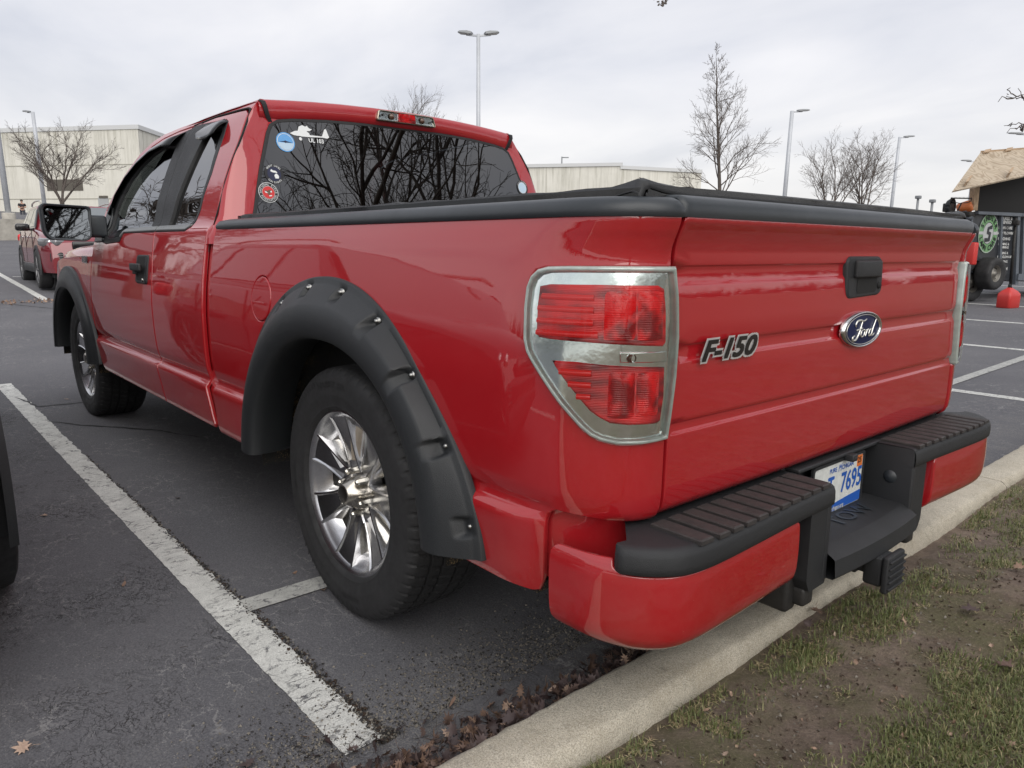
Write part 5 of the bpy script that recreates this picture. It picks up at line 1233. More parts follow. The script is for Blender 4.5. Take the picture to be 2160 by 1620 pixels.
# grass blades, denser in clumps, straw among green
m, t, b = nodemat('grass_blade'); at = nn(t, 'ShaderNodeAttribute', attribute_name='tint'); c = ramp_(t, at.outputs['Fac'], [(0, (.075, .100, .032)), (.45, (.155, .170, .062)), (.62, (.27, .24, .12)), (.80, (.46, .37, .23)), (1, (.28, .19, .12))])
t.links.new(c, b.inputs['Base Color']); b.inputs['Roughness'].default_value = .6; M['blade'] = m
def turf(name, N, region, label, seed, base_h):
    rs = np.random.RandomState(seed); x0, x1, y0, y1 = region
    V = np.zeros((N*5, 3)); tint = np.zeros(N*5); cnt = 0
    def dens_(x, y):
        d = .55+.5*math.sin(x*3.1+1.3*math.sin(y*1.9))*math.sin(y*2.3+1.1*math.sin(x*2.7))
        d += .45*math.sin(x*11+y*7)*math.sin(y*9-x*5)+.3*math.sin(x*29-y*17)*math.sin(y*23+x*13)
        bare = math.exp(-(((x+1.35)/.25)**2+((y+.05)/.75)**2)); d -= .9*bare
        bare = math.exp(-(((x+1.28)/.12)**2+((y-.55)/.45)**2)); d -= .5*bare
        if x > -1.13: d -= .3
        d += .55*math.exp(-(((x+1.16)/.10)**2+((y+.28)/.22)**2))+.5*math.exp(-(((x+1.75)/.35)**2+((y-.6)/.6)**2))
        return d
    while cnt < N:
        u = rs.rand(); y = y1-(y1-y0)*(u**1.9); x = x0+(x1-x0)*rs.rand() if rs.rand() < .18 else -1.90+.83*rs.rand()
        if rs.rand() > dens_(x, y)*1.0+.24: continue
        z = vh(x, y)-.004; straw = rs.rand() < .66; h = base_h*(.45+rs.rand()*.9)*(.5 if straw else 1); a = rs.rand()*2*PI; lean = rs.gamma(2., .55) if not straw else 1.8+rs.rand()*3; w = .0008+rs.rand()*.0009
        dx_, dy_ = math.cos(a), math.sin(a); px_, py_ = -dy_*w, dx_*w; L = h*(1.5 if straw else 1); hz_ = h/(1+lean*(.8 if straw else .4)); ho = min(L, h*lean*.7)
        tv = min(1, max(0, (rs.normal(.72, .13) if straw else rs.normal(.30, .18)))); i = cnt*5
        V[i] = (x-px_, y-py_, z); V[i+1] = (x+px_, y+py_, z)
        V[i+2] = (x-px_*.8+dx_*ho*.35, y-py_*.8+dy_*ho*.35, z+hz_*.72); V[i+3] = (x+px_*.8+dx_*ho*.35, y+py_*.8+dy_*ho*.35, z+hz_*.72); V[i+4] = (x+dx_*ho, y+dy_*ho, z+hz_*(1 if lean < 1.3 else .6))
        tint[i:i+5] = tv; cnt += 1
    F_ = []
    for k in range(N): i = k*5; F_.append((i, i+1, i+3, i+2)); F_.append((i+2, i+3, i+4))
    me = bpy.data.meshes.new(name); me.from_pydata(V.tolist(), [], F_); me.materials.append(M['blade']); at = me.attributes.new('tint', 'FLOAT', 'POINT'); at.data.foreach_set('value', tint.astype(np.float32))
    o = mkobj(name, me); struct(o, 'stuff'); o['label'] = label; o['category'] = 'grass'; return o
turf('grass', 470000, (-4.2, -1.085, -7.5, 1.45), 'thin green and straw-coloured grass on the verge behind the kerb', 5, .027)
# fallen leaves
m, t, b = nodemat('dry_leaf'); at = nn(t, 'ShaderNodeAttribute', attribute_name='tint'); oi = nn(t, 'ShaderNodeObjectInfo'); P = gcoord(t)
c = ramp_(t, at.outputs['Fac'], [(0, (.040, .026, .028)), (.3, (.095, .068, .066)), (.55, (.19, .115, .078)), (.8, (.36, .24, .17)), (1, (.50, .37, .29))])
c = mixc(t, mapr(t, noise_(t, P, 60, 5, .7), .4, .7, 0, .5), c, (.06, .035, .025, 1)); t.links.new(c, b.inputs['Base Color']); b.inputs['Roughness'].default_value = .65; M['leaf'] = m
LOB = {'maple': [(0, -.10), (.30, -.32), (.22, -.02), (.62, -.08), (.50, .12), (.72, .30), (.42, .34), (.50, .66), (.22, .50), (.10, .72), (0, 1.0), (-.10, .72), (-.22, .50), (-.50, .66), (-.42, .34), (-.72, .30), (-.50, .12), (-.62, -.08), (-.22, -.02), (-.30, -.32)],
       'oak': [(0, -.5), (.12, -.3), (.30, -.32), (.20, -.12), (.42, .0), (.22, .12), (.46, .32), (.20, .38), (.34, .66), (.12, .64), (0, 1.0), (-.12, .62), (-.34, .60), (-.18, .38), (-.46, .30), (-.2, .12), (-.40, -.04), (-.18, -.14), (-.28, -.34), (-.1, -.3)],
       'oval': [(0, -.5), (.16, -.25), (.22, .1), (.14, .5), (0, .8), (-.14, .5), (-.22, .1), (-.16, -.25)]}
def leaf(mb, p, size, kind, R_, curl=None, yawv=None, stem=True, tilt=.35):
    L = LOB[kind]; curl = R_.uniform(.2, .9) if curl is None else curl; a = R_.uniform(0, 2*PI) if yawv is None else yawv; cdir = R_.uniform(0, PI)
    rot = Matrix.Rotation(a, 3, 'Z') @ Matrix.Rotation(R_.gauss(0, tilt), 3, 'X') @ Matrix.Rotation(R_.gauss(0, tilt), 3, 'Y')
    def pt(x, y):
        d = x*math.cos(cdir)+y*math.sin(cdir); z = curl*d*d*.55+.06*math.sin(7*x+3)*math.sin(6*y); return Vector((x*(1-curl*.15), y*(1-curl*.1), z))
    pts = [pt(0, .18)]+[pt(x*R_.uniform(.85, 1.12), y*R_.uniform(.9, 1.08)) for x, y in L]+[pt(x*.5, .18+(y-.18)*.5) for x, y in L]; n = len(L)
    pts = [rot @ (q_*size) for q_ in pts]; mz = min(q_.z for q_ in pts); pts = [Vector(p)+q_-Vector((0, 0, mz-.001)) for q_ in pts]
    f = [(0, 1+n+i, 1+n+(i+1) % n) for i in range(n)]+[(1+n+i, 1+i, 1+(i+1) % n, 1+n+(i+1) % n) for i in range(n)]
    b0 = len(mb.v); mb.add(pts, f, True)
    if stem:
        s0 = rot @ (pt(0, -.1)*size); s1_ = rot @ (Vector((R_.uniform(-.1, .1), -.9, .25))*size); off_ = Vector(p)-Vector((0, 0, mz-.001)); mb.tube([s0+off_, (s0+s1_)*.5+off_+Vector((.004, 0, 0)), s1_+off_], size*.014, 4)
    return len(mb.v)-b0
def leafobj(px, py, size, kind, tint, label, seed, z=None, **k):
    R_ = random.Random(seed); mb = MB()
    if z is None: p = gnd(px, py)
    else:
        v = ray(px, py); p = CAMP+v*((z-CAMP.z)/v.z)
        if p.x < -1.08:
            for _ in range(6): tt = (vh(p.x, p.y)-CAMP.z)/v.z; p = CAMP+v*tt
            p.z += .012
    leaf(mb, (0, 0, 0), size, kind, R_, **k); me = mb.mesh('fallen_leaf', M['leaf'], fixn=False); a = me.attributes.new('tint', 'FLOAT', 'POINT'); a.data.foreach_set('value', [tint]*len(me.vertices))
    o = mkobj('fallen_leaf', me); o.location = p; tag(o, label, 'leaf', 'single fallen leaves'); return o
leafobj(55, 1580, .034, 'maple', .92, 'pale brown maple leaf on the asphalt in the bottom left corner', 1, curl=.25, yawv=-.4, tilt=.15)
leafobj(97, 1088, .026, 'maple', .86, 'small tan leaf on the asphalt right of the dark tyre', 2, curl=.6, stem=False)
leafobj(262, 1233, .034, 'oval', .62, 'curled reddish leaf with a long stem on the asphalt left of the parking line', 3, curl=1.2, yawv=1.1, tilt=.2)
leafobj(376, 1052, .038, 'oval', .55, 'dark curled leaf between the parking line and the rear wheel', 4, curl=1.1, stem=False, yawv=.6)
leafobj(622, 1210, .026, 'oval', .65, 'small curled leaf beside the rear tyre above the cross line', 5, curl=1.2, stem=False, yawv=.4)
leafobj(684, 1247, .022, 'maple', .60, 'crumpled tan leaf on the cross line at the foot of the rear tyre', 6, curl=1.3, stem=False)
leafobj(139, 842, .055, 'oval', .8, 'small pale leaf on the asphalt behind the front wheel', 7, curl=.9, stem=False)
leafobj(80, 636, .12, 'maple', .95, 'pink-brown leaf on the far asphalt near the distant painted line', 77, curl=.5, stem=False)
leafobj(1722, 1297, .050, 'oak', .68, 'orange oak leaf lying on the kerb edge below the hitch', 8, z=.13, curl=.7, yawv=.5, tilt=.3)
leafobj(1700, 1330, .026, 'maple', .22, 'greyish curled leaf on bare soil by the kerb', 9, z=.10, curl=1.0)
leafobj(2045, 1298, .042, 'maple', .28, 'mauve-grey leaf on the turf below the kerb at right', 10, z=.10, curl=.4, tilt=.2)
leafobj(2145, 1208, .034, 'maple', .82, 'tan leaf on the turf near the right edge below the kerb', 11, z=.10, curl=.8)
leafobj(2118, 1415, .040, 'maple', .42, 'reddish-brown leaf on the turf at the far right', 12, z=.10, curl=.6)
leafobj(1740, 1443, .028, 'oak', .72, 'orange-tipped leaf on bare soil in the middle of the verge', 13, z=.10, curl=.4)
leafobj(1905, 1320, .028, 'oval', .78, 'narrow tan leaf on the soil of the verge', 14, z=.10, curl=.6)
leafobj(1490, 1508, .018, 'oval', .74, 'small orange leaf on the soil just below the kerb', 15, z=.10, curl=.6, stem=False)
leafobj(1300, 1345, .024, 'oak', .60, 'brown leaf caught below the bumper corner', 17, curl=.9)
def litter(name, N, pos, smin, smax, label, seed, tmu=.25, tsd=.2):
    R_ = random.Random(seed); mb = MB(); tn = []
    for i in range(N):
        p = pos(R_); n = leaf(mb, p, R_.uniform(smin, smax), R_.choice(['maple', 'maple', 'oak', 'oval']), R_, tilt=.7, curl=R_.uniform(.4, 1.5)); tn += [min(1, max(0, R_.gauss(tmu, tsd)))]*n
    me = mb.mesh(name, M['leaf'], fixn=False); a = me.attributes.new('tint', 'FLOAT', 'POINT'); a.data.foreach_set('value', tn); o = mkobj(name, me); struct(o, 'stuff'); o['label'] = label; o['category'] = 'leaf litter'; return o
def pk(R_):
    y = R_.uniform(-.35, 1.75); w = .5+.5*math.sin(y*5.1+1.0); w = .075+.06*w
    d = abs(R_.gauss(0, w)); return (-.895+d, y, max(0, .115-d*.55)*R_.random()**.7)
litter('leaf_litter', 2000, pk, .016, .036, 'drift of dark dead leaves in the gutter against the kerb', 3, .34, .24)
scatter_bits('soil_clods', 9000, lambda R_: (lambda x, y: (x, y, vh(x, y)))(-1.10-R_.random()*.85, 1.3-R_.random()**1.6*5), .0045, [M['clod'], M['clod'], M['humus'], M['crumb2']], 17, 'crumbly soil and thatch on the bare patches of the verge')
litter('verge_leaf_bits', 900, lambda R_: (lambda x, y: (x, y, vh(x, y)+.004))(-1.10-R_.random()*.85, 1.3-R_.random()**1.5*6), .004, .013, 'small torn leaf pieces scattered over the verge', 6, .6, .25)
litter('lot_leaf_drift', 160, lambda R_: (lambda x, y: (x, y, gh(x, y)))(12.2+R_.gauss(0, .18), .6-R_.random()**.7*1.9+.5), .02, .05, 'thin line of orange leaves on the far asphalt at left', 16, .8, .12)
q = MB(); R_ = random.Random(12)
for i in range(170):
    x, y = -.80+abs(R_.gauss(0, .10)), R_.uniform(-.1, 1.6); a = R_.uniform(0, PI*2); L = R_.uniform(.02, .09); q.tube([(x, y, .006), (x+.5*L*math.cos(a), y+.5*L*math.sin(a), .012+R_.random()*.02), (x+L*math.cos(a+.4), y+L*math.sin(a+.4), .006)], .0005, 3)
for i in range(26):
    p = gnd(R_.uniform(60, 1250), R_.uniform(1150, 1600)); a = R_.uniform(0, 6.3); L = R_.uniform(.01, .03); q.tube([(p.x, p.y, .002), (p.x+L*math.cos(a), p.y+L*math.sin(a), .003)], .0006, 3)
o = q.build('twigs', M['humus']); struct(o, 'stuff'); o['label'] = 'fine twigs and stalks strewn over the asphalt by the kerb'; o['category'] = 'twigs'
# ------------------------------------------------------------------ bare trees
m, t, b = nodemat('bark'); P = gcoord(t); c = ramp_(t, noise_(t, P, 9, 6, .7), [(.3, (.050, .042, .036)), (.7, (.125, .105, .088))]); t.links.new(c, b.inputs['Base Color']); b.inputs['Roughness'].default_value = .9
bp = nn(t, 'ShaderNodeBump', i_Strength=.8, i_Distance=.02); t.links.new(noise_(t, P, 30, 5, .8), bp.inputs['Height']); t.links.new(bp.outputs[0], b.inputs['Normal']); M['bark'] = m
M['twig'] = simple('twig_bark', (.12, .10, .088), .9)
def bare_tree(name, base, H, spread, seed, label, style='vase', trunk_frac=.25, r0=.12, twigs=1.0, cat='tree', group='bare trees around the car park', maxlev=5, droop=0, minr=.006, lean=None):
    R_ = random.Random(seed); t_ = thing(name, label, cat, tuple(base), 0, group); tr = MB(); cr_ = MB()
    def path(p, d, L, n, wob, up):
        pts = [p.copy()]; d = d.copy()
        for i in range(n):
            d = (d+Vector((R_.gauss(0, wob), R_.gauss(0, wob), R_.gauss(0, wob)+up))).normalized(); p = p+d*(L/n); pts.append(p.copy())
        return pts, d
    def rec(p, d, L, r, lev):
        n = 5 if lev < 3 else 3; pts, de = path(p, d, L, n, .10 if lev < 2 else .16, .035-droop*lev*.02)
        r1 = max(minr*.6, r*(.45 if lev < maxlev else .4)); rs = [r+(r1-r)*i/n for i in range(n+1)]
        (tr if lev == 0 else cr_).tube(pts, rs, 7 if lev < 2 else 4 if lev < 4 else 3, caps=False)
        if lev >= maxlev: return
        k = [0, 5, 5, 4, 3, 2, 2][lev] if lev > 0 else 0
        k = int(round(k*twigs+R_.random()*.8))
        for i in range(k):
            w = (.25+.75*(i+R_.random())/k); idx = min(n-1, int(w*n)); q_ = pts[idx]+(pts[idx+1]-pts[idx])*(w*n-idx); dd = (pts[idx+1]-pts[idx]).normalized()
            ax = dd.orthogonal().normalized(); ax = Matrix.Rotation(R_.uniform(0, 2*PI), 3, dd) @ ax; ang = math.radians(R_.uniform(24, 52))
            nd = (Matrix.Rotation(ang, 3, ax) @ dd); nd.z += .12-droop*.1; nd.normalize()
            rec(q_, nd, L*R_.uniform(.38, .62)*(1.15-.35*w), max(minr, r*(.55-.15*w)), lev+1)
        rec(pts[-1], de, L*R_.uniform(.40, .55), r1, lev+1)
    th = H*trunk_frac; d0 = Vector(lean or (0, 0, 1)).normalized()
    if style == 'vase':
        pts, de = path(Vector((0, 0, -.1)), d0, th, 4, .04, .05); tr.tube(pts, [r0*(1.25-.3*i/4) for i in range(5)], 10, caps=False)
        nst = R_.randint(4, 6)
        for i in range(nst):
            a = 2*PI*i/nst+R_.uniform(-.4, .4); tilt = R_.uniform(.25, 1.0)*spread/(H-th)
            dd = Vector((math.cos(a)*tilt, math.sin(a)*tilt, 1)).normalized(); rec(pts[-1]-Vector((0, 0, R_.uniform(0, .2)*th)), dd, (H-th)*.62, r0*.55, 1)
        rec(pts[-1], Vector((.05, -.03, 1)).normalized(), (H-th)*.66, r0*.6, 1)
    else:   # central leader
        pts, de = path(Vector((0, 0, -.1)), d0, H*.93, 14, .025, .05); tr.tube(pts, [r0*(1.1-1.0*i/14) for i in range(15)], 9, caps=False)
        nb = int(26*twigs)+8
        for i in range(nb):
            w = trunk_frac+(1-trunk_frac)*((i+R_.random())/nb); idx = min(13, int(w*14)); q_ = pts[idx]+(pts[idx+1]-pts[idx])*(w*14-idx)
            a = i*2.4+R_.uniform(-.4, .4); L = spread*(1.12-w)*R_.uniform(.75, 1.1)/(1-trunk_frac)*.85; el_ = R_.uniform(.5, 1.0)+w*.7
            dd = Vector((math.cos(a), math.sin(a), el_)).normalized(); rec(q_, dd, max(.4, L), max(minr*1.3, r0*.34*(1.15-w)), 2)
    me = tr.mesh('trunk', M['bark'], fixn=False); mkobj('trunk', me, t_); me = cr_.mesh('crown', M['twig'], fixn=False); mkobj('crown', me, t_)
    return t_
def on_z(px, py, d, z):    # ground spot below a picture direction at distance d
    p = dep(px, py, d); return Vector((p.x, p.y, z))
bare_tree('bare_tree', on_z(126, 420, 45, 1.75), 6.7, 4.4, 5, 'bare many-stemmed tree standing in front of the pale building at left', 'vase', .30, .13, .9, minr=.0055)
bare_tree('bare_tree', on_z(858, 300, 50, 1.6), 9.9, 2.6, 21, 'bare tree whose top shows behind the truck cab roof', 'vase', .35, .11, .8, minr=.005)
bare_tree('bare_tree', on_z(1525, 395, 30, .9), 8.5, 2.1, 31, 'tall bare tree with upswept branches beside the right-hand building', 'leader', .25, .10, .86, minr=.0045)
bare_tree('bare_tree', on_z(1762, 410, 40, 1.2), 6.0, 2.3, 8, 'smaller bare tree left of the lamp post at right', 'vase', .25, .085, .78, minr=.0045)
bare_tree('bare_tree', on_z(1822, 410, 41, 1.2), 6.3, 2.5, 47, 'bushy bare tree just left of the right-hand lamp post', 'vase', .25, .09, .78, minr=.0045)
bare_tree('bare_tree', (-5.4, -3.4, .12), 8.6, 9.5, 66, 'large bare tree on the verge whose branch tips reach into the top of the view', 'vase', .24, .13, 1.02, minr=.004, droop=1.1)
bare_tree('bare_tree', (15.5, 4.3, .35), 6.2, 2.4, 71, 'bare tree just outside the left edge, mirrored in the side windows', 'vase', .22, .18, .9, minr=.008)
bare_tree('bare_tree', (-9.5, 6.0, .15), 8.0, 4.5, 15, 'bare tree on the verge behind the photographer', 'vase', .22, .20, .85, minr=.008)

# limbs of the verge tree that reach into the top and the right of the view
tf = [o for o in bpy.data.objects if o.name.startswith('bare_tree') and 'branch tips reach' in o.get('label', '')][0]; R_ = random.Random(9); q = MB(); tb = tf.location
def limb(pts, r0_, r1_):
    pts = [Vector(p)-tb for p in pts]; out = [pts[0]]
    for a, b_ in zip(pts, pts[1:]):
        for k in range(1, 6): out.append(a+(b_-a)*k/5+Vector([R_.gauss(0, .012) for _ in range(3)]))
    q.tube(out, [r0_+(r1_-r0_)*i/(len(out)-1) for i in range(len(out))], 5)
S0 = tb+Vector((.2, .3, 4.2))
T1 = dep(1400, -260, 5.2); limb([S0, dep(1500, -700, 4.6), T1], .05, .012)
for tip in ((1393, 10), (1407, 4), (1383, 6), (1398, 15)): limb([T1, dep(1400, -60, 5.2), dep(*tip, 5.2)], .006, .0022)
for k in range(9): q.bbox(dep(1388+R_.uniform(0, 18), R_.uniform(2, 12), 5.2)-tb, (.012, .009, .02), .003, Matrix.Rotation(R_.random()*3, 3, 'X'))
T2 = dep(2330, 190, 5.0); limb([S0, dep(2700, 0, 4.6), T2], .05, .010)
for ch_ in ([(2330, 190), (2200, 215), (2160, 210), (2138, 207), (2120, 201)], [(2160, 210), (2140, 195), (2122, 186)], [(2138, 207), (2112, 208)], [(2330, 190), (2210, 262), (2165, 262), (2140, 264), (2120, 260)], [(2165, 262), (2148, 272), (2128, 276)], [(2160, 262), (2157, 282)], [(2160, 210), (2152, 188)]): limb([dep(x, y, 5.0) for x, y in ch_], .0055, .0018)
q.build('overhanging_branches', M['twig'], tf)
# ------------------------------------------------------------------ lamp posts
UPG = -(ray(1010, 7700)).normalized()
M['pole'] = simple('galvanised_pole', (.46, .48, .51), .45, .1, vary=.08, vscale=3)
M['lamp_head'] = simple('lamp_head_grey', (.22, .23, .24), .5, .2); M['lens_led'] = simple('led_lens', (.5, .5, .48), .3); M['concrete'] = simple('pale_concrete', (.36, .34, .30), .9, bump=.5, bscale=20, vary=.25, vscale=2)
def lamp_post(px, py_top, d, ground, label, heads, r=.085, armlen=1.5, base=False):
    p = dep(px, py_top, d); H = (p.z-ground)/UPG.z; t_ = thing('lamp_post', label, 'lamp post', tuple(p-UPG*H), 0, 'lamp posts in the car park'); t_.rotation_euler = Vector((0, 0, 1)).rotation_difference(UPG).to_euler()
    q = MB(); q.tube([(0, 0, -.2), (0, 0, H*.5), (0, 0, H)], [r, r*.9, r*.78], 12); q.build('pole', M['pole'], t_)
    if base: q = MB(); q.lathe([(0, .55), (.30, .55), (.33, .50), (.35, -.6)], 20, 'Z'); q.build('pole_base', M['concrete'], t_)
    for sgn in heads:
        u = Vector((RR.x, RR.y, 0)).normalized()*sgn; dirn = (u+Vector((_d.x, _d.y, 0))*.25).normalized(); q = MB()
        ang = math.atan2(dirn.y, dirn.x); rot = Matrix.Rotation(ang, 3, 'Z') @ Matrix.Rotation(-.09 if heads != (1, -1) else -.14, 3, 'Y')
        q.box(rot @ Vector((armlen*.3, 0, 0))+Vector((0, 0, H-.06)), (armlen*.6, .06, .06), rot); q.build('arm', M['pole'], t_)
        q = MB(); P = []
        for x, w, h in ((.28, .05, .05), (.34, .13, .08), (.55, .17, .09), (.9, .17, .06), (1.0, .10, .03)):
            P.append([rot @ Vector((x*armlen, y, z+0.0))+Vector((0, 0, H-.03)) for y, z in ((-w, 0), (-w*.8, h), (w*.8, h), (w, 0), (-w, 0))])
        q.grid(P); n_ = 5; q.add(P[0], [(0, 1, 2, 3)]); q.add(P[-1], [(0, 1, 2, 3)]); hd_ = q.build('lamp_head', M['lamp_head'], t_, auto=30)
        q = MB(); q.box(rot @ Vector((.68*armlen, 0, -.012))+Vector((0, 0, H-.03)), (.5*armlen, .24, .02), rot); q.build('lens', M['lens_led'], hd_)
    return t_
lamp_post(1009, 72, 26, .8, 'tall grey lamp post with two heads rising behind the truck cab', (1, -1), .085, .75)
lamp_post(1671, 234, 40, 1.2, 'grey lamp post with one head right of the tall bare tree', (1,), .13, 1.05)
lamp_post(1898, 289, 50, 1.4, 'thinner grey lamp post with one head left of the plywood roof', (1,), .12, 1.15)
lamp_post(69, 236, 46, 2.4, 'grey lamp post behind the many-stemmed tree at left', (-1,), .13, .7)
lamp_post(-52, -60, 38, 2.3, 'thick pale lamp post on a concrete base at the left edge', (-1,), .15, 1.5, True)
lamp_post(2058, 340, 55, 1.2, 'lamp post half hidden by the edge of the plywood roof', (-1,), .17, 1.0)
lamp_post(2172, 283, 45, 1.2, 'lamp post beyond the right edge with its head showing', (-1,), .12, 1.2)
# ------------------------------------------------------------------ buildings
m, t, b = nodemat('stained_precast_wall'); P = gcoord(t); s = nn(t, 'ShaderNodeSeparateXYZ'); t.links.new(P, s.inputs[0])
mp_ = nn(t, 'ShaderNodeMapping'); mp_.inputs['Scale'].default_value = (1.2, 1.2, .06); t.links.new(P, mp_.inputs[0])
c = ramp_(t, noise_(t, P, .35, 5, .6), [(.3, (.60, .585, .52)), (.7, (.70, .685, .62))])
st_f = mathn(t, 'MULTIPLY', mapr(t, noise_(t, mp_.outputs[0], 2.2, 6, .75), .46, .70, 0, 1), mapr(t, s.outputs['Z'], 5.5, 11.5, .15, 1.0))
c = mixc(t, st_f, c, (.36, .35, .29, 1)); c = mixc(t, mathn(t, 'MULTIPLY', mapr(t, noise_(t, mp_.outputs[0], 6, 4, .7), .5, .7, 0, 1), .35), c, (.42, .41, .36, 1))
t.links.new(c, b.inputs['Base Color']); b.inputs['Roughness'].default_value = .9; M['wall'] = m
M['coping'] = simple('pale_metal_coping', (.55, .56, .56), .5); M['joint_grey'] = simple('joint_grey', (.34, .33, .28), .9); M['dark_open'] = simple('dark_opening', (.10, .09, .075), .8)
M['door_grey'] = simple('painted_steel_door', (.36, .37, .37), .6)
def ipt(px, py, p0, n):  # ray with vertical plane
    v = ray(px, py); return CAMP+v*((p0-CAMP).dot(n)/v.dot(n))
def block(name, label, cat, corners, z0, z1, seams=(), vseams=6, extra=None):
    """building from a plan of (x, y) corners"""
    t_ = thing(name, label, cat, (corners[0][0], corners[0][1], z0)); o = Vector((corners[0][0], corners[0][1], z0))
    q = MB(); n = len(corners); v = [Vector((x, y, z))-o for z in (z0, z1) for x, y in corners]; q.add(v, [(i, (i+1) % n, (i+1) % n+n, i+n) for i in range(n)]+[tuple(range(n, 2*n))]); q.build('wall', M['wall'], t_)
    q = MB(); c = Vector((sum(a[0] for a in corners)/n, sum(a[1] for a in corners)/n)); co = [Vector(a)+(Vector(a)-c).normalized()*.18 for a in corners]
    q.add([Vector((p.x, p.y, z))-o for z in (z1-.18, z1+.22) for p in co], [(i, (i+1) % n, (i+1) % n+n, i+n) for i in range(n)]+[tuple(range(n, 2*n)), tuple(range(n-1, -1, -1))]); q.build('coping', M['coping'], t_)
    q = MB()
    for i in range(n):
        a, b_ = Vector(corners[i]), Vector(corners[(i+1) % n]); L = (b_-a).length; d = (b_-a).normalized(); nrm = Vector((d.y, -d.x)); mid = (a+b_)/2
        if (mid-c).dot(nrm) < 0: nrm = -nrm
        ang = math.atan2(d.y, d.x); rot = Matrix.Rotation(ang, 3, 'Z')
        for sz_ in seams: q.box(Vector((mid.x+nrm.x*.01, mid.y+nrm.y*.01, sz_))-o, (L, .05, .07), rot)
        k = max(1, int(L/vseams))
        for j in range(1, k): pp = a+d*L*j/k; q.box(Vector((pp.x+nrm.x*.01, pp.y+nrm.y*.01, (z0+z1)/2))-o, (.05, .05, z1-z0-.5), rot)
    q.build('panel_joints', M['joint_grey'], t_)
    if extra: extra(t_, o)
    return t_
A0 = dep(-900, 268, 84); A1 = dep(290, 268, 70); A2 = dep(560, 300, 112); zt_ = A1.z
dirb = (A1-A0); A3 = A2+Vector((A0.x-A1.x, A0.y-A1.y, 0))
def ex1(t_, o):
    pl_n = Vector((-(A1.y-A0.y), A1.x-A0.x, 0)).normalized()
    def rect(px0, py0, px1, py1, mat, nm, off_=.04):
        a = ipt(px0, py0, Vector((A1.x, A1.y, 0)), pl_n); b_ = ipt(px1, py1, Vector((A1.x, A1.y, 0)), pl_n); sgn = -1 if (CAMP-a).dot(pl_n) < 0 else 1; nv = pl_n*sgn*off_
        q = MB(); P = [Vector((a.x, a.y, a.z)), Vector((b_.x, b_.y, a.z)), Vector((b_.x, b_.y, b_.z)), Vector((a.x, a.y, b_.z))]; q.add([p+nv-o for p in P]+[p-nv*2-o for p in P], [(0, 1, 2, 3), (0, 1, 5, 4), (1, 2, 6, 5), (2, 3, 7, 6), (3, 0, 4, 7)]); q.build(nm, mat, t_)
    rect(98, 379, 176, 402, M['dark_open'], 'louvre'); rect(207, 417, 231, 440, M['door_grey'], 'door'); rect(210, 413, 228, 418, M['dark_open'], 'door_lintel', .1)
block('warehouse', 'long pale stained concrete warehouse behind the bare tree at left', 'building', [(A0.x, A0.y), (A1.x, A1.y), (A2.x, A2.y), (A3.x, A3.y)], 2.3, zt_, seams=(zt_-3.4, zt_-6.6), vseams=9, extra=ex1)
B0 = dep(1000, 347, 92); B1 = dep(1312, 347, 88); B2 = dep(1330, 362, 89); B3 = dep(1480, 362, 92)
fw = Vector((_d.x, _d.y, 0)).normalized()*40
def ex2(t_, o):
    p = dep(1185, 347, 98); q = MB(); q.tube([Vector((p.x, p.y, p.z-.5))-o, Vector((p.x, p.y, p.z+1.0))-o], .09, 8); q.tube([Vector((p.x, p.y, p.z+.9))-o, Vector((p.x+RR.x*.9, p.y+RR.y*.9, p.z+.9))-o], .07, 6); q.build('vent_pipe', M['lamp_head'], t_)
block('warehouse', 'mossy white flat-roofed building seen between the cab and the bed cover', 'building', [(B0.x, B0.y), (B1.x, B1.y), (B1.x+fw.x, B1.y+fw.y), (B0.x+fw.x, B0.y+fw.y)], 1.4, B1.z, (), 7, ex2)
block('warehouse', 'lower wing of the mossy white building, left of the tall bare tree', 'building', [(B1.x+.1, B1.y+.1), (B3.x, B3.y), (B3.x+fw.x, B3.y+fw.y), (B1.x+.1+fw.x, B1.y+.1+fw.y)], 1.4, B3.z, (), 7)
# retaining wall and terrace at left
W0 = gnd(-420, 505); W1 = gnd(12, 507); W2 = gnd(420, 503)
wd = (W1-W0); 
q = MB(); za = dep(12, 462, (W1-CAMP).dot(_d)).z
wt_ = thing('retaining_wall', 'low weathered concrete retaining wall at the far left of the car park', 'wall', tuple(W1))
ends = [Vector((W1.x+(W1.x-W2.x)*1.2, W1.y+(W1.y-W2.y)*1.2, W1.z)), Vector((W2.x, W2.y, W2.z))]
dv = (ends[1]-ends[0]).normalized(); nv = Vector((-dv.y, dv.x, 0)); nv = nv if nv.dot(Vector((1, 0, 0))) > 0 else -nv
P4 = [ends[0], ends[1], ends[1]+nv*.4, ends[0]+nv*.4]; q.add([Vector((p.x, p.y, z))-W1 for z in (W1.z-1, za) for p in P4], [(0, 1, 5, 4), (1, 2, 6, 5), (2, 3, 7, 6), (3, 0, 4, 7), (4, 5, 6, 7)]); q.build('wall', M['concrete'], wt_)
M['concrete'].node_tree.nodes
q = MB(); far_ = nv*75; q.add([Vector((p.x, p.y, za-.06+h_)) for p, h_ in ((ends[0]+nv*.3-dv*60, 0), (ends[1]+nv*.3+dv*8, 0), (ends[1]+far_+dv*8, 75*.048), (ends[0]+far_-dv*60, 75*.048))], [(0, 1, 2, 3)]); struct(q.build('terrace', M['asphalt']))
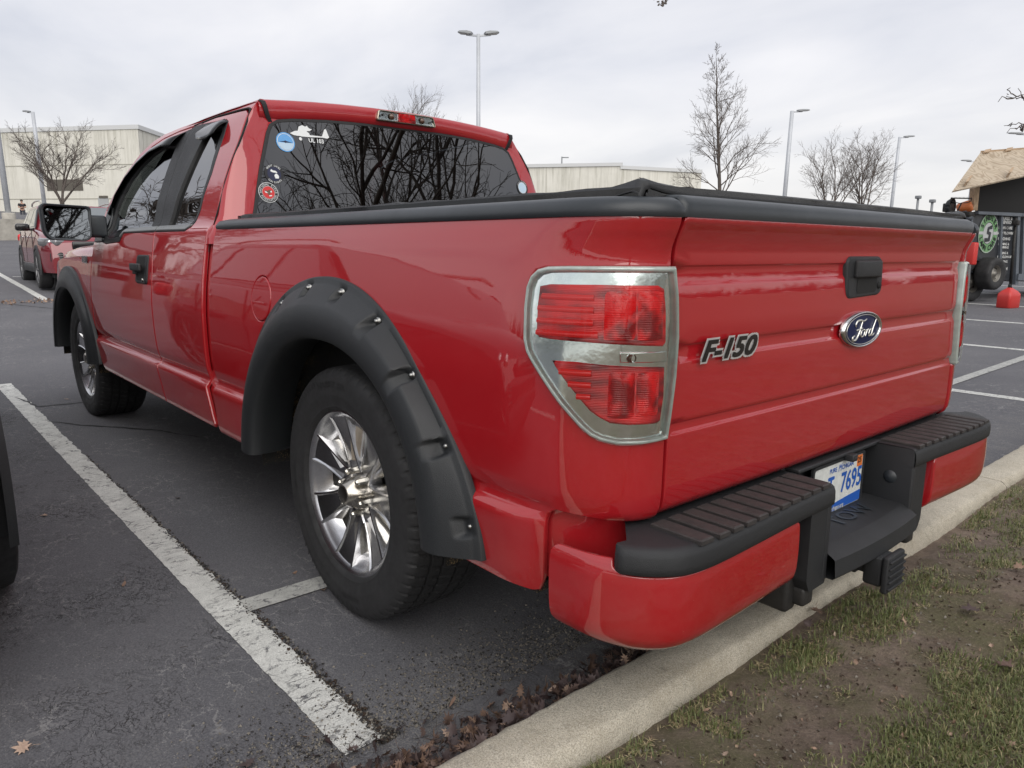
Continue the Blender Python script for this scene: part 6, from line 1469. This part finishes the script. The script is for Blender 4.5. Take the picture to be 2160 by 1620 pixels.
# unseen tree belt, added to close the horizon and darken low reflections
m, t, b = nodemat('unseen_woods'); P = gcoord(t); c = ramp_(t, noise_(t, P, .8, 8, .75), [(.35, (.035, .032, .028)), (.65, (.085, .075, .06))]); t.links.new(c, b.inputs['Base Color']); b.inputs['Roughness'].default_value = 1; M['woods'] = m
R_ = random.Random(44); q = MB()
for i in range(1500):
    a = math.radians(R_.uniform(8, 262)); d = R_.uniform(75, 120); x, y = d*math.cos(a), d*math.sin(a); z0 = gh(x, y) if x > 0 or y < 0 else 0; h = R_.uniform(4, 10)
    for k in range(7):
        aa = R_.uniform(0, 6.28); sp_ = R_.uniform(.3, 2.6); q.add([(x+math.cos(aa)*.2, y+math.sin(aa)*.2, z0+h*.1), (x+math.cos(aa)*.5+.15, y+math.sin(aa)*.5, z0+h*.1), (x+math.cos(aa)*sp_, y+math.sin(aa)*sp_, z0+h*R_.uniform(.6, 1))], [(0, 1, 2)])
o = q.build('added_woods', M['woods']); struct(o, 'stuff'); o['label'] = 'unseen belt of bare woods added far behind the camera and to its left'; o['category'] = 'woods'

# ------------------------------------------------------------------ person
def skin_fig(name, verts, edges, rad, mat, parent, sub=2):
    me = bpy.data.meshes.new(name); me.from_pydata(verts, edges, []); o = mkobj(name, me, parent); md = o.modifiers.new('skin', 'SKIN'); md.use_smooth_shade = True
    for v_, r in zip(me.skin_vertices[0].data, rad): v_.radius = (r, r)
    me.skin_vertices[0].data[0].use_root = True
    s_ = o.modifiers.new('sub', 'SUBSURF'); s_.levels = sub; s_.render_levels = sub; me.materials.append(mat); return o
M['skin'] = simple('skin', (.42, .25, .18), .6); M['cloth_dark'] = simple('dark_shirt', (.02, .02, .025), .85); M['trouser'] = simple('trousers', (.05, .055, .07), .85); M['hair'] = simple('dark_hair', (.03, .02, .015), .7)
pp = dep(47, 440, 60); pz = dep(47, 421, 60).z-1.76
per = thing('person', 'person in a dark short-sleeved shirt standing with folded arms beyond the wall at left', 'person', (pp.x, pp.y, pz), math.radians(170))
V_ = [(0, 0, .95), (0, 0, 1.12), (0, 0, 1.36), (0, 0, 1.47), (.01, 0, 1.52), (.02, 0, 1.60), (.02, 0, 1.70), (0, .10, .90), (.02, .11, .50), (0, .12, .09), (.12, .12, .04), (0, -.10, .90), (.02, -.11, .50), (0, -.12, .09), (.12, -.12, .04), (0, .19, 1.40), (.03, .25, 1.13), (.20, .05, 1.14), (.22, -.04, 1.16), (0, -.19, 1.40), (.03, -.25, 1.13), (.22, -.05, 1.10), (.24, .04, 1.12)]
E_ = [(0, 1), (1, 2), (2, 3), (3, 4), (4, 5), (5, 6), (0, 7), (7, 8), (8, 9), (9, 10), (0, 11), (11, 12), (12, 13), (13, 14), (2, 15), (15, 16), (16, 17), (17, 18), (2, 19), (19, 20), (20, 21), (21, 22)]
Rr_ = [.13, .13, .15, .07, .055, .085, .075, .09, .06, .045, .04, .09, .06, .045, .04, .065, .045, .035, .035, .065, .045, .035, .035]
body_ = skin_fig('body', V_, E_, Rr_, M['skin'], per)
skin_fig('shirt', [(0, 0, .98), (0, 0, 1.14), (0, 0, 1.38), (0, 0, 1.44), (0, .20, 1.39), (.02, .245, 1.22), (0, -.20, 1.39), (.02, -.245, 1.22)], [(0, 1), (1, 2), (2, 3), (2, 4), (4, 5), (2, 6), (6, 7)], [.15, .145, .165, .085, .08, .065, .08, .065], M['cloth_dark'], per)
skin_fig('trousers', [(0, 0, .98), (0, .10, .88), (.02, .11, .50), (0, .12, .12), (0, -.10, .88), (.02, -.11, .50), (0, -.12, .12)], [(0, 1), (1, 2), (2, 3), (0, 4), (4, 5), (5, 6)], [.145, .105, .075, .062, .105, .075, .062], M['trouser'], per)
q = MB(); q.lathe([(0, .125), (.06, .11), (.095, .06), (.10, .0), (.085, -.03)], 16, 'Z', (.0, 0, 1.64)); q.build('hair', M['hair'], per)

# ------------------------------------------------------------------ passenger cars
def car(loc, rz, body_mat, label, name='parked_suv', hls=1.0):
    """front faces local -x; origin on the ground under the middle"""
    root = thing(name, label, 'car', loc, rz)
    WB, XF, XR = 2.78, -1.42, 1.36; HW = .94; RW_ = .365
    # body side profile: x, lower z, belt z, half width factor
    def hwid(x, z):
        e_ = 1-.16*max(0, (abs(x+.02)-1.55)/.85)**2.2; tum = 1-.06*max(0, (z-.75)/.35)**1.5-.05*max(0, (.45-z)/.2)**1.5; return HW*e_*tum
    def topz(x):
        f = pchip([(-2.40, .60), (-2.36, .82), (-2.2, .93), (-1.8, 1.02), (-1.3, 1.09), (-1.0, 1.12), (0, 1.13), (1.4, 1.14), (2.1, 1.14), (2.36, 1.05), (2.40, .7)]); return f(x)
    q = MB(); xs_ = [-2.40, -2.385, -2.35, -2.28, -2.15, -1.95, -1.7, -1.4, -1.1, -.8, -.3, .3, .9, 1.3, 1.7, 2.0, 2.2, 2.33, 2.39]; P = []
    for x in xs_:
        zt = topz(x); row = []; zs = [.34, .42, .50, .60, .70, .80, .90, 1.0]
        zz = [z if z < zt-.06 else None for z in zs]; prof_ = []
        for z in np.linspace(.32, zt-.04, 8): prof_.append((hwid(x, z), z))
        w = prof_[-1][0]; prof_ += [(w*.985, zt-.015), (w*.93, zt), (w*.6, zt+.035*(1 if x < -1 else 0)), (0, zt+.045*(1 if x < -1 else 0))]
        P.append([(x, y, z) for y, z in prof_]+[(x, -y, z) for y, z in reversed(prof_[:-1])])
    q.grid(P); n_ = len(P[0]); q.add(P[0], [tuple(range(n_))]); q.add(P[-1], [tuple(range(n_))]); body = q.build('body', body_mat, root, auto=50)
    # greenhouse: roof shell, windows and pillars
    def gy(x, z): return (.86-.20*(max(0, z-1.12)/.55)**1.2)*(1-.05*max(0, (x-1.2)))
    def lr(z): w = (z-1.10)/.53; return -1.02+w*.98+.0, 2.05-w*.25-.22*w*w
    q = MB(); P = []
    for w in (0, .2, .5, .8, .93, .98, 1.0):
        z = 1.10+.53*w; a, b_ = lr(z); ring = []
        for k in range(33):
            t__ = k/32; x = a+(b_-a)*t__; end = min(1, min(t__, 1-t__)/.09); y = gy(x, z)*(1-(1-end)**2.2*.55)*(1 if w < .95 else .96-.06*(w > .99)); ring.append((x, y, z))
        ring = ring+[(x, -y, z) for x, y, z in reversed(ring)]; P.append(ring+[ring[0]])
    q.grid(P); top = P[-1][:-1]; cx_ = sum(p[0] for p in top)/len(top); q.add(top+[(cx_, 0, 1.665)], [(i, (i+1) % len(top), len(top)) for i in range(len(top))], True); q.build('roof', body_mat, root, auto=35)
    def sidewin(poly, nm, mat, off_=.006):
        for sg in (1, -1):
            q = MB(); q.prism([(x, z) for x, z in poly], off_-.02, off_, lambda x, z, h: (x, sg*(gy(x, z)+h), z)); q.build(nm, mat, root)
    sidewin([(-.80, 1.15), (-.20, 1.545), (.30, 1.565), (1.35, 1.545), (1.86, 1.30), (1.82, 1.20), (.3, 1.15)], 'window_surround', M['black_gloss'], .008)
    M.setdefault('car_glass', simple('reflective_car_glass', (.16, .18, .18), .06, .35, coat=1))
    sidewin([(-.66, 1.185), (-.17, 1.515), (.12, 1.53), (.16, 1.185)], 'side_window', M['car_glass'], .014); sidewin([(.23, 1.185), (.20, 1.53), (.98, 1.525), (1.12, 1.19)], 'side_window', M['car_glass'], .014); sidewin([(1.20, 1.19), (1.06, 1.52), (1.30, 1.51), (1.72, 1.30), (1.70, 1.22)], 'side_window', M['car_glass'], .014)
    q = MB(); q.grid([[(-1.005+w*.93-.012-.06*(1-(y)**2)*(1), y*(.80-.17*w), 1.13+.47*w) for y in np.linspace(-1, 1, 11)] for w in np.linspace(0, 1, 6)]); q.build('windscreen', M['car_glass'], root)
    # wheels, arches, cladding
    for x in (XF, XR):
        for sg in (1, -1):
            q = MB(); a_ = np.linspace(math.radians(-12), math.radians(192), 25)
            rows_ = [[(x+r*math.cos(a), sg*(hwid(x, .6)+h), .365+r*math.sin(a)) for r, h in ((.38, -.22), (.385, .0), (.395, .018), (.45, .016), (.46, -.01))] for a in a_]; q.grid(rows_); q.build('arch_cladding', M['black_tex'], root, auto=40)
            q = MB(); q.lathe([(.40, -.25), (.40, .006)], 28, 'Y', (x, 0, .365), a0=0, a1=PI*2); q.v = [(a, sg*(hwid(x, .6)+b_), max(.0+c if c > .33 else .33, .33)) for a, b_, c in q.v]; 
            q2 = MB(); q2.prism([(x+.385*math.cos(a), .365+.385*math.sin(a)) for a in np.linspace(math.radians(-5), math.radians(185), 20)], .0, .004, lambda a, c, h: (a, sg*(hwid(x, .6)+h+.0005), c)); q2.build('wheel_well', M['black'], root)
            wq = MB(); wq.lathe([(.24, -.19), (.33, -.215), (.362, -.19), (RW_, -.15), (RW_, -.02), (.358, .006), (.33, .018), (.27, .016), (.245, .004)], 48, 'Y'); w_o = wq.build('wheel', M['tyre'], root); w_o.location = (x, sg*(hwid(x, .6)+.008), RW_); w_o.rotation_euler = (0, 0, 0 if sg > 0 else PI)
            rq = MB(); rq.lathe([(.248, .004), (.25, .010), (.238, .006), (.23, -.02)], 40, 'Y')
            for k in range(10):
                a = 2*PI*k/10; rq.grid([[(r*math.cos(a)-o_*math.sin(a), h, r*math.sin(a)+o_*math.cos(a)) for o_, h in ((-w__, -.02), (-w__*.7, .004), (w__*.7, .004), (w__, -.02))] for r, w__ in ((.04, .020), (.12, .014), (.235, .022))])
            rq.lathe([(0, .008), (.05, .006), (.06, -.02)], 20, 'Y'); rim_ = rq.build('rim', M['car_rim'] if 'car_rim' in M else M.setdefault('car_rim', simple('machined_rim', (.16, .16, .165), .35, .8)), w_o, auto=40)
            dq = MB(); dq.lathe([(0, -.04), (.235, -.04)], 24, 'Y'); dq.build('rim_shadow', M['black'], w_o)
    for sg in (1, -1):
        q = MB(); q.grid([[(x, sg*(hwid(x, .4)+h), z) for h, z in ((-.03, .28), (.012, .30), (.018, .40), (.004, .46), (-.01, .465))] for x in np.linspace(-1.0, .95, 14)]); q.build('sill_cladding', M['black_tex'], root)
        q = MB(); q.grid([[(x, sg*(hwid(x, .47)+.012), z) for z in (.465, .48)] for x in np.linspace(-.95, .90, 10)]); q.build('sill_strip', M['bolt'], root)
        q = MB(); q.bbox((-.62, sg*1.05, 1.16), (.16, .24, .14), .045); q.bbox((-.60, sg*.92, 1.12), (.08, .16, .05), .015); q.build('side_mirror', M['black_gloss'], root)
        q = MB(); q.tube([(-.20, sg*.655, 1.66), (-.05, sg*.66, 1.705), (.6, sg*.665, 1.715), (1.3, sg*.645, 1.69), (1.5, sg*.63, 1.65)], .016, 8); q.build('roof_rail', M['bolt'], root)
        for xx in (-.18, .78): q = MB(); q.bbox((xx+.22, sg*(hwid(xx, .98)+.008), .985), (.20, .02, .028), .006); q.build('door_handle', M['chrome'], root)
        q = MB()
        for xx in (-.93, .19, 1.12): q.box((xx, sg*(hwid(xx, .75)-.003), .78), (.008, .012, .62))
        q.build('door_gap', M['black'], root)
        # head lamp
        q = MB(); hp = [(-2.30, .70, .86), (-2.02, .855, .90), (-1.92, .885, .945), (-2.02, .87, .965), (-2.22, .76, .945), (-2.335, .58, .90), (-2.36, .50, .87), (-2.34, .55, .825)]
        q.bbox((-2.15+.06*(1-hls), sg*(.765-.12*(1-hls)), .875), (.46*hls, .22*hls, .15*hls), .05*hls, Matrix.Rotation(sg*.62, 3, 'Z')); hl = q.build('headlight', M['hl_glass'] if 'hl_glass' in M else M.setdefault('hl_glass', simple('headlamp_glass', (.24, .24, .25), .08, .5, coat=1)), root)
        for yy, xx, rr in ((.70, -2.335, .042), (.80, -2.275, .038)): q = MB(); q.lathe([(0, -.012), (rr*.7, -.010), (rr, 0), (rr*1.1, .01)], 16, 'X', (xx, sg*yy, .875)); q.build('projector_lens', M['chrome'], hl)
        q = MB(); q.bbox((-2.12, sg*(.875-.10*(1-hls)), .89), (.12, .03, .07), .012, Matrix.Rotation(sg*.5, 3, 'Z')); q.build('turn_signal', M['amber'] if 'amber' in M else M.setdefault('amber', simple('amber_lens', (.65, .38, .18), .2, coat=1)), hl)
        q = MB(); q.bbox((-2.335, sg*.72, .60), (.10, .22, .20), .04, Matrix.Rotation(sg*-.35, 3, 'Z')); ft = q.build('air_intake', M['black_tex'], root)
        q = MB(); [q.box((-2.388, sg*.71, .54+.038*i), (.02, .17, .012), Matrix.Rotation(sg*-.35, 3, 'Z')) for i in range(4)]; q.build('intake_slats', M['grey_trim'], ft)
        q = MB(); q.bbox((2.33, sg*.72, .98), (.14, .34, .16), .04); q.build('tail_light', M['red_lens'], root)
    q = MB(); q.bbox((-2.385, 0, .82), (.06, .95, .15), .03); q.build('grille', M['black_gloss'], root); q = MB(); q.bbox((-2.36, 0, .42), (.16, 1.5, .18), .05); q.build('lower_bumper', M['black_tex'], root)
    q = MB(); q.box((0, 0, .30), (4.4, 1.55, .12)); q.build('underbody', M['black'], root)
    return root
M['suv_paint'] = paint('wine_red_paint', (.20, .018, .028), .4); M['dark_paint'] = paint('dark_maroon_paint', (.035, .006, .012), .3)
car((15.95, -1.42, .33), math.radians(-2.5), M['suv_paint'], 'wine-red suv with roof rails facing the camera beyond the truck mirror at far left')
nc = car((2.43, 2.715, 0), 0, M['dark_paint'], 'dark maroon car in the next bay, its front tyre showing at the left edge', 'parked_car', .5)
for ch in list(nc.children):
    if ch.name.startswith('side_mirror'): bpy.data.objects.remove(ch)
# ------------------------------------------------------------------ landscaping trailer at right
TP = Vector((gnd(2052, 648).x, gnd(2052, 648).y, 0)); TP = CAMP+ray(2056, 600)*14.4; TP.z = 0
TE = Vector((math.cos(math.radians(-102)), math.sin(math.radians(-102)), 0)); TN = Vector((TE.y, -TE.x, 0)).normalized()
if TN.dot(CAMP-TP) < 0: TN = -TN
def tp(px, py, off_=0.0): return ipt(px, py, TP+TN*off_, TN)
TB = -TN*2.0     # trailer depth
M['tr_black'] = simple('trailer_black_paint', (.028, .031, .037), .42, coat=.2, vary=.25, vscale=3); M['tr_grey'] = simple('trailer_grey_frame', (.10, .115, .135), .45, vary=.2, vscale=4)
m, t, b = nodemat('weathered_plywood'); tcn = nn(t, 'ShaderNodeTexCoord'); P = tcn.outputs['Object']
ns = nn(t, 'ShaderNodeTexNoise', i_Scale=1.6, i_Detail=2); t.links.new(P, ns.inputs['Vector']); f_ = mathn(t, 'FRACT', mathn(t, 'MULTIPLY', ns.outputs['Fac'], 16.0)); g_ = mathn(t, 'ABSOLUTE', mathn(t, 'SUBTRACT', f_, .5))
c = mixc(t, mathn(t, 'MULTIPLY', mapr(t, g_, .05, .30, 1, 0), .7), (.44, .37, .28, 1), (.24, .18, .12, 1)); c = mixc(t, mapr(t, noise_(t, P, 5, 5, .7), .4, .7, 0, .4), c, (.30, .25, .19, 1)); t.links.new(c, b.inputs['Base Color']); b.inputs['Roughness'].default_value = .85; M['plywood'] = m
M['wood'] = simple('lumber', (.36, .26, .17), .8, vary=.3, vscale=12)
M['logo_green'] = simple('logo_green', (.15, .30, .14), .6); M['logo_grey'] = simple('logo_grey', (.42, .44, .44), .5); M['lettering'] = simple('lettering_white', (.55, .56, .55), .5)
trl = thing('landscaping_trailer', 'black dump trailer with a green round logo and a plywood roof at the right edge', 'trailer', tuple(TP))
def L_(p): return Vector(p)-TP
def slabp(mb, P, thick, dirv, mi=0):
    n = len(P); q_ = [L_(p) for p in P]+[L_(p)+dirv*thick for p in P]; mb.add(q_, [tuple(range(n)), tuple(range(2*n-1, n-1, -1))]+[(i, (i+1) % n, (i+1) % n+n, i+n) for i in range(n)], False, mi)
q = MB(); slabp(q, [tp(2046, 508), tp(2055, 449), tp(2139, 455), tp(2134, 592), tp(2072, 588), tp(2052, 575)], .05, -TN)
slabp(q, [tp(2142, 455), tp(2260, 462), tp(2260, 600), tp(2136, 590)], .05, -TN); side = q.build('side_panel', M['tr_black'], trl)
q = MB(); slabp(q, [tp(2053, 446), tp(2146, 450), tp(2146, 457), tp(2053, 452)], .10, TN); slabp(q, [tp(2147, 450), tp(2260, 457), tp(2260, 463), tp(2147, 457)], .10, TN)
slabp(q, [tp(2107, 455), tp(2111, 455), tp(2106, 592), tp(2102, 592)], .05, TN); slabp(q, [tp(2139, 452), tp(2144, 452), tp(2139, 600), tp(2133, 600)], .08, TN); slabp(q, [tp(2136, 577), tp(2260, 586), tp(2260, 600), tp(2134, 590)], .12, TN)
for k in range(3): slabp(q, [tp(2154+k*22, 460), tp(2158+k*22, 460), tp(2154+k*22, 586), tp(2150+k*22, 586)], .05, TN)
q.build('frame', M['tr_grey'], trl)
# sloping nose plate and far side
q = MB(); a, b_, c_, d_ = tp(2055, 449), tp(2046, 508), tp(2052, 575), tp(2046, 508); TB = -TN*1.2
slabp(q, [a, b_, b_+TB, a+TB], .05, -TE); slabp(q, [b_, c_, c_+TB, b_+TB], .05, -TE); q.build('nose_plate', M['tr_grey'], trl)
q = MB(); slabp(q, [tp(2055, 449)+TB, tp(2260, 462)+TB, tp(2260, 600)+TB, tp(2052, 580)+TB], .05, TN); slabp(q, [tp(2052, 578), tp(2260, 598), tp(2260, 598)+TB, tp(2052, 578)+TB], .06, Vector((0, 0, 1))); q.build('floor_and_far_wall', M['tr_black'], trl)
# flat black sheet painted as the shaded interior under the roof
q = MB(); slabp(q, [tp(2066, 378, -.12), tp(2260, 352, -.12), tp(2260, 458, -.12), tp(2062, 450, -.12)], .05, -TN); q.build('box_interior_shade', M['black'], trl)
q = MB(); slabp(q, [tp(2056, 393), tp(2067, 393), tp(2062, 444), tp(2053, 444)], .09, -TN); q.build('corner_post', M['wood'], trl)
A_, B_ = tp(2009, 403, .55), tp(2240, 354, .55); C_, D_ = tp(2250, 308, -.25), tp(2068, 322, -.25)
nr = (B_-A_).cross(D_-A_).normalized(); nr = nr if nr.z > 0 else -nr
ro = mkobj('roof_sheet', MB().mesh('x', M['plywood']), trl) if False else None
q = MB(); slabp(q, [A_, B_, C_, D_], .03, -nr); roof_ = q.build('plywood_roof', M['plywood'], trl)
q = MB(); u_ = (B_-A_).normalized(); w_ = (D_-A_).normalized(); LW = (B_-A_).length
for k, (al, up_) in enumerate(((.25, .03), (1.55, .03), (2.9, .03))):
    p = A_+u_*(al)+w_*.10+nr*.02; q = MB(); slabp(q, [p, p+u_*.09, p+u_*.09+w_*.35, p+w_*.35], .09, nr); q.build('roof_cleat', M['wood'], roof_)
for al in (.10, .85, 1.6, 2.35):
    p = D_+(C_-D_).normalized()*al-w_*.14+nr*.01; q = MB(); slabp(q, [p, p+u_*.22, p+u_*.22+w_*.20, p+w_*.20], .03, nr); q.build('roof_cleat', M['wood'], roof_)
q = MB(); q.grid([[L_(D_)+(C_-D_).normalized()*x+Vector((0, 0, z)) for z in (.0, .035)] for x in (0, 4)]); q.build('roof_edge', M['wood'], roof_)
# logo and lettering, set 5 mm off the panel
LC = tp(2084, 492, .006); HR = (tp(2084, 451, .006)-tp(2084, 534, .006)).length/2
def lg(x, y, h=0): return L_(LC)+TE*x*.86+Vector((0, 0, 1))*y+TN*(h)
q = MB()
def ring(r0, r1, h, mi, n=48, a0=0, a1=2*PI):
    aa = np.linspace(a0, a1, n+1); q.add([lg(r*math.cos(a), r*math.sin(a), h) for a in aa for r in (r0, r1)], [(2*i, 2*i+1, 2*i+3, 2*i+2) for i in range(n)], False, mi)
ring(.0, HR*.52, .004, 1); ring(HR*.55, HR, .004, 0); ring(HR*.95, HR*.985, .008, 1)
for sg in (-1, 1): q.add([lg(sg*x, y, .010) for x, y in ((HR*.5, -.07*HR), (HR, -.07*HR), (HR, .08*HR), (HR*.5, .08*HR))], [(0, 1, 2, 3)], False, 1)
arc_text(q, 'SINDLER', HR*.36, HR*.77, PI/2, 2.2, lambda x, y, z: lg(x, y, .012), 2, False, .004); arc_text(q, 'LAWN CARE', HR*.36, HR*.77, -PI/2, 2.4, lambda x, y, z: lg(x, y, .012), 2, True, .004)
S_ = [(-.25, -.40), (.12, -.40), (.12, .02), (-.10, .02), (-.10, .10), (.30, .10), (.25, .40), (-.18, .40), (-.22, .0), (-.02, -.0), (-.02, -.28), (-.30, -.28)]
S_ = [(.30, .42), (-.12, .30), (-.16, -.02), (.06, -.06), (.04, -.24), (-.34, -.24), (-.30, -.44), (.20, -.40), (.26, .04), (.02, .10), (.04, .20), (.34, .22)]
q.prism([(x*HR, y*HR) for x, y in S_], .012, .014, lambda x, y, h: lg(x, y, h), 2)
lgo = q.mesh('round_logo', [M['logo_green'], M['logo_grey'], M['tr_black']], fixn=False); mkobj('round_logo', lgo, trl)
for txt, px, py, sz in (('INSURED &', 2122, 461, 9), ('LICENSED', 2121, 469, 9), ('LAWN CARE', 2121, 481, 8), ('SNOW PLOWING', 2121, 492, 8), ('MULCHING', 2118, 504, 8), ('PRUNING &', 2117, 515, 7), ('TRIMMING', 2117, 522, 7), ('SPRING &', 2117, 534, 7), ('FALL CLEAN UP', 2119, 542, 7), ('EDGING', 2117, 552, 7), ('3884', 2119, 567, 10)):
    c0 = tp(px, py, .01); s_m = sz*14.5/1551*.98; q = MB(); put_text(q, txt, s_m, lambda x, y, z, c0=c0: L_(c0)+TE*x*1.15+Vector((0, 0, 1))*y+TN*z, 0, .004); q.build('lettering_line', M['lettering'], trl)
# running gear
def twheel(c, R, w, nm, rimr=.52):
    q = MB(); q.lathe([(R*rimr, -w*.5), (R*.9, -w*.55), (R*.98, -w*.45), (R, -w*.3), (R, w*.3), (R*.98, w*.45), (R*.9, w*.55), (R*.7, w*.56), (R*rimr, w*.45)], 40, 'Y', mod=lambda r, h, a, j: r-(.012*R/.35 if (3 <= j <= 5 and int(a*50/PI) % 2) else 0)); o = q.build(nm, M['tyre'], trl); o.location = L_(c); o.rotation_euler.z = math.atan2(TN.y, TN.x)-PI/2
    q = MB(); q.lathe([(R*rimr, w*.45), (R*(rimr-.03), w*.40), (R*(rimr-.06), w*.15), (R*.36, w*.10), (R*.30, w*.28), (R*.14, w*.30), (R*.12, w*.42), (0, w*.42)], 32, 'Y', mod=lambda r, h, a, j: r); q.build('rim', M['bolt2'] if 'bolt2' in M else M.setdefault('bolt2', simple('grey_steel_rim', (.20, .19, .17), .5, .5)), o)
    q = MB()
    for k in range(8): a = 2*PI*k/8; q.lathe([(0, w*.24), (R*.055, w*.235)], 10, 'Y', (R*.41*math.cos(a), 0.0, R*.41*math.sin(a)))
    q.build('rim_hole', M['black'], o); return o
sp_c = tp(2088, 577, .20); twheel(sp_c, 41*14.3/1551*.84, .26, 'spare_wheel', .50)
for k in range(2):
    c_ = tp(2046, 610, -.10)-TE*(.12+.95*k); c_.z = gh(c_.x, c_.y)+.40; twheel(c_, .40, .26, 'wheel', .55)
q = MB(); fc = tp(2046, 610, .0)-TE*.12; fc.z = gh(fc.x, fc.y)+.40
q.grid([[L_(fc)+TE*(.45*math.cos(a))+Vector((0, 0, .45*math.sin(a)))+TN*h for h in (-.30, .06)] for a in np.linspace(math.radians(-20), math.radians(200), 16)]); o = q.build('fender', M['tr_black'], trl); md = o.modifiers.new('s', 'SOLIDIFY'); md.thickness = .02
q = MB(); p = tp(2042, 535, .12); q.bbox(L_(p), (.14, .30, .42), .03, Matrix.Rotation(math.atan2(TE.y, TE.x), 3, 'Z')); q.build('fuel_jug', M['jug_red'] if 'jug_red' in M else M.setdefault('jug_red', simple('red_jug_plastic', (.50, .035, .03), .4)), trl)
q = MB(); 
for py in (533, 555): p = tp(2051, py, .16); q.bbox(L_(p), (.10, .10, .06), .015)
q.build('strap', M['amber'], trl)
# jack post on the corner
q = MB(); a = tp(2143, 460, .14); b_ = tp(2131, 606, .14); q.tube([L_(a), L_(b_)], .028, 8); q.bbox(L_(tp(2143, 470, .18)), (.12, .12, .10), .02); q.build('jack_post', M['steel_dark'], trl)
# fuel can on the ground
gp_ = gnd(2125, 649); can = thing('fuel_can', 'small red fuel can standing on the asphalt in front of the trailer', 'fuel can', tuple(gp_), math.atan2(TE.y, TE.x))
q = MB(); P = []
for z, s_ in ((0, .92), (.015, 1), (.20, 1), (.25, .97), (.30, .70), (.345, .30), (.36, .22)): P.append([(x*s_*.18, y*s_*.12, z) for x, y in rnd([(-1, -1), (1, -1), (1, 1), (-1, 1)], .3, 3)])
q.grid([r+[r[0]] for r in P]); q.add(P[0], [tuple(range(len(P[0])))]); q.add(P[-1], [tuple(range(len(P[-1])))]); q.build('can', M['jug_red'], can, auto=50)
q = MB(); q.tube([(0, 0, .34), (-.02, 0, .42)], [.035, .025], 10); q.build('cap', M['black'], can); q = MB(); q.bbox((.02, -.122 if TN.dot(Vector((0, 1, 0))) < 0 else .122, .14), (.08, .006, .11), .002); q.build('label', M['amber'], can)
# load heaped on the trailer: helmet, hose, rake
def tg_(nm, label, cat, px, py, off_=-.1): return thing(nm, label, cat, tuple(tp(px, py, off_)))
h_ = tg_('tool_box', 'orange-red engine cover heaped on the trailer nose', 'engine cover', 2035, 438); q = MB(); q.bbox((0, 0, 0), (.26, .22, .18), .06, Matrix.Rotation(.5, 3, 'X') @ Matrix.Rotation(.4, 3, 'Y')); M['orange'] = simple('orange_plastic', (.55, .16, .05), .5); q.build('cover', M['orange'], h_)
q = MB(); q.bbox((-.02, .04, -.13), (.30, .30, .10), .03); q.tube([(.1, .1, -.1), (.2, .25, 0), (.15, .4, .05)], .02, 6); q.build('engine', M['steel_dark'], h_)
h_ = tg_('hose_coil', 'black coiled hose on the trailer nose left of the orange cover', 'hose', 2008, 436)
q = MB()
for k in range(4): q.tube([(.02*k, .17*math.cos(a)*(1-.07*k), .17*math.sin(a)*(.9-.08*k)) for a in np.linspace(0, 2*PI, 22)], .014, 6)
hs_ = q.build('hose', M['black_tex'], h_); q = MB(); q.bbox((.05, .03, -.02), (.14, .2, .16), .02); q.bbox((.0, -.12, -.12), (.2, .3, .08), .02); q.build('reel', M['steel_dark'], h_)
rk = tg_('garden_rake', 'metal garden rake sticking up above the trailer load', 'rake', 2028, 424, .0); q = MB(); a = L_(tp(2006, 418)); b_ = L_(tp(2050, 419)); o_ = L_(tp(2028, 424))
def rp(px, py): return tp(px, py, 0)-tp(2028, 424, 0)
q.tube([rp(2006, 418), rp(2050, 419)], .010, 6)
for k in range(16): q.tube([rp(2007+2.8*k, 418), rp(2007+2.8*k, 415.5)], .005, 4)
q.tube([rp(2006, 418), rp(2007, 424), rp(2014, 427), rp(2026, 429)], .008, 6); q.tube([rp(2050, 419), rp(2048, 424), rp(2042, 427), rp(2030, 428)], .008, 6); q.tube([rp(2028, 428), rp(2020, 446)], .014, 6); q.build('rake_head', M['steel_dark'], rk)
h_ = tg_('tarp_bundle', 'grey tarpaulin bundle between the orange cover and the trailer wall', 'tarpaulin', 2040, 452, -.05); q = MB(); q.bbox((0, .05, -.05), (.22, .22, .12), .05); q.bbox((.05, .02, .03), (.12, .14, .08), .03); q.build('bundle', M['tr_grey'], h_)
# distant post tops showing over the bed cover
for k, (px, py, d) in enumerate(((1937, 416, 60), (1967, 424, 58))):
    t_ = thing('bollard_light', ('short dark post far off above the bed cover, left of two', 'short dark post far off above the bed cover, right of two')[k], 'post', (dep(px, py, d).x, dep(px, py, d).y, 1.3)); H = dep(px, py, d).z-1.3; q = MB(); q.tube([(0, 0, 0), (0, 0, H)], .10, 8); q.build('post', M['lamp_head'], t_); q = MB(); q.bbox((0, 0, H), (.4, .4, .25), .05); q.build('post_head', M['lamp_head'], t_)
